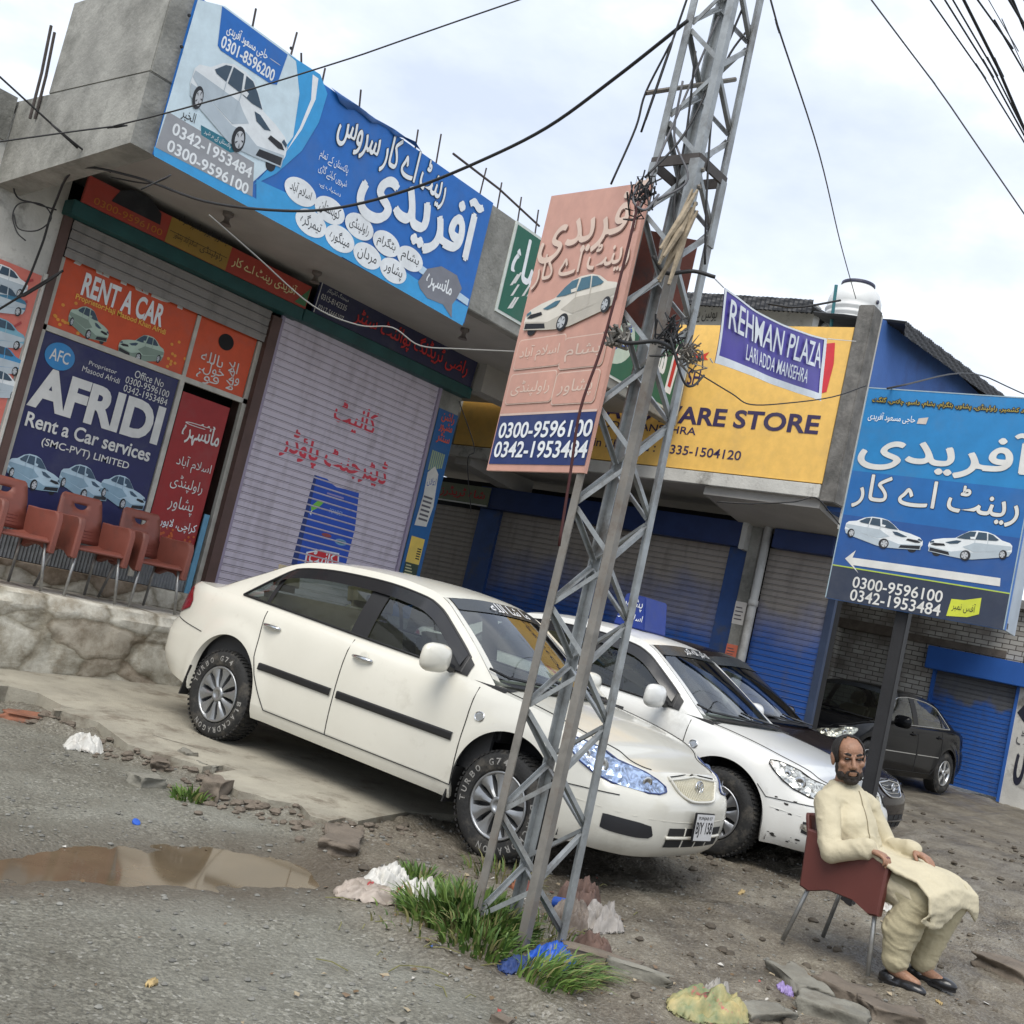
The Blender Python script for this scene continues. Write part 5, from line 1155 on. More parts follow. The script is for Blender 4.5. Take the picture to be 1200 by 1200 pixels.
    for sg in (1,-1):
        F = (lambda v: v) if sg > 0 else mir
        b = MB(); pp = [F(SH(SX_(1.02+.07*math.cos(a_)*(abs(math.cos(a_))**-.3 if abs(math.cos(a_))>.05 else 1)*.5), .735+.026*math.sin(a_), .006)) for a_ in [2*math.pi*k/14 for k in range(14)]]; b.poly(pp if sg < 0 else pp[::-1]); b.tube(pp+[pp[0]], .004, 5, cap=False); P(b, 'side_badge', chrome, bo)
    # lamps
    hl = opt['hl']
    hp = [(SY_(.40),.615,.640),(SY_(.47),.60,.672),(SY_(.56),.597,.700),(SX_(1.95),.608,.728),(SX_(1.83),.635,.765),(SX_(1.74),.675,.785),(SX_(1.66),.730,.795),(SX_(1.62),.765,.788)]
    hs = patch(hp, .007, 28, m=hl, name='headlight')
    for sg, o in zip((1,-1), hs):
        F = (lambda v: v) if sg > 0 else mir
        loop = [F(SH(p[0], p[1], .008)) for p in hp]+[F(SH(p[0], p[2], .008)) for p in hp[::-1]]; loop.append(loop[0]); b = MB(); b.tube(loop, .005, 5, cap=False); P(b, 'lamp_rim', opt.get('hrim', gap), o)
        for s_, z_, r_ in ((SY_(.56),.648,.034),(SX_(1.86),.685,.045),(SX_(1.76),.722,.026)):
            b = MB(); c_ = F(SH(s_, z_, .0085)); n_ = (F(SH(s_, z_, .05))-c_).normalized(); b.lathe([(0,-.004),(r_*.45,.001),(r_*.7,.004),(r_,.001)], 16, Matrix.Translation(c_) @ n_.to_track_quat('Z','Y').to_matrix().to_4x4()); P(b, 'reflector', opt.get('refl', chrome), o, smooth=True)
    tp = [(SX_(-1.93),.80,.86),(SX_(-2.05),.76,.95),(SX_(-2.15),.735,.965),(SX_(-2.23),.735,.965),(SMAX-.45,.74,.96),(SMAX-.33,.79,.93)]
    patch(tp, .008, 16, m=mat('tail lamp red', (.28,.008,.02), .15, coat=1), name='tail_light')
    # grille
    def fr(y, z, off): s = SY_(abs(y)); p = SH(s, z, off); return p if y >= 0 else mir(p)
    gt = lambda y: .700-.02*abs(y)/.3; 
    def gb(y): return .572+.128*(abs(y)/.335)**4
    gr = MB(); ys = np.linspace(-.33,.33,31); gr.grid([[fr(y, gb(y)+(gt(y)-gb(y))*k/4, .004) for k in range(5)] for y in ys]); go_ = P(gr, 'grille', opt.get('grille', mat('grille cream', S(205,200,180), .45, var=.1)), smooth=True)
    for y in np.linspace(-.298,.298,27 if opt.get('vbars', True) else 2):
        b = MB(); b.tube([fr(y, gb(y)+.008, .007), fr(y, (gb(y)+gt(y))/2, .009), fr(y, gt(y)-.01, .007)], .0035, 5); P(b, 'grille_bar', opt.get('gbar', mat('grille cream', (0,0,0))), go_)
    if not opt.get('vbars', True):
        for q in (.25,.5,.75): b = MB(); b.tube([fr(y, gb(y)+(gt(y)-gb(y))*q, .008) for y in np.linspace(-.26,.26,15)], .005, 5); P(b, 'grille_bar', chrome, go_)
    loop = [fr(y, gb(y), .008) for y in ys]+[fr(y, gt(y), .008) for y in ys[::-1]]; loop.append(loop[0]); b = MB(); b.tube(loop, .009, 6, cap=False); P(b, 'grille_frame', opt.get('gframe', paint), go_, smooth=True)
    b = MB(); b.tube([fr(y, gt(y)+.013, .006) for y in np.linspace(-.335,.335,20)], .0035, 5); P(b, 'panel_gap', gap, go_)
    ec = fr(0,.652,.022); b = MB()
    E_ = lambda rx, rz, dz=0: [ec+Vector((-.25*(math.sin(a_)*rz+dz)*.6, math.cos(a_)*rx, math.sin(a_)*rz+dz)) for a_ in [2*math.pi*k/24 for k in range(25)]]
    for rx, rz, dz in ((.052,.036,0),(.018,.034,0),(.034,.013,.018)): b.tube(E_(rx, rz, dz), .0045, 6, cap=False)
    P(b, 'emblem', chrome, go_, smooth=True)
    # bumper openings, fog lamps
    for z0, z1 in ((.30,.348),(.372,.418)):
        b = MB(); b.grid([[fr(y, z0+(z1-z0)*k/2, .003) for k in range(3)] for y in np.linspace(-.36,.36,24)]); io = P(b, 'air_intake', gap, bo, smooth=True)
        for y in (-.17,0,.17): b = MB(); b.tube([fr(y, z0, .003), fr(y-.006, z1, .004)], .006, 5); P(b, 'intake_rib', paint, io)
    b = MB(); b.tube([fr(y, .36+.0*abs(y), .006) for y in np.linspace(-.37,.37,24)], .010, 6); P(b, 'bumper_bar', paint, bo, smooth=True)
    fg = [(SY_(.49),.362,.372),(SY_(.51),.348,.418),(SY_(.60),.342,.432),(SX_(2.0),.346,.436),(SX_(1.95),.352,.436),(SX_(1.94),.356,.434)]
    fo = patch(fg, .004, 12, m=mat('fog recess', (.025,.026,.03), .35), name='fog_recess')
    if opt.get('fog'):
        patch([(SY_(.50),.365,.370),(SY_(.53),.358,.415),(SX_(1.99),.362,.42),(SX_(1.93),.385,.415)], .009, 8, m=hl, name='fog_lamp')
    for sg in (1,-1):
        F = (lambda v: v) if sg > 0 else mir
        b = MB(); b.tube([F(SH(s_, .45+.02*k, .001)) for k, s_ in zip(np.linspace(0,1,10), np.linspace(SY_(.1), SX_(1.7), 10))], .002, 4, cap=False); P(b, 'bumper_crease', paint, bo)
    # plate
    if opt.get('plate'):
        pc = fr(0,.40,.02)+Vector((.012,-.02,.035)); b = MB(); b.box((-.004,-.135,-.085),(.008,.135,.085)); po = P(b, 'number_plate', blk, bevel=.004); po.location = pc; po.rotation_euler = (rad(-2), rad(-4), 0)
        A = Art((.008,-.128,-.078), (0,1,0), (0,0,1), base=.002, step=.001); A.rect((0,0,.256,.156), ink(222,222,222), 0); A.text('اے PUNJAB 07'[3:], (.03,.118,.226,.142), BLK, 1, off=.01); A.text(opt['plate'], (.012,.018,.244,.110), BLK, 1, off=.02); lo_ = A.build('lettering', po)
    # mud flaps, wells, underbody
    for sg in (1,-1):
        F = (lambda v: v) if sg > 0 else mir
        for cx in (1.3,-1.3):
            b = MB(); q = []
            for k in range(25):
                a_ = math.pi*k/24*1.16-.08*math.pi; q.append((cx+.42*math.cos(a_), WCZ+.42*math.sin(a_)))
            b.grid([[F(Vector((x, y, z))) for x, z in q] for y in (.795,.70,.52)]); b.poly([F(Vector((x,.52,z))) for x, z in q]); P(b, 'wheel_well', DARK, bo)
            b = MB(); b.prism([F(Vector((cx-.36,.68,.40))), F(Vector((cx-.36,.835,.40))), F(Vector((cx-.40,.835,.17))), F(Vector((cx-.40,.68,.17)))], (-.012,0,0)); P(b, 'mud_flap', rub, bo)
    b = MB(); b.box((-2.0,-.62,.24),(1.75,.62,.30)); P(b, 'underbody', DARK, bo)
    # interior
    SEATM = opt.get('seat', mat('beige seat cloth', (.30,.255,.17), .9, var=.2, vscale=6)); INT = mat('dark cabin plastic', (.035,.035,.036), .7)
    b = MB(); b.box((-1.6,-.74,.36),(1.2,.74,.40)); b.box((-1.6,-.765,.40),(1.1,-.74,.93)); b.box((-1.6,.74,.40),(1.1,.765,.93)); b.box((-1.72,-.74,.4),(-1.62,.74,.99)); io = P(b, 'cabin_floor', INT)
    b = MB(); b.prism([(.55,-.73,.60),(.55,-.73,.86),(.72,-.73,.935),(1.12,-.73,.925),(1.12,-.73,.6)], (0,1.46,0)); P(b, 'dashboard', INT, bevel=.02)
    b = MB(); cen = Vector((.42,-.36,.90)); q = Matrix.Rotation(rad(-62),3,'Y'); b.tube([cen+q @ Vector((.185*math.cos(a_), .185*math.sin(a_), 0)) for a_ in [2*math.pi*k/20 for k in range(21)]], .014, 6, cap=False); b.bar(cen+q@Vector((-.18,0,0)), cen+q@Vector((.18,0,0)), .04, .02); b.bar(cen+q@Vector((0,-.18,0)), cen+q@Vector((0,.18,0)), .04, .02); P(b, 'steering_wheel', INT)
    def seat(x, y, w, dx=0):
        b = MB(); b.box((x-.26,y-w,.48),(x+.26,y+w,.60)); so_ = P(b, 'seat', SEATM, bevel=.04)
        b = MB(); T = Matrix.Translation((x-.25,y,.58)) @ Matrix.Rotation(rad(-16),4,'Y'); b.box((-.09,-w,0),(.06,w,.52), None, T); P(b, 'seat_back', SEATM, so_, bevel=.05)
        for yy in ([0] if w < .4 else [-.42,.42]):
            b = MB(); b.box((-.06,yy-.13,.54),(.05,yy+.13,.74), None, T); P(b, 'headrest', SEATM, so_, bevel=.045)
    seat(.02,-.37,.25); seat(.02,.37,.25); seat(-.92,0,.66)
    b = MB(); b.grid([[Vector((p.x*.97, p.y*.94, p.z-.025)) for p in r] for r in roofrows]); P(b, 'roof_lining', mat('roof lining', (.36,.34,.29), .9), bo)
    # wipers, cowl
    b = MB(); b.grid([[Vector((wsr[0][i].x+d, wsr[0][i].y, wsr[0][i].z+h)) for i in vi] for d, h in ((-.01,.008),(.03,-.002),(.085,-.006))], flip=True); P(b, 'cowl', blk, wo)
    for y0, y1 in ((-.15,-.60),(.30,-.12)):
        def wpt(y, k): 
            v = y/RAIL(.96)[0]; j = int(np.argmin(abs(vv-v))); p = wsr[0][j].lerp(wsr[12][j], k); return p+Vector((.014,0,.014))
        b = MB(); b.tube([wpt(y0,0)+Vector((.05,0,.0)), wpt((y0+y1)/2,.02), wpt(y1,.05)], .007, 5); b.tube([wpt(y0*.7+y1*.3,.02), wpt(y1,.055), wpt(y1*1.28-y0*.28,.10)], .009, 5); P(b, 'wiper', blk, wo)
    # wheels
    TYRE = mat('tyre rubber', (.022,.022,.022), .8, var=.35, vscale=14, bump=.25, bscale=60, dirt=(.09,.08,.065), dscale=7, dlo=.52, dhi=.72); RIM = opt.get('rim', mat('silver wheel trim', (.36,.37,.38), .33, .75, var=.18, vscale=9))
    RT = .322
    tw = MB(); prof = [(.190,.055),(.200,.085),(.215,.100),(.245,.108),(.28,.106),(.302,.096),(.316,.080),(.320,.06),(RT,.03),(RT,0),(RT,-.03),(.320,-.06),(.316,-.08),(.302,-.096),(.28,-.106),(.245,-.108),(.2,-.085)]
    tw.lathe(prof, 64)
    for k in range(56):
        a_ = 2*math.pi*k/56
        for h0, h1, da in ((.035,.092,.03),(-.092,-.035,.03),(-.028,.028,-.02)):
            p = [(RT+.004, h0, a_), (RT+.004, h1, a_+da), (RT+.004, h1, a_+da+.055), (RT+.004, h0, a_+.055)]
            top = [Vector((r*math.cos(t_), r*math.sin(t_), h)) for r, h, t_ in p]; bot = [Vector((v.x*.965, v.y*.965, v.z)) for v in top]; tw.add(bot+top, [(4,5,6,7),(0,1,5,4),(1,2,6,5),(2,3,7,6),(3,0,4,7)])
    rm = MB(); rm.lathe([(.200,.088),(.203,.098),(.196,.104),(.186,.098),(.180,.070),(.178,.03)], 64)
    hub = MB(); hub.lathe([(.178,.03),(.10,.035),(.0,.035)], 40)
    for wn, (cx, sg) in enumerate(((1.3,1),(1.3,-1),(-1.3,1),(-1.3,-1))):
        we = bpy.data.objects.new('wheel', None); we.empty_display_size = .1; COL.objects.link(we); we.parent = root
        # local z points outwards
        st_ = opt.get('steer', 0) if cx > 0 else 0
        we.matrix_local = Matrix.Translation((cx, sg*.735, RT+.004-opt.get('lift', 0))) @ Matrix.Rotation(st_, 4, 'Z') @ Matrix.Rotation(-rad(90)*sg, 4, 'X') @ Matrix.Rotation(opt.get('spin', (.3,.9))[0 if cx > 0 else 1], 4, 'Z')
        if wn == 0:
            ty = tw.build('tyre', TYRE, we, smooth=True); fixn(ty, .5); rmo = rm.build('rim', RIM, we, smooth=True); b = MB()
            ns = opt.get('spokes', 10)
            for k in range(ns):
                a_ = 2*math.pi*k/ns; nxt = 2*math.pi/ns; w_in, w_out = (.30*nxt, .36*nxt) if ns > 6 else (.24*nxt, .22*nxt)
                prs = [(.045,w_in*1.4,.092),(.09,w_in,.094),(.14,w_out*.9,.090),(.188,w_out*1.15,.094)]
                rows = []
                for r, w_, h in prs: rows.append([Vector((r*math.cos(a_+d), r*math.sin(a_+d), h+e_)) for d, e_ in ((-w_,-.05),(-w_,-.004),(-w_*.3,.006*(1 if k % 2 else .2)),(w_*.4,.004),(w_,-.006),(w_,-.05))])
                b.grid(rows)
            fixn(b.build('spokes', RIM, we), .6); b = MB(); b.lathe([(.055,.085),(.055,.098),(.045,.104),(.03,.1045),(.028,.100),(0,.100)], 24); b.build('hub_cap', RIM, we, smooth=True); hub.build('brake_disc', mat('dark hub', (.03,.03,.032), .6), we)
            if opt.get('tyretext'):
                b = MB(); r0, r1 = .238, .278
                for word, a0, sgn in (('TURBO G74', 2.75, -1), ('BLACKDRAGON', 6.05, -1)):
                    for ci, ch in enumerate(word):
                        if ch == ' ': continue
                        vs, fs = textmesh(ch, .02); ac = a0-.205*ci; wv_ = .125
                        b.add([Vector(((r0+(r1-r0)*y)*math.cos(ac-wv_*(x-.5)), (r0+(r1-r0)*y)*math.sin(ac-wv_*(x-.5)), .1095-.004*abs(y-.4))) for x, y in vs], fs)
                b.build('tyre_lettering', mat('white tyre letters', (.34,.33,.31), .8, var=.5, vscale=30), we)
            first = list(we.children)
        else:
            for c_ in first: n_ = c_.copy(); COL.objects.link(n_); n_.parent = we
    return root
def place_car(name, label, group, fr_, rr_, paint, opt):
    """fr_, rr_: ground contact points under the front and rear axle centres"""
    root = tag(empty(name), label, 'car', group); make_car(name, root, paint, opt)
    f, r = Vector(fr_), Vector(rr_); d = (f-r).normalized(); d = d.normalized(); lf = Vector((0,0,1)).cross(d).normalized(); up = d.cross(lf); m = (f+r)/2 + up*opt.get('lift', 0)
    M = Matrix((d, lf, up)).transposed().to_4x4(); M.translation = m; root.matrix_world = M; return root
def paintm(name, c, c2, rough=.28, dirt=None, **k): return mat(name, c, rough, var=.0, col2=c2, vscale=1.5, coat=.6, dirt=dirt, **k)
PW1 = paintm('cream white paint', (.70,.68,.60), (.66,.64,.56), .26, dirt=(.40,.37,.30), dscale=1.3, dlo=.60, dhi=.85)
PW2 = paintm('cool white paint', (.72,.72,.69), (.68,.68,.65), .3, dirt=(.36,.35,.32), dscale=2.2, dlo=.58, dhi=.80)
PB3 = mat('black plum paint', (.012,.009,.010), .14, col2=(.016,.012,.013), vscale=1.5, spec=.22); PB4 = mat('black paint', (.005,.0055,.007), .12, col2=(.008,.0085,.010), vscale=1.5, spec=.16)
def lamp(name, c, rough=.12):
    m = bpy.data.materials.new(name); m.use_nodes = True; t = m.node_tree; b = t.nodes['Principled BSDF']; b.inputs['Roughness'].default_value = rough; b.inputs['Metallic'].default_value = .75; b.inputs['Coat Weight'].default_value = 1; b.inputs['Coat Roughness'].default_value = .02
    tc_ = t.nodes.new('ShaderNodeTexCoord'); v = t.nodes.new('ShaderNodeTexVoronoi'); v.inputs['Scale'].default_value = 17; t.links.new(tc_.outputs['Object'], v.inputs['Vector']); n_ = t.nodes.new('ShaderNodeTexNoise'); n_.inputs['Scale'].default_value = 14; n_.inputs['Distortion'].default_value = 2.5; t.links.new(tc_.outputs['Object'], n_.inputs['Vector'])
    r = t.nodes.new('ShaderNodeValToRGB'); r.color_ramp.elements[0].position = .35; r.color_ramp.elements[1].position = .62; r.color_ramp.elements[0].color = (*[x*.30 for x in c], 1); r.color_ramp.elements[1].color = (*c, 1); t.links.new(n_.outputs['Fac'], r.inputs['Fac']); t.links.new(r.outputs['Color'], b.inputs['Base Color'])
    u = t.nodes.new('ShaderNodeBump'); u.inputs['Strength'].default_value = .8; u.inputs['Distance'].default_value = .02; t.links.new(v.outputs['Distance'], u.inputs['Height']); t.links.new(u.outputs['Normal'], b.inputs['Normal']); return m
HLB = lamp('blue tinted lamp', (.50,.62,.86)); HLC = lamp('clear lamp', (.78,.77,.70)); HLY = lamp('yellowed lamp', (.60,.60,.50), .3)
HG = Vector((0,0,0))
lat = Vector((.9985,.054,0))
c1 = place_car('white_saloon', 'cream white saloon with blue tinted headlights and white lettered tyres, behind the pylon', 'cars parked in front of the shops',
    Vector((5.465,4.063,.0))+lat*.81, Vector((5.327,6.61,.077))+lat*.81, PW1, dict(lift=.055, hl=HLB, hrim=gap if False else mat('lamp rim blue', (.03,.05,.16), .4), plate='BJY 158', tyretext=True, striptext='ما شا اللہ', spin=(.5,.2), steer=0))
c2 = place_car('white_saloon', 'scuffed white saloon with clear headlights, between the cream and plum cars', 'cars parked in front of the shops',
    Vector((7.80,3.80,.055))+lat*.81, Vector((7.72,6.39,.13))+lat*.81, PW2, dict(lift=.02, hl=HLC, fog=True, striptext='اللہ اکبر اللہ اکبر', moulding=False, spin=(.1,.5), wtrim=None or mat('car black trim', (0,0,0)), rim=mat('bright wheel trim', (.45,.46,.48), .3, .8, var=.15)))
c3 = place_car('black_saloon', 'dark plum black saloon parked beyond the scuffed white one', 'cars parked in front of the shops',
    Vector((10.43,4.30,.10)), Vector((10.29,6.90,.175)), PB3, dict(hl=HLC, vbars=False, grille=mat('car black trim', (0,0,0)), gframe=mat('car chrome', (0,0,0)), moulding=False, spokes=5))
c4 = place_car('black_saloon', 'black saloon with alloy wheels facing left in front of the bright blue shutter', 'cars parked in front of the shops',
    Vector((16.2,6.55,.27)), Vector((18.78,6.22,.30)), PB4, dict(hl=HLY, vbars=False, grille=mat('car black trim', (0,0,0)), gframe=mat('car chrome', (0,0,0)), moulding=False, mline=True, visor=False, wtrim=mat('car chrome', (0,0,0)), handle=PB4, spokes=5, rim=mat('alloy wheel', (.55,.56,.57), .28, .85)))
# damage on the scuffed car
sc_ = mat('bare scuffs', (.03,.028,.026), .8); b = MB(); rr = random.Random(5)
for k in range(16):
    s_ = SX_(rr.uniform(1.72,1.95)); z_ = rr.choice((rr.uniform(.26,.34), rr.uniform(.26,.30), rr.uniform(.42,.56))); w_ = rr.uniform(.005,.026)
    pp = [mir(SH(s_+w_*math.cos(a_)*rr.uniform(.6,1), z_+.4*w_*math.sin(a_)*rr.uniform(.4,1), .002)) for a_ in [2*math.pi*q/8 for q in range(8)]]; b.poly(pp)
o = b.build('scuff_marks', sc_, c2)
# roof sign on the second white car
b = MB(); T = c2.matrix_world; b.prism([(-.16,-.20,1.49),(.16,-.20,1.49),(.10,-.20,1.78),(-.10,-.20,1.78)], (0,.40,0), ink(24,52,132)); 
rs = b.build('roof_sign', None, bevel=.01); rs.matrix_world = T @ Matrix.Translation((-.15,0,-.02)); tag(rs, 'dark blue sign box on the roof of the scuffed white saloon', 'taxi sign')
A = Art((-.13,-.2,1.50), (1,0,0)); A.text('پشاور', (.03,.14,.22,.25), wh, 1); A.text('اسلام آباد', (-.0,.03,.25,.12), wh, 1); lo_ = A.build('lettering', rs)
# ================================================================== PYLON, WIRES, TANK
STEEL = mat('galvanised steel', (.36,.38,.385), .45, .4, var=.3, vscale=9, dirt=(.13,.115,.10), dscale=3.5, dlo=.50, dhi=.7, bump=.08, bscale=50)
STEELD = mat('rust stained steel', (.265,.25,.225), .65, .25, var=.4, vscale=8, dirt=(.10,.07,.05), dscale=4, dlo=.5, dhi=.7)
tc0 = dep(668,820,5.22); TX, TY = tc0.x, tc0.y; TH = 6.2
vd = Vector((TX, TY, 0)).normalized(); sd_ = Vector((vd.y, -vd.x, 0))
tw_ = empty('lattice_pylon', (TX, TY, 0)); tag(tw_, 'tall grey steel lattice power pylon rising from the weeds in front of the cream car', 'pylon')
rot_ = rad(10)
def corner(k, z):
    """0 front, 1 right, 2 back, 3 left, as seen from the road"""
    h = .228-.0105*z; a = [-math.pi/2, 0, math.pi/2, math.pi][k]+rot_
    return Vector((TX, TY, z)) + (sd_*math.cos(a)+vd*math.sin(a))*h
for k in range(4):
    b = MB(); a_, c_ = corner(k, -.15), corner(k, 3.55); u = (corner((k+1) % 4, 0)-corner(k, 0)).normalized(); w = (corner((k-1) % 4, 0)-corner(k, 0)).normalized()
    b.angle(a_, c_, u, w, .043, .008); wpart(b, 'leg', STEELD if k in (3, 0) else STEEL, tw_)
    b = MB(); b.angle(c_, corner(k, TH), u, w, .040, .008); wpart(b, 'leg', STEEL, tw_)
    b = MB(); p = corner(k, 3.38)-u*.006-w*.006; b.angle(p, corner(k, 3.72)-u*.006-w*.006, u, w, .052, .006)
    wpart(b, 'splice_plate', STEEL, tw_)
    for q in range(4):
        for e_, f_ in ((u, w), (w, u)):
            c2_ = corner(k, 3.42+.085*q)+e_*.035-f_*.008; b = MB(); b.lathe([(0,.012),(.010,.012),(.012,0)], 6, Matrix.Translation(c2_) @ (-f_).to_track_quat('Z','Y').to_matrix().to_4x4())
            if e_ is u and k in (0, 1, 3): wpart(b, 'bolt', STEELD, tw_)
nz = 25; zz = [.06+(TH-.12)*((i/nz)) for i in range(nz+1)]
for k in range(4):
    n = (k+1) % 4; nrm = ((corner(k, 1)+corner(n, 1))/2-Vector((TX, TY, 1))).normalized(); nrm.z = 0
    for i in range(nz):
        a_, c_ = (k, n) if (i+k) % 2 else (n, k)
        p, q = corner(a_, zz[i]), corner(c_, zz[i+1]); off_ = -nrm*.014; d = (q-p).normalized(); p = p+d*.025; q = q-d*.025; b = MB(); b.angle(p+off_+d*.01, q+off_-d*.01, d.cross(nrm).normalized(), -nrm, .022, .004); wpart(b, 'brace', STEEL, tw_)
for z in (3.72,):
    for k in range(4): b = MB(); b.bar(corner(k, z), corner((k+1) % 4, z), .012, .05); wpart(b, 'cross_bar', mat('dark rusty steel', (.07,.06,.055), .7, var=.3), tw_)
# cross arm stub and old brown sign frame inside the pylon
CBL = mat('black cable', (.012,.012,.013), .6); CBT = mat('grey cable', (.10,.10,.11), .6); CBW = mat('pale cable', (.22,.215,.20), .7)
p = dep(757,109,5.5); q = dep(862,93,5.7); b = MB(); b.tube([p, q], .012, 6); wpart(b, 'stay_rod', STEELD, tw_)
q4 = [dep(752,268,5.62), dep(819,282,5.75), dep(792,402,5.72), dep(728,372,5.6)]; n_ = (q4[1]-q4[0]).cross(q4[3]-q4[0]).normalized()
b = MB(); b.prism(q4, n_*.03); o = b.build('rusty_plate', mat('rusty brown tin', S(112,62,50), .8, var=.35, vscale=7, dirt=(.05,.04,.04), dscale=5)); fixn(o); tag(o, 'rusty brown tin plate wedged inside the pylon behind the pink panel', 'plate')
b = MB(); rr = random.Random(2)
for k in range(7):
    a_ = dep(812+rr.uniform(-6,6),190+rr.uniform(0,60),5.15+rr.uniform(-.04,.04)); c_ = dep(776+rr.uniform(-6,8),310+rr.uniform(-20,25),5.1+rr.uniform(-.04,.04)); m_ = a_.lerp(c_, .5)+Vector((rr.uniform(-.02,.02), rr.uniform(-.02,.02), 0)); b.tube([a_, m_, c_], [.006,.016,.008], 5)
o = b.build('split_timber', mat('weathered timber', (.38,.31,.22), .9, var=.35, vscale=12, bump=.4, bscale=40)); tag(o, 'split pale timber stave lashed to the pylon under the wires', 'timber')
def cable(name, pts, r, m, label, cat='cable', group=None, n=5, sub=6):
    P = [dep(*p) for p in pts]; off_f = lambda p: p[0] < 0 or p[0] > 1200 or p[1] < 0
    if off_f(pts[-1]): P.append(P[-1]+(P[-1]-P[-2]).normalized()*9)
    if off_f(pts[0]): P.insert(0, P[0]+(P[0]-P[1]).normalized()*9)
    Q = [P[0]*2-P[1]]+P+[P[-1]*2-P[-2]]; c = []
    for i in range(1, len(Q)-2):
        for k in range(sub):
            t = k/sub; a_, b_, c_, d_ = Q[i-1], Q[i], Q[i+1], Q[i+2]; c.append(.5*((2*b_)+(c_-a_)*t+(2*a_-5*b_+4*c_-d_)*t*t+(3*b_-a_-3*c_+d_)*t**3))
    c.append(Q[-2]); b = MB(); b.tube(c, r, n); o = b.build(name, m, smooth=True); return tag(o, label, cat, group)
cable('overhead_cable', [(-30,170,6.6),(140,146,7),(380,78,7.2),(660,-18,7.5)], .0055, CBL, 'thin dark cable crossing the blue rent a car board to the sky')
cable('overhead_cable', [(806,24,5.45),(720,92,5.8),(640,150,6.2),(560,190,6.6),(480,222,6.95),(400,243,7.2),(330,247,7.3),(240,236,7.8),(160,208,8.3),(90,198,8.7),(64,240,9.1),(48,290,9.2),(22,348,9.25),(-10,368,9.3)], .010, CBL, 'thick black cable sagging from the pylon across the blue board to the shop wall')
cable('overhead_cable', [(-20,72,8),(60,145,8.3),(130,202,8.6)], .008, CBL, 'short black cable dropping from the upper left corner to the canopy')
cable('cable', [(245,252,8.2),(300,300,8.6),(366,358,8.9),(420,381,9.0),(460,384,9.0),(492,405,9.0),(540,409,9.0),(604,412,9.0)], .006, CBW, 'pale cable looping under the canopy along the header boards')
cable('overhead_cable', [(808,-10,5.45),(790,42,5.45),(757,108,5.5),(745,150,5.5),(716,216,5.5)], .006, CBL, 'loose black cable hanging beside the top of the pink panel')
cable('overhead_cable', [(900,-12,6),(912,32,6.6),(960,180,9),(985,285,12),(1003,350,15.2)], .006, CBL, 'thin cable running from the pylon top to the white water tank')
cable('overhead_cable', [(1010,-15,8),(1100,105,8.5),(1215,272,9)], .006, CBT, 'lone grey cable slanting across the open sky')
for k, (x0, x1, y1, r, D_, lab) in enumerate(((1080,1212,186,.006,8,'lowest of the thin cables in the bundle at the upper right corner'), (1098,1212,180,.007,8.3,'dark thin cable second from below in the upper right bundle'), (1108,1212,176,.007,8.6,'dark thin cable crossing its neighbour in the upper right bundle'), (1122,1212,178,.013,9,'thickest dark cable in the upper right bundle'), (1135,1212,104,.008,9.2,'dark cable above the thickest one in the upper right bundle'), (1150,1212,106,.004,9.4,'hair thin grey cable in the upper right bundle'), (1174,1212,62,.012,9.6,'thick dark cable nearest the upper right corner'), (1190,1212,30,.007,9.8,'short dark cable end in the extreme upper right corner'))):
    cable('overhead_cable', [(x0,-15,D_),((x0+x1)/2+2,(y1-15)/2-3,D_+.4),(x1,y1,D_+.8)], r, CBT if k == 5 else CBL, lab, 'cable', 'cable bundle at the upper right')
cable('cable', [(806,430,5.6),(857,461,6.0),(880,474,6.2),(926,472,6.5),(976,465,6.8),(1015,452,6.95)], .004, CBL, 'thin slack wire from the pylon to the top of the blue signboard')
cable('cable', [(748,236,5.02),(740,272,5.02),(722,344,5.02),(704,410,5.02),(680,480,5.02),(668,557,5.02),(655,640,5.02)], .007, mat('dark red cable', (.06,.012,.012), .6), 'dark red cable hanging down over the edge of the pink panel')
cable('cable', [(15,160,9.25),(17,225,9.25),(40,238,9.2),(66,246,9.2)], .007, CBL, 'black cable running down the wall corner left of the shutter')
cable('cable', [(16,250,9.1),(22,268,9.1),(44,270,9.1),(60,256,9.1),(50,240,9.1),(24,238,9.1),(15,252,9.1),(20,272,9.1),(30,282,9.1)], .006, CBL, 'coiled black cable hanging on the wall left of the shutter')
cable('cable', [(165,222,7.7),(200,205,7.8),(176,215,8.3),(130,208,8.6)], .006, CBL, 'short black cable hooked under the left end of the canopy')
cable('cable', [(840,588,12.0),(880,590,12.0),(930,588,12.0),(955,583,12.1),(972,600,12.2),(985,616,12.2)], .008, CBL, 'black cable slung beneath the yellow board at the concrete haunch')
cable('cable', [(538,470,12.5),(556,525,12.6),(548,540,12.7),(552,600,13.5)], .006, CBL, 'thin black cable dangling by the tan corner shutter')
cable('cable', [(900,356,13.5),(935,360,13.6),(985,352,13.8)], .014, CBL, 'dark cable sagging across the roof beside the water tank')
cable('cable', [(1040,455,8),(1140,438,12),(1215,468,14)], .008, CBL, 'dark cable at the right edge above the blue signboard')
b = MB(); b.tube([dep(972,398,14), dep(980,334,14)], .022, 8); o = b.build('roof_pipe', mat('teal pipe', (.03,.16,.18), .5)); tag(o, 'thin teal pipe standing on the roof beside the water tank', 'pipe')
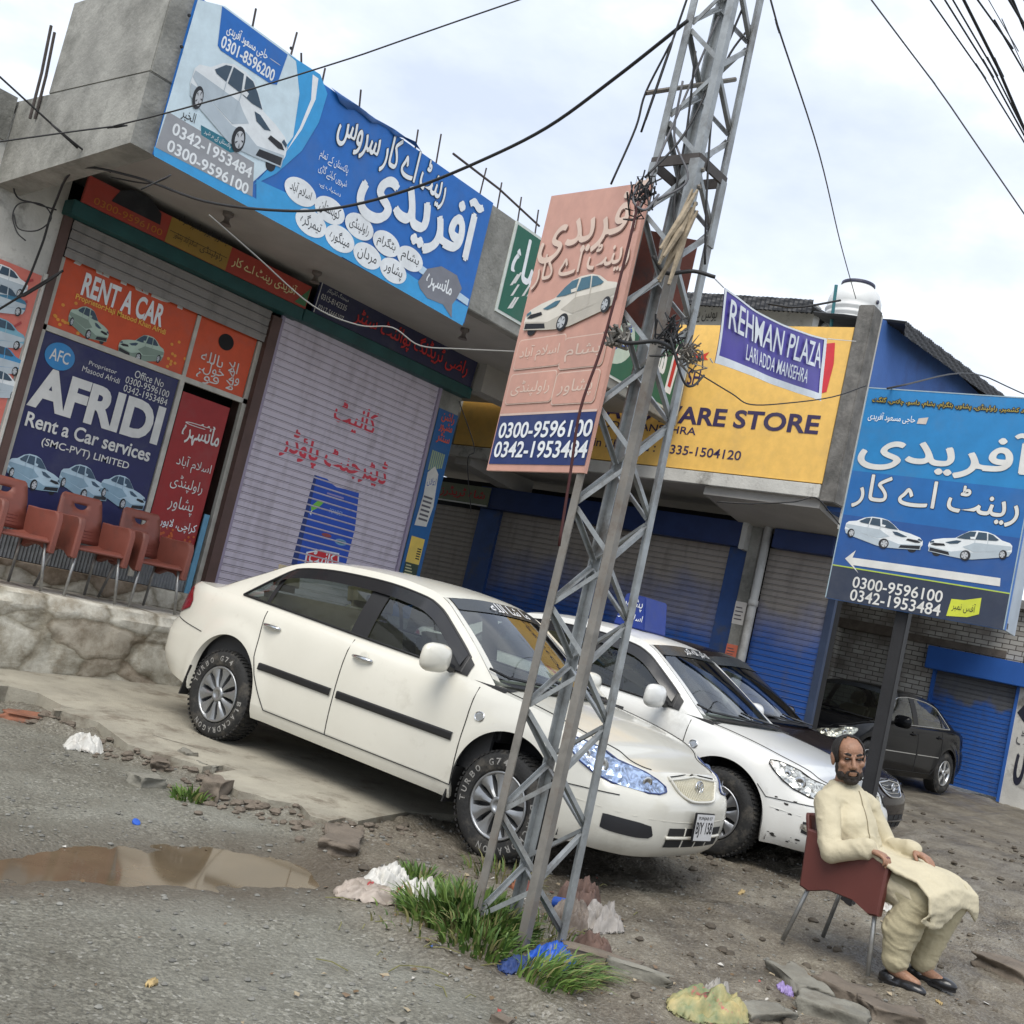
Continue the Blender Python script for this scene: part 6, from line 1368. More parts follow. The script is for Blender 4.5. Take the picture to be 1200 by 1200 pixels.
for k, (pp, m_) in enumerate((([(800,95,5.3),(790,160,5.3),(806,210,5.25),(770,235,5.25)], CBT), ([(842,20,5.6),(800,120,5.45),(770,190,5.3),(748,250,5.2)], CBT), ([(870,10,5.5),(836,90,5.4),(800,160,5.3),(756,208,5.2)], CBL), ([(815,60,5.4),(805,150,5.4),(790,240,5.3),(796,300,5.2)], CBL), ([(880,30,5.6),(852,70,5.5),(835,130,5.4),(828,230,5.3),(826,310,5.3)], CBL), ([(720,395,5.1),(735,402,4.95),(770,400,4.95),(790,410,5.1)], CBL), ([(785,395,4.95),(800,445,4.95),(812,452,5.0),(825,440,5.1)], CBL), ([(838,325,5.2),(812,318,5.2),(780,320,5.2),(765,300,5.2)], CBL), ([(748,215,5.1),(742,235,5.05),(756,246,5.0),(772,228,5.1)], CBT))):
    cable('cable', pp, .010 if k in (5, 7) else .006, m_, ('grey cable looping inside the upper pylon', 'grey cable slanting down inside the pylon to the pink panel', 'black cable slanting from the pylon top to the top of the pink panel', 'black cable hanging down the middle of the pylon', 'black cable running down near the right leg of the pylon', 'black cable tied round the pylon below the rusty plate', 'black cable loop drooping in front of the pylon', 'thick black cable bent behind the timber stave', 'short grey cable knotted round the left leg of the pylon')[k], 'cable', 'cables tangled in the pylon')
b = MB(); rr = random.Random(9)
for k in range(18):
    c0 = dep(752+rr.uniform(-8,8),222+rr.uniform(-10,22),5.08); pts = [c0+Vector((rr.uniform(-.05,.05), rr.uniform(-.05,.05), rr.uniform(-.10,.06))) for _ in range(4)]; b.tube(pts, .004, 4)
o = b.build('wire_tangle', CBL); tag(o, 'matted black wire tangle on the left leg above the pink panel', 'wire tangle')
b = MB()
for k in range(20):
    c0 = dep(784+rr.uniform(-9,9),392+rr.uniform(-22,18),5.1); pts = [c0+Vector((rr.uniform(-.05,.05), rr.uniform(-.05,.05), rr.uniform(-.08,.08))) for _ in range(4)]; b.tube(pts, .0045, 4)
o = b.build('wire_tangle', CBL); tag(o, 'matted black wire tangle in the middle of the pylon below the rusty plate', 'wire tangle')
b = MB()
for k in range(22):
    c0 = dep(722+rr.uniform(-7,7),395+rr.uniform(-8,8),5.06); pts = [c0+Vector((rr.uniform(-.04,.04), rr.uniform(-.04,.04), rr.uniform(-.04,.04))) for _ in range(4)]; b.tube(pts, .007, 4)
o = b.build('wire_tangle', STEELD); tag(o, 'brown binding wire wound round the left leg at the pink panel', 'wire tangle')
b = MB()
for k in range(22):
    c0 = dep(808+rr.uniform(-9,9),415+rr.uniform(-8,12),5.15); pts = [c0+Vector((rr.uniform(-.05,.05), rr.uniform(-.05,.05), rr.uniform(-.05,.05))) for _ in range(4)]; b.tube(pts, .004, 4)
o = b.build('wire_tangle', STEELD); tag(o, 'grey binding wire wound round the right leg beside the yellow board', 'wire tangle')
# water tank
tp_ = dep(1006,334,17.4); TKX, TKY, TKZ = tp_.x, tp_.y, tp_.z
tk = empty('water_tank', (TKX, TKY, TKZ-1.35)); tag(tk, 'white ribbed plastic water tank with dark lid on the plaza roof', 'water tank'); TW = mat('white tank plastic', (.66,.67,.66), .45, var=.12, vscale=3)
prof = [(0,0),(.40,0)]; z = .05
while z < .86: prof += [(.40,z),(.425,z+.03),(.425,z+.06),(.40,z+.09)]; z += .10
prof += [(.41,.98),(.40,1.08),(.34,1.22),(.25,1.30),(.24,1.32)]
b = MB(); b.lathe(prof, 40); b.build('tank_shell', TW, tk, smooth=True)
b = MB(); b.lathe([(.255,1.31),(.26,1.33),(.255,1.36),(.2,1.375),(0,1.38)], 32); b.build('lid', mat('dark tank lid', (.03,.03,.06), .5), tk)
b = MB(); b.lathe([(0,.02),(.03,.02),(.035,0)], 12, Matrix.Translation((-.10,-.40,1.03)) @ Matrix.Rotation(rad(90),4,'X')); b.build('outlet', mat('dark tank lid', (0,0,0)), tk)
b = MB(); b.box((TKX-.5,TKY-.5,5.6),(TKX+.5,TKY+.5,TKZ-1.352)); wpart(b, 'stand', RAWC, tk)
# ================================================================== CHAIRS AND MAN
TERR = mat('terracotta plastic', S(128,72,60), .55, var=.16, vscale=4, dirt=S(104,66,58), dscale=3); LEGM = mat('steel chair leg', (.36,.36,.35), .4, .6, var=.3, vscale=20)
def make_chair(label, group, plastic=TERR):
    """front towards -y"""
    root = tag(empty('plastic_chair'), label, 'chair', group)
    b = MB(); rows = []
    for i in range(15):
        y = -.24+.46*i/14; row = []
        for k in range(15):
            x = -.225+.45*k/14; row.append(Vector((x, y, .435-.035*(1-(x/.225)**2)*sstep(-.24,-.05,y)-.03*sstep(-.17,-.24,y)+.02*sstep(.1,.22,y))))
        rows.append(row)
    b.grid(rows); s = b.build('seat', plastic, root, smooth=True); m = s.modifiers.new('t','SOLIDIFY'); m.thickness = .018
    # backrest with a half-moon grip hole
    def prof(u, v): # u across, v up
        th = rad(13); y = .215+v*math.sin(th)-.05*(1-min((u/.22)**2,1))*-1*.4; return Vector((u, y, .44+v*math.cos(th)))
    out_ = [(-.215,0),(-.215,.12),(-.21,.25),(-.195,.37),(-.185,.40),(-.165,.415),(.165,.415),(.185,.40),(.195,.37),(.21,.25),(.215,.12),(.215,0)]
    hole = [(-.065,.335),(.065,.335)]+[(.065*math.cos(a_), .335-.05*math.sin(a_)) for a_ in [math.pi*k/10 for k in range(1,10)]]
    bm = bmesh.new()
    for lp in (out_, hole):
        vs = [bm.verts.new((u, v, 0)) for u, v in lp]
        for k in range(len(vs)): bm.edges.new((vs[k], vs[(k+1) % len(vs)]))
    bmesh.ops.triangle_fill(bm, use_beauty=True, edges=bm.edges[:])
    for f in [f for f in bm.faces if (lambda c: c.y < .336 and c.y > .28 and math.hypot(c.x, (c.y-.335)*1.3) < .062)(f.calc_center_median())]: bm.faces.remove(f)
    bmesh.ops.subdivide_edges(bm, edges=bm.edges[:], cuts=2, use_grid_fill=True)
    bm.verts.index_update(); bb_ = MB(); bb_.add([prof(v.co.x, v.co.y) for v in bm.verts], [tuple(v.index for v in f.verts) for f in bm.faces]); bm.free()
    bk_ = bb_.build('backrest', plastic, root); fixn(bk_, .8); m = bk_.modifiers.new('t','SOLIDIFY'); m.thickness = .02; m.offset = 0
    for k in range(4): b = MB(); v = .03+.028*k; b.tube([prof(u, v)+Vector((0,-.012,0)) for u in np.linspace(-.15,.15,8)], .003, 5); b.build('groove', mat('terracotta groove', S(110,50,44), .7), bk_)
    for sg in (-1, 1):
        b = MB(); x = .235*sg
        pl = [(-.25,.32),(-.255,.60),(-.235,.645),(-.19,.66),(.10,.655),(.20,.66),(.245,.66),(.235,.52),(.225,.33),(.17,.315),(.05,.36),(-.10,.355),(-.20,.31)]
        rows = [[Vector((x+dx*sg, y*sc_, (z-.5)*sc_+.5)) for y, z in pl] for dx, sc_ in ((-.028,.95),(-.018,1),(.020,1),(.032,.95))]
        b.grid(rows, close=True); n_ = len(pl); b.f.append(tuple(range(n_))); b.m.append(0); b.f.append(tuple(3*n_+i for i in range(n_))[::-1]); b.m.append(0)
        fixn(b.build('armrest', plastic, root), .7)
    for sx in (-1, 1):
        for sy in (-1, 1):
            b = MB(); b.tube([(.19*sx, (-.19 if sy < 0 else .17), .42), (.235*sx, (-.245 if sy < 0 else .27), .0)], .0125, 10); b.build('leg', LEGM, root, smooth=True)
            
    return root
PZt = PZ+.008
for i, (x, y, rz, lab) in enumerate(((4.62, 8.80, .02, 'leftmost terracotta chair on the step, cut off by the picture edge'), (5.30, 8.78, -.03, 'middle terracotta chair on the step in front of the navy poster'), (5.93, 8.80, -.02, 'terracotta chair on the step in front of the red door poster'))):
    c = make_chair(lab, 'chairs on the shop step'); c.location = (x, y, PZt); c.rotation_euler = (0, 0, rz)
MO = Vector((6.47, 2.2, 0)); MO.z = gz(6.4, 2.2)+.006
ma = rad(-6); mf = Vector((math.sin(ma), -math.cos(ma), 0)); mr = Vector((mf.y, -mf.x, 0))
BROWNP = mat('brown plastic', S(96,50,44), .5, var=.15, vscale=4)
c = make_chair('dark brown plastic chair that the bearded man sits on by the road', None, BROWNP); c.location = MO; c.rotation_euler = (0, 0, ma)
for o in c.children:
    if o.name.startswith('backrest'): o.scale = (.86, 1, .66); o.location.z = .44*.34
    if o.name.startswith('armrest'): o.scale.z = .95; o.location.z = .008
def mp_(a, b, z): return MO+mf*a+mr*b+Vector((0,0,z))
class Blob:
    def __init__(s): s.b = MB()
    def cap(s, p, q, r0, r1, n=14):
        p, q = Vector(p), Vector(q); d = (q-p); L_ = d.length; R = d.to_track_quat('Z','Y').to_matrix().to_4x4(); R.translation = p
        pr = [(r0*math.cos(a_), r0*math.sin(a_)) for a_ in [-math.pi/2+math.pi/2*k/5 for k in range(6)]]+[(r1*math.cos(a_), L_+r1*math.sin(a_)) for a_ in [math.pi/2*k/5 for k in range(6)]]
        pr[0] = (.0005, pr[0][1]); pr[-1] = (.0005, pr[-1][1]); o = len(s.b.v); s.b.lathe(pr, n, R); s.b.f += [tuple(o+k for k in range(n))[::-1], tuple(o+11*n+k for k in range(n))]; s.b.m += [0, 0]; return s
    def ell(s, c, r, M=None, n=16):
        c = Vector(c); T = (M or Matrix.Identity(4)) @ Matrix.Translation(c) @ Matrix.Diagonal((*r, 1)); pr = [(max(math.cos(a_),.001), math.sin(a_)) for a_ in [-math.pi/2+math.pi*k/10 for k in range(11)]]
        o = len(s.b.v); s.b.lathe(pr, n, T); s.b.f += [tuple(o+k for k in range(n))[::-1], tuple(o+10*n+k for k in range(n))]; s.b.m += [0, 0]; return s
    def sheet(s, rows, t):
        """closed thick sheet from a grid of points"""
        R = [[Vector(p) for p in r] for r in rows]; nr, nc = len(R), len(R[0]); N = [[None]*nc for _ in range(nr)]
        for i in range(nr):
            for j in range(nc):
                a_ = R[min(i+1,nr-1)][j]-R[max(i-1,0)][j]; c_ = R[i][min(j+1,nc-1)]-R[i][max(j-1,0)]; N[i][j] = a_.cross(c_).normalized()
        o = len(s.b.v); s.b.grid([[R[i][j]+N[i][j]*t/2 for j in range(nc)] for i in range(nr)]); o2 = len(s.b.v); s.b.grid([[R[i][j]-N[i][j]*t/2 for j in range(nc)] for i in range(nr)], flip=True)
        rim = [i*nc for i in range(nr)]+[(nr-1)*nc+j for j in range(1,nc)]+[i*nc+nc-1 for i in range(nr-2,-1,-1)]+[j for j in range(nc-2,0,-1)]
        for k in range(len(rim)): a_, c_ = rim[k], rim[(k+1) % len(rim)]; s.b.f.append((o+a_, o2+a_, o2+c_, o+c_)); s.b.m.append(0)
        return s
    def build(s, name, m, parent, vox=.007, smooth=4, fn=None):
        o = s.b.build('tmp', m); fixn(o); r = o.modifiers.new('r','REMESH'); r.mode = 'VOXEL'; r.voxel_size = vox; r.use_smooth_shade = True
        q = o.modifiers.new('s','SMOOTH'); q.iterations = smooth; q.factor = .5
        bpy.context.view_layer.update(); me = bpy.data.meshes.new_from_object(o.evaluated_get(bpy.context.evaluated_depsgraph_get())); bpy.data.objects.remove(o); me.name = name
        if not len(me.materials): me.materials.append(m)
        if fn:
            n_ = [v.normal.copy() for v in me.vertices]
            for v, n in zip(me.vertices, n_): v.co = fn(v.co, n)
        me.polygons.foreach_set('use_smooth', [True]*len(me.polygons)); me.update()
        no = bpy.data.objects.new(name, me); COL.objects.link(no); return adopt(no, parent) if parent else no
SKIN = mat('tanned skin', (.33,.175,.108), .5, var=.28, vscale=26, bump=.25, bscale=90)
CLO = mat('cream cotton', (.52,.465,.33), .9, var=.12, vscale=5, bump=.22, bscale=38); CLO2 = mat('khaki cotton', (.44,.39,.255), .9, var=.14, vscale=5, bump=.25, bscale=36)
HAIR = mat('black hair', (.014,.011,.010), .7, var=.3, vscale=60, bump=.5, bscale=160)
man = empty('person', MO); tag(man, 'seated man in cream shalwar kameez and black shoes, turned to look at the road', 'person')
# head frame
hc = mp_(-.175, .075, 1.062)
hf = Vector((-.80, -.60, -.04)).normalized(); hu = (UPV*.75+Vector((0,0,1))*.25); hu = (hu-hf*hu.dot(hf)).normalized(); hs = hf.cross(hu)
HM = Matrix((hs, hf, hu)).transposed().to_4x4(); HM.translation = hc; HM = HM @ Matrix.Scale(1.07, 4)
H = lambda x, y, z: HM @ Vector((x, y, z))
B_ = Blob()
B_.ell((0,-.018,.038),(.076,.096,.082),HM).ell((0,.018,-.035),(.064,.076,.085),HM).ell((0,.062,-.098),(.032,.026,.022),HM).ell((0,.035,.045),(.064,.058,.06),HM)
for s_ in (-1,1): B_.ell((.044*s_,.022,-.066),(.022,.045,.032),HM).ell((.044*s_,.062,-.018),(.024,.022,.02),HM).ell((.080*s_,-.012,-.008),(.011,.022,.034),HM).ell((.086*s_,-.018,.006),(.007,.018,.024),HM)
B_.cap(H(0,.090,.012),H(0,.112,-.028),.010,.0145); B_.ell((.012,.1,-.034),(.011,.012,.009),HM).ell((-.012,.1,-.034),(.011,.012,.009),HM)
B_.cap(H(-.044,.082,.027),H(-.012,.090,.022),.012,.010).cap(H(.044,.082,.027),H(.012,.090,.022),.012,.010); B_.ell((0,.092,-.060),(.024,.011,.0075),HM).ell((0,.089,-.072),(.022,.011,.008),HM)
neck = mp_(-.185,.04,.915); B_.cap(H(0,-.02,-.07), neck, .058, .062)
pel = mp_(-.08,0,.54); chest = mp_(-.185,.035,.78); B_.cap(pel, chest, .12, .13).cap(chest, neck, .10, .05)
rsh, lsh, relb, lelb = mp_(-.19,.20,.80), mp_(-.13,-.16,.815), mp_(-.06,.30,.56), mp_(.0,-.25,.61); rwr, lwr = mp_(.125,.262,.635), mp_(.215,-.10,.66)
rkn, lkn, ran, lan = mp_(.40,.14,.455), mp_(.455,-.14,.475), mp_(.33,.135,.085), mp_(.37,-.125,.085)
for a_, e_, w_ in ((rsh,relb,rwr),(lsh,lelb,lwr)): B_.cap(chest, a_, .08, .055).cap(a_, e_, .05, .038).cap(e_, w_, .038, .027)
for s_, k_, a_ in ((.1,rkn,ran),(-.1,lkn,lan)):
    B_.cap(mp_(-.08,s_,.53), k_, .085, .06).cap(k_, a_, .055, .036); ft = a_+mf*.13-Vector((0,0,.05)); B_.cap(a_-Vector((0,0,.02)), ft, .034, .026)
def hand(w, d, up, sd2, curl):
    """wrist w, pointing d, back of hand up, thumb towards sd2"""
    d = d.normalized(); sd2 = (sd2-d*sd2.dot(d)).normalized(); up = (up-d*up.dot(d)-sd2*up.dot(sd2)).normalized()
    pc = w+d*.05
    for t_ in (-.027,-.009,.009,.027): B_.cap(w+d*.012+sd2*t_*.55, w+d*.088+sd2*t_, .0155, .0125)
    for t_, L_ in ((.030,.066),(.010,.076),(-.010,.070),(-.030,.054)):
        p = w+d*.090+sd2*t_; a_ = 0; 
        for seg, (fr_, r_) in enumerate(((.45,.0098),(.32,.0090),(.23,.0082))):
            a_ += curl*(.8 if seg == 0 else 1.1); q_ = p+(d*math.cos(a_)-up*math.sin(a_)+sd2*t_*.6)*L_*fr_; B_.cap(p, q_, r_, r_*.93, 10); p = q_
    t0 = w+d*.028+sd2*.026; t1 = t0+(d*.55+sd2*.75-up*.25).normalized()*.036; t2 = t1+(d*.85+sd2*.25-up*.45).normalized()*.030; B_.cap(w+d*.015+sd2*.012, t0, .016, .014, 10).cap(t0, t1, .0135, .0115, 10).cap(t1, t2, .0112, .0095, 10)
hand(rwr, mf*.95+mr*-.05+Vector((0,0,-.12)), Vector((0,0,1))+mr*.35, -mr, .62)
hand(lwr, mf*.93+mr*.12+Vector((0,0,-.22)), Vector((0,0,1))+mr*.1, mr, .38)
B_.build('body', SKIN, man, .0042, 3)
# facial hair, hair, eyes
b = Blob(); 
for s_ in (-1,1): b.ell((.047*s_,.028,-.078),(.022,.046,.034),HM).ell((.060*s_,.008,-.048),(.014,.026,.042),HM).cap(H(.003*s_,.101,-.048),H(.030*s_,.084,-.062),.0075,.008).cap(H(.030*s_,.084,-.062),H(.030*s_,.078,-.088),.008,.012)
b.ell((0,.060,-.104),(.043,.034,.028),HM).ell((0,.083,-.086),(.020,.016,.010),HM)
b.build('beard', mat('short beard', (.035,.026,.021), .8, col2=(.012,.009,.008), vscale=90), man, .004, 2, lambda co, n: co-n*.0015+n*.002*noise.noise(co*220))
b = MB(); rows = []
for i in range(25):
    th = math.pi*i/24; row = []
    for k in range(40):
        ph = 2*math.pi*k/40; x, y, z = math.sin(th)*math.cos(ph), math.sin(th)*math.sin(ph), math.cos(th); p = Vector((.0825*x, -.020+.103*y, .034+.088*z)); row.append(p)
    rows.append(row)
bm_v = [HM @ p for r in rows for p in r]; fs = []
for i in range(24):
    for k in range(40):
        c_ = (rows[i][k]+rows[i+1][(k+1) % 40])/2
        keep = c_.y < .010+.030*sstep(.035, .065, abs(c_.x))+.016*noise.noise(c_*60) and c_.z > -.048+.02*noise.noise(c_*50)
        if keep: fs.append((i*40+k, i*40+(k+1) % 40, (i+1)*40+(k+1) % 40, (i+1)*40+k))
b.add(bm_v, fs); o = wpart(b, 'hair', HAIR, man, smooth=True); q = o.modifiers.new('t','SOLIDIFY'); q.thickness = .006; q.offset = -.6
EYE = mat('dark eye', (.012,.009,.008), .25)
for s_ in (-1,1):
    b = MB(); b.tube([H(.050*s_,.083,.033),H(.034*s_,.0945,.037),H(.014*s_,.0985,.031)], [.004,.0075,.006], 6); wpart(b, 'eyebrow', HAIR, man)
    b = Blob(); b.ell((.030*s_,.0865,.010),(.0155,.007,.0075),HM); b.build('eye', EYE, man, .0015, 1)
# clothes
def wr(amp, fx, fz, seed):
    """cloth creases: sharp ridged folds running across the body, fading in and out"""
    def f(co, n):
        p = co-MO; a_ = p.dot(mf); c_ = p.dot(mr)
        q = Vector((a_*fx+seed, c_*fx*.8, p.z*fz+a_*4)); m_ = .35+.65*sstep(-.15, .25, noise.noise(Vector((a_*4, c_*4+seed, p.z*4))))
        r1_ = 1-abs(noise.noise(q))*2.2; r2_ = 1-abs(noise.noise(q*1.9+Vector((3,1,7))))*2.2
        q3 = Vector((a_*9+c_*6+seed, c_*8-a_*5, p.z*22+a_*8)); r3_ = max(0, 1-abs(noise.noise(q3))*3); m3 = sstep(.0, .35, noise.noise(Vector((a_*6+9, c_*6, p.z*6+seed))))
        return co+n*(amp*m_*(.62*r1_+.38*r2_-.3)+amp*.75*m3*r3_)
    return f
K_ = Blob()
K_.cap(mp_(-.06,.0,.53), mp_(-.10,.02,.66), .148, .150).cap(mp_(-.10,.02,.66), mp_(-.175,.03,.80), .150, .142).cap(mp_(-.18,.03,.82), neck-Vector((0,0,.05)), .125, .066)
K_.cap(mp_(-.02,.07,.60), mp_(-.1,.07,.74), .11, .11).cap(chest+Vector((0,0,.02)), rsh, .11, .066).cap(chest+Vector((0,0,.02)), lsh, .11, .066).cap(neck-Vector((0,0,.035)), rsh, .062, .064).cap(neck-Vector((0,0,.035)), lsh, .062, .064)
K_.cap(mp_(-.06,.05,.55), mp_(-.09,.09,.70), .13,.12)
for a_, e_, w_ in ((rsh,relb,rwr),(lsh,lelb,lwr)): K_.cap(a_, e_, .070, .063).cap(e_, w_-(w_-e_).normalized()*.01, .061, .052)
for s_, k_ in ((.10,rkn),(-.10,lkn)): K_.cap(mp_(-.06,s_,.535), k_-mf*.03, .105, .092)
K_.cap(mp_(.05,0,.54), mp_(.36,0,.49), .08, .07)
rows = []
for i in range(9):
    c_ = .27-.52*i/8; row = []
    kx = .42+.05*(i/8); zk = .555+.015*i/8-.02*math.cos(i/8*2*math.pi)
    for a_, z in ((-.0,.62),(.18,.605),(kx-.12,zk+.03),(kx+.0,zk+.015),(kx+.075,zk-.04),(kx+.095,zk-.12),(kx+.085-.03*(i == 0),zk-.17-.05*math.sin(i*.8))): row.append(mp_(a_, c_, z))
    rows.append(row)
K_.sheet(rows, .016)
rows = []
for i in range(6):
    a_ = -.16+.56*i/5; rows.append([mp_(a_, .235+.03*math.sin(i), .56), mp_(a_+.01, .258+.02*math.sin(i*1.7), .48), mp_(a_+.02, .262+.02*math.sin(i*2), .40+.03*math.sin(i))])
K_.build('kameez', CLO, man, .0075, 5, wr(.009, 5, 12, 3.1))
T_ = Blob()
for s_, k_, a_ in ((.105,rkn,ran),(-.105,lkn,lan)):
    T_.cap(mp_(-.07,s_,.52), k_, .105, .092).cap(k_, k_.lerp(a_,.5)-mf*.03, .092, .098).cap(k_.lerp(a_,.5)-mf*.03, a_+Vector((0,0,.04)), .098, .070).cap(a_+Vector((0,0,.055)), a_+Vector((0,0,.03)), .072, .072)
T_.build('shalwar', CLO2, man, .0075, 4, wr(.010, 5, 14, 8.2))
b = MB(); nd_ = (H(0,-.02,-.07)-neck).normalized(); ring = []
a0 = nd_.orthogonal().normalized(); a1 = nd_.cross(a0); cn = neck+nd_*.005
b.grid([[cn+nd_*h_+(a0*math.cos(t_)+a1*math.sin(t_))*r_ for t_ in [2*math.pi*k/24 for k in range(24)]] for h_, r_ in ((-.045,.088),(-.02,.074),(.006,.070),(.008,.065),(-.02,.065))], close=True); wpart(b, 'collar', CLO, man, smooth=True)
fr0 = cn+mf*.05+(-mr)*-.03
b = MB(); pl_ = [H(.004,.045,-.155), mp_(-.055,.075,.86), mp_(-.045,.075,.80), mp_(-.03,.075,.74), mp_(-.018,.075,.68)]
dg = bpy.context.evaluated_depsgraph_get(); km = [o for o in man.children if o.name.startswith('kameez')][0]
pts_ = []
bpy.context.view_layer.update(); inv = km.matrix_world.inverted()
for k in range(12):
    z_ = .90-.024*k; org = mp_(.4, .25, z_); hit, loc, nor, _ = km.ray_cast(inv @ org, (inv.to_3x3() @ (mp_(-.16, .03, z_)-org)).normalized())
    if hit: pts_.append(km.matrix_world @ loc + (km.matrix_world.to_3x3() @ nor)*.001)
if len(pts_) > 3:
    b = MB(); b.tube(pts_, .0035, 5); wpart(b, 'placket', mat('placket shadow seam', (.20,.17,.11), .9), man)
SHOE = mat('black shoe leather', (.012,.012,.014), .3, coat=.3)
for a_, s_ in ((ran,1),(lan,-1)):
    d = (mf+mr*.10*s_).normalized(); sd2 = Vector((-d.y, d.x, 0)); g = Vector((a_.x, a_.y, gz(a_.x, a_.y))); Q = Blob(); M_ = Matrix((sd2, d, Vector((0,0,1)))).transposed().to_4x4(); M_.translation = g
    Q.ell((0,-.02,.032),(.036,.055,.036),M_).ell((0,.115,.028),(.045,.085,.034),M_).ell((0,.05,.020),(.040,.13,.020),M_).ell((0,.06,.032),(.034,.05,.024),M_); so_ = Q.build('shoe', SHOE, man, .005, 3)
    b = MB(); b.prism([M_ @ Vector((.043*math.cos(t_)*(1 if math.sin(t_) > 0 else .85), .06+.135*math.sin(t_), .001)) for t_ in [2*math.pi*k/24 for k in range(24)]], (0,0,.014)); wpart(b, 'sole', SHOE, so_)
# ================================================================== WEEDS, LITTER, STONES
GR1 = mat('fresh grass', (.075,.15,.022), .6, col2=(.035,.075,.012), vscale=7); GR2 = mat('dry grass', (.20,.19,.07), .7, var=.3, vscale=8); GR3 = mat('grass blade light', (.13,.21,.04), .6, var=.3, vscale=7)
def grass(name, label, px, rx, ry, n, h, seed, lean=(0,0), wid=.009, dry=.1):
    rr = random.Random(seed); c = at(*px, 'z', 0); b = MB()
    for _ in range(n):
        a_ = rr.random()*6.283; r = math.sqrt(rr.random()); x = c.x+rx*r*math.cos(a_); y = c.y+ry*r*math.sin(a_); z = gz(x, y)-.01
        L_ = h*rr.uniform(.5, 1.1)*(1-.35*r); d = Vector((math.cos(a_)*r*.7+lean[0]+rr.uniform(-.35,.35), math.sin(a_)*r*.7+lean[1]+rr.uniform(-.35,.35), 0)); w = wid*rr.uniform(.6,1.3); q = rr.random()*6.28; s_ = Vector((math.cos(q), math.sin(q), 0))*w
        p = [Vector((x,y,z))+d*L_*(t_**1.8)*.75+Vector((0,0,1))*L_*(t_-.38*t_*t_*(.6+d.length)) for t_ in (0,.3,.6,.85,1)]
        vs = []
        for k, pp in enumerate(p): ww = (1,.95,.7,.38,.02)[k]; vs += [pp-s_*ww, pp+s_*ww]
        b.add(vs, [(2*k,2*k+1,2*k+3,2*k+2) for k in range(4)], GR2 if rr.random() < dry else (GR3 if rr.random() < .4 else GR1))
    o = b.build(name, None, smooth=True); return tag(o, label, 'grass', None, 'stuff')
grass('grass_clump', 'lush green weeds round the left foot of the pylon', (545,1082), .30, .33, 900, .30, 1, wid=.008, dry=.14)
grass('grass_clump', 'broad leaved weeds among the grass at the pylon foot', (552,1075), .22, .26, 130, .26, 21, wid=.022, dry=.05)
grass('grass_clump', 'scattered thin stalks round the edge of the weeds', (545,1090), .48, .42, 160, .16, 22, wid=.005, dry=.5)
grass('grass_clump', 'bright green weeds spilling down to the road edge', (560,1108), .22, .20, 420, .20, 11, wid=.007, dry=.2)
grass('grass_clump', 'small grass tuft behind the plastic litter', (490,1040), .13, .12, 150, .20, 2)
grass('grass_clump', 'long drooping grass over the blue plastic sheet', (655,1148), .26, .12, 300, .26, 3, lean=(.55,-.5), wid=.006, dry=.25)
grass('grass_clump', 'small grass tuft at the broken slab edge', (226,928), .13, .12, 130, .15, 4)
grass('grass_clump', 'thin grass growing by the front wheel and pylon', (590,1028), .25, .25, 90, .22, 5, wid=.005, dry=.4)
grass('grass_clump', 'sparse dry grass under the trash by the pylon', (640,1090), .22, .2, 90, .16, 6, wid=.005, dry=.6)
def crumple(name, label, px, sx, sy, h, m, seed, cat='litter', rz=0, z0=0, group=None, k=3.2, res=34):
    """crumpled sheet or bag: a dome with creases lying on the ground"""
    c = at(*px, 'z', z0); b = MB(); rows = []; off_ = Vector((seed*3.7, seed*1.3, 0))
    for i in range(res+1):
        u = -1+2*i/res; row = []
        for j in range(res+1):
            v = -1+2*j/res; r = min(math.hypot(u, v*.95), 1.42); lim = .78+.30*noise.noise(Vector((math.atan2(v, u)*1.1, seed, 2)))
            q = 1/(max(r, 1e-4)/lim) if r > lim else 1
            uu, vv_ = u*q*(1+.03*noise.noise(Vector((u*9,v*9,seed)))), v*q; x = sx*uu; y = sy*vv_; X = c.x+x*math.cos(rz)-y*math.sin(rz); Y = c.y+x*math.sin(rz)+y*math.cos(rz)
            rn = min(math.hypot(uu, vv_)/lim, 1); n_ = noise.noise(Vector((u*k,v*k,0))+off_); rid = 1-abs(noise.noise(Vector((u*k*1.4,v*k*1.1,5))+off_))*2.4; fine_ = abs(noise.noise(Vector((u*9,v*11,9))+off_))
            row.append((X, Y, max(0, (1-rn**2)**.6)*h*(.55+.45*n_+.5*rid)+.012*(rid+fine_) ))
        rows.append(row)
    flat = np.array([p[:2] for r in rows for p in r]); zz_ = ground_z(flat[:,0], flat[:,1]).reshape(res+1, res+1)
    b.grid([[(p[0], p[1], p[2]+zz_[i][j]-.004) for j, p in enumerate(r)] for i, r in enumerate(rows)]); o = b.build(name, m, smooth=True); return tag(o, label, cat, group)
PLW = mat('white plastic film', (.60,.59,.55), .45, var=.2, vscale=14, dirt=(.28,.24,.20), dscale=7); PLP = mat('pinkish plastic film', (.40,.34,.29), .5, var=.3, vscale=10, dirt=(.22,.18,.14), dscale=6); PLR = mat('red plastic', (.45,.05,.05), .45, var=.3, vscale=12); PLB = mat('blue tarpaulin', (.02,.10,.50), .45, var=.4, vscale=9); RAG = mat('dirty rag', (.30,.25,.21), .9, var=.5, vscale=10, dirt=(.12,.09,.07), dscale=6); RAGD = mat('brown rag', (.16,.10,.08), .9, var=.5, vscale=12); PUR_ = mat('purple wrapper', (.32,.24,.50), .5, var=.3, vscale=20); SAK = mat('printed sack', (.45,.36,.16), .6, col2=(.16,.20,.10), vscale=9, dirt=(.42,.10,.10), dscale=6, dlo=.58, dhi=.62); ORA_ = mat('orange peel litter', (.36,.13,.06), .7, var=.4, vscale=9)
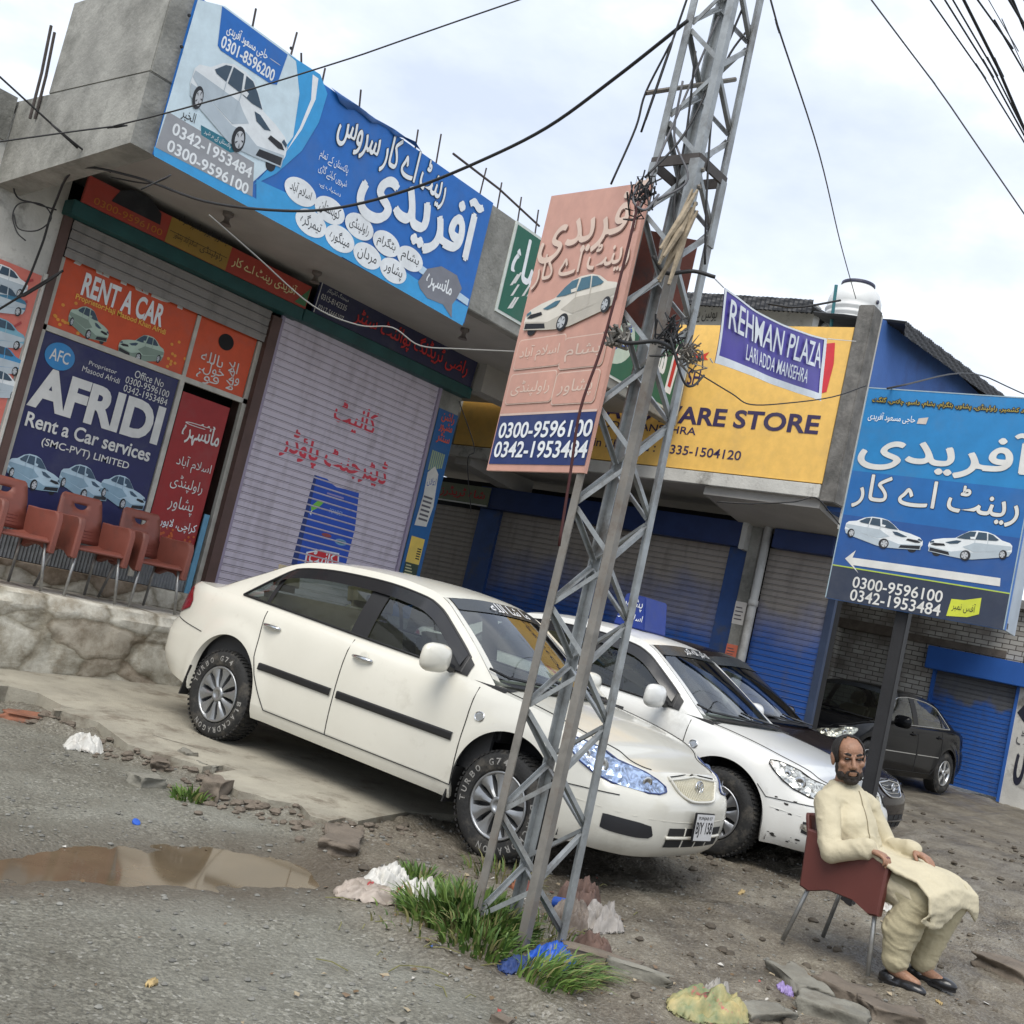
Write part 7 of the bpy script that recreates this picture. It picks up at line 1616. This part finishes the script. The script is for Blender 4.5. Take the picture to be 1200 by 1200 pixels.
crumple('plastic_bag', 'torn white plastic bag below the broken slab edge on the left', (99,874), .10, .16, .10, PLW, 1, 'plastic bag', rz=.7)
crumple('plastic_bag', 'flattened dusty pinkish plastic bag at the left end of the litter', (432,1050), .22, .13, .06, PLP, 2, 'plastic bag', rz=-.7)
crumple('plastic_bag', 'white plastic bag with grey folds in the litter left of the weeds', (488,1058), .13, .12, .11, PLW, 3, 'plastic bag', rz=-.4)
crumple('plastic_bag', 'pale plastic bag behind the red wrapper in the litter', (452,1040), .15, .10, .09, PLW, 4, 'plastic bag', rz=-.5)
crumple('wrapper', 'crumpled red wrapper on the pale litter left of the weeds', (436,1034), .05, .04, .06, PLR, 5, 'wrapper', z0=.06)
crumple('wrapper', 'small red and white wrapper near the grass tuft', (470,1042), .045, .035, .05, PLR, 6, 'wrapper', z0=.05)
crumple('rag', 'grey white rag in the heap right of the pylon foot', (667,1085), .13, .12, .14, RAG, 7, 'rag')
crumple('rag', 'large dirty white cloth at the right of the trash heap', (700,1088), .15, .14, .12, mat('dirty white cloth', (.40,.37,.34), .9, var=.4, vscale=9), 8, 'rag', rz=.3)
crumple('rag', 'matted brown rag behind the trash heap at the pylon', (676,1060), .20, .14, .13, RAGD, 9, 'rag', rz=.2)
crumple('rag', 'brown cloth hanging out of the trash heap above the grass', (694,1113), .10, .12, .07, RAGD, 10, 'rag')
crumple('tarpaulin', 'bright blue plastic sheet crumpled at the foot of the pylon', (648,1126), .26, .11, .07, PLB, 11, 'plastic sheet', rz=.25)
crumple('tarpaulin', 'frayed dark blue net beside the bright blue sheet', (608,1134), .14, .10, .04, mat('dark blue net', (.02,.05,.18), .7, var=.5, vscale=20), 12, 'plastic sheet', rz=.2)
crumple('litter', 'orange litter scraps under the pylon behind the weeds', (608,1040), .12, .07, .06, ORA_, 13)
crumple('litter', 'reddish litter scraps beside the back leg of the pylon', (622,1046), .06, .06, .07, mat('faded red scraps', (.30,.11,.09), .8, var=.4, vscale=9), 14)
crumple('plastic_bag', 'torn white bag on the ground behind the brown chair', (1012,1068), .10, .08, .07, PLW, 15, 'plastic bag', rz=.3)
crumple('plastic_bag', 'thin white bag strip on the mud beside the man', (1040,1080), .14, .04, .04, PLW, 16, 'plastic bag', rz=-.9)
crumple('wrapper', 'flat purple wrapper on the stones in front of the chair', (921,1159), .065, .055, .02, PUR_, 17, 'wrapper', rz=.2)
crumple('sack', 'colourful printed sack lying at the bottom edge of the picture', (830,1190), .26, .13, .09, SAK, 18, 'sack', rz=-.5)
crumple('plastic_bag', 'clear grey bag behind the colourful sack', (838,1168), .09, .07, .07, mat('grey film', (.36,.34,.31), .4, var=.4, vscale=12), 19, 'plastic bag')
for i, (px, s_, lab) in enumerate((((868,1050),.035,'yellow leaf scrap on the mud in front of the scuffed car'), ((180,1144),.030,'tan paper scrap on the gravel at the lower left'), ((1016,1163),.02,'small yellow scrap on the stones near the chair'), ((1100,1178),.02,'small pale scrap at the road edge below the shoes'))):
    crumple('paper_scrap', lab, px, s_*1.4, s_*.6, .012, mat('yellowed paper', (.46,.34,.16), .8, var=.3, vscale=15), 20+i, 'paper scrap', res=12, rz=.4*i)
for i, (px, lab) in enumerate((((155,907),'blue bottle cap near the slab edge by the stones'), ((161,957),'small blue wrapper piece on the gravel'), ((398,979),'blue and white packet scrap below the slab corner'), ((648,1066),'blue can standing in the trash heap by the pylon'))):
    c = at(*px, 'z', .0); z = gz(c.x, c.y); b = MB(); M_ = Matrix.Translation((c.x, c.y, z+(.004 if i < 3 else .05))) @ Matrix.Rotation(.4*i+.2, 4, 'X'); r_ = .022 if i < 3 else .028; h_ = .010 if i < 3 else .09; b.lathe([(0,0),(r_,0),(r_,h_*.85),(r_*.85,h_),(0,h_)], 14, M_); o = b.build('bottle_cap' if i < 3 else 'drink_can', PLB); fixn(o, .6); tag(o, lab, 'bottle cap' if i < 3 else 'can')
ROCK = mat('grey field stone', (.225,.215,.18), .9, var=.3, vscale=5, bump=.5, bscale=25, dirt=(.13,.115,.09), dscale=4); ROCK2 = mat('brown field stone', (.165,.135,.105), .9, var=.35, vscale=6, bump=.5, bscale=25); BRK = mat('broken brick', (.26,.105,.06), .9, var=.35, vscale=8, bump=.4, bscale=30, dirt=(.12,.10,.08), dscale=5)
def rock(px, sx, sy, sz, m, seed, label, rz=0, sink=.3):
    c = at(*px, 'z', 0); z = gz(c.x, c.y); bm = bmesh.new(); bmesh.ops.create_icosphere(bm, subdivisions=4, radius=1)
    for v in bm.verts:
        p = v.co.copy(); q = Vector((max(min(p.x*1.35,.85),-.85), max(min(p.y*1.35,.85),-.85), max(min(p.z*1.4,.8),-.8))); d = .34*noise.noise(p*1.5+Vector((seed*7.1,0,0)))+.14*noise.noise(p*3.3+Vector((0,seed*5.3,0)))+.05*noise.noise(p*8+Vector((0,0,seed))); q *= 1+d
        x, y = q.x*sx, q.y*sy; v.co = Vector((c.x+x*math.cos(rz)-y*math.sin(rz), c.y+x*math.sin(rz)+y*math.cos(rz), z+q.z*sz+sz*(.8-sink*1.6)))
    me = bpy.data.meshes.new('stone'); bm.to_mesh(me); bm.free(); me.polygons.foreach_set('use_smooth', [True]*len(me.polygons)); me.materials.append(m); o = bpy.data.objects.new('stone', me); COL.objects.link(o); tag(o, label, 'stone')
for i, a_ in enumerate((((172,914),.10,.08,.05,ROCK,'rounded grey stone beside the blue cap below the slab'), ((250,930),.09,.08,.09,ROCK2,'brown stone standing right of the small grass tuft'), ((186,897),.12,.06,.04,ROCK2,'flat brown stone above the rounded grey one'), ((216,894),.07,.05,.05,ROCK,'small pale stone above the small grass tuft'), ((240,905),.09,.05,.05,ROCK,'pale flat chip on the slab edge by the tuft'), ((40,838),.22,.14,.05,BRK,'broken red brick slab at the far left'), ((700,1132),.05,.20,.05,ROCK2,'long brown stone right of the drooping grass'), ((745,1150),.035,.16,.04,ROCK,'thin grey stone bar pointing to the lower right'), ((935,1152),.19,.10,.06,ROCK,'largest flat grey slab stone below the chair'), ((990,1166),.16,.12,.08,ROCK2,'brown slab stone right of the largest one'), ((975,1190),.18,.10,.07,ROCK,'grey slab stone at the bottom edge under the chair'), ((1045,1194),.16,.10,.06,ROCK2,'half buried brown stone at the bottom edge below the shoes'), ((893,1190),.16,.07,.04,ROCK,'long pale stone right of the printed sack'), ((466,1188),.035,.03,.02,ROCK,'small loose pebble on the road at the bottom middle'), ((400,990),.25,.12,.05,ROCK2,'flat buried slab below the concrete corner'), ((1180,1150),.2,.14,.05,ROCK2,'dark stone at the lower right edge'), ((590,1190),.04,.03,.025,ROCK2,'small brown pebble at the road edge below the weeds'))):
    rock(a_[0], a_[1], a_[2], a_[3], a_[4], i+1, a_[5], rz=.5*i if a_[1] != .05 else .6, sink=.42 if a_[1] > .1 else .3)
# clods and rubble on the forecourt
b = MB(); rr = random.Random(12); n = 0; CL = mat('mud clod', (.11,.092,.07), .95, var=.4, vscale=9)
while n < 900:
    x, y = rr.uniform(4.2, 15.5), rr.uniform(.8, 5.2)
    if float(np_sd(np.array([x]), np.array([y]), lot_poly)[0]) < .05 or float(np_sd(np.array([x]), np.array([y]), slab_poly)[0]) > -.03: continue
    if rr.random() > float(fbm(np.array([x*.9]), np.array([y*.9]), 77)[0])*1.5-.25: n += .2; continue
    stone(b, x, y, gz(x, y), rr.choice((.010,.014,.018,.026,.04)), rr, None, .7); n += 1
o = b.build('rubble', CL); tag(o, 'scattered mud clods and rubble over the forecourt', 'rubble', None, 'stuff')
b = MB(); rr = random.Random(31)
for k in range(260):
    i = rr.randrange(3, 26); p0, p1 = slab_xy[i], slab_xy[min(i+1, 28)]; f = rr.random(); x = p0[0]+(p1[0]-p0[0])*f; y = p0[1]+(p1[1]-p0[1])*f; d = Vector((x-5.6, y-5.6)); d = d.normalized()*abs(rr.gauss(.05,.16)); x += d.x; y += d.y; stone(b, x, y, gz(x, y)+.004, rr.choice((.012,.02,.02,.03,.045)), rr, None, .6)
o = b.build('rubble', ROCK2); tag(o, 'small broken stones along the crumbling slab edge', 'rubble', None, 'stuff')

# small scraps trodden into the mud, too many to count
rr = random.Random(77); b = MB(); cols = [mat('scrap white', (.5,.48,.44), .7), mat('scrap brown', (.16,.11,.07), .9), mat('scrap tan', (.33,.27,.18), .8), mat('scrap blue', (.05,.12,.35), .6), mat('scrap red', (.35,.06,.05), .6), mat('dead leaf', (.13,.085,.045), .9)]
for k in range(330):
    if k < 190: px = (rr.gauss(590,95), rr.gauss(1085,38))
    elif k < 260: px = (rr.gauss(880,90), rr.gauss(1170,18))
    else: px = (rr.uniform(0,1180), rr.uniform(960,1195))
    c = at(px[0], max(px[1], 965), 'z', 0)
    if not (1.5 < c.x < 9 and .8 < c.y < 6.5) or float(np_sd(np.array([c.x]), np.array([c.y]), slab_poly)[0]) > -.05: continue
    z = gz(c.x, c.y)+.006; s_ = rr.choice((.006,.008,.011,.014,.02)); a_ = rr.random()*6.28; q = []
    for j in range(5): t_ = a_+j*1.2566; q.append((c.x+s_*math.cos(t_)*rr.uniform(.4,1.3), c.y+s_*math.sin(t_)*rr.uniform(.4,1.3), z+rr.uniform(-.003,.010)))
    b.poly(q, rr.choice(cols[:3]+cols[1:3]*2+cols[5:]*3+(cols if k < 190 else cols[:3])))
o = b.build('litter', None); tag(o, 'tiny scraps of paper and dead leaves trodden into the ground', 'litter', None, 'stuff')
b = MB()
for k in range(60):
    px = (rr.gauss(560,70), rr.gauss(1085,30)); c = at(px[0], px[1], 'z', 0); z = gz(c.x, c.y)+.008; a_ = rr.random()*6.28; L_ = rr.uniform(.05,.18); b.tube([(c.x,c.y,z),(c.x+L_*.5*math.cos(a_)+rr.uniform(-.01,.01),c.y+L_*.5*math.sin(a_),z+.012),(c.x+L_*math.cos(a_),c.y+L_*math.sin(a_),z)], .0025, 4)
o = b.build('dead_stalks', GR2); tag(o, 'dead grass stalks lying flat round the weeds', 'dead grass', None, 'stuff')
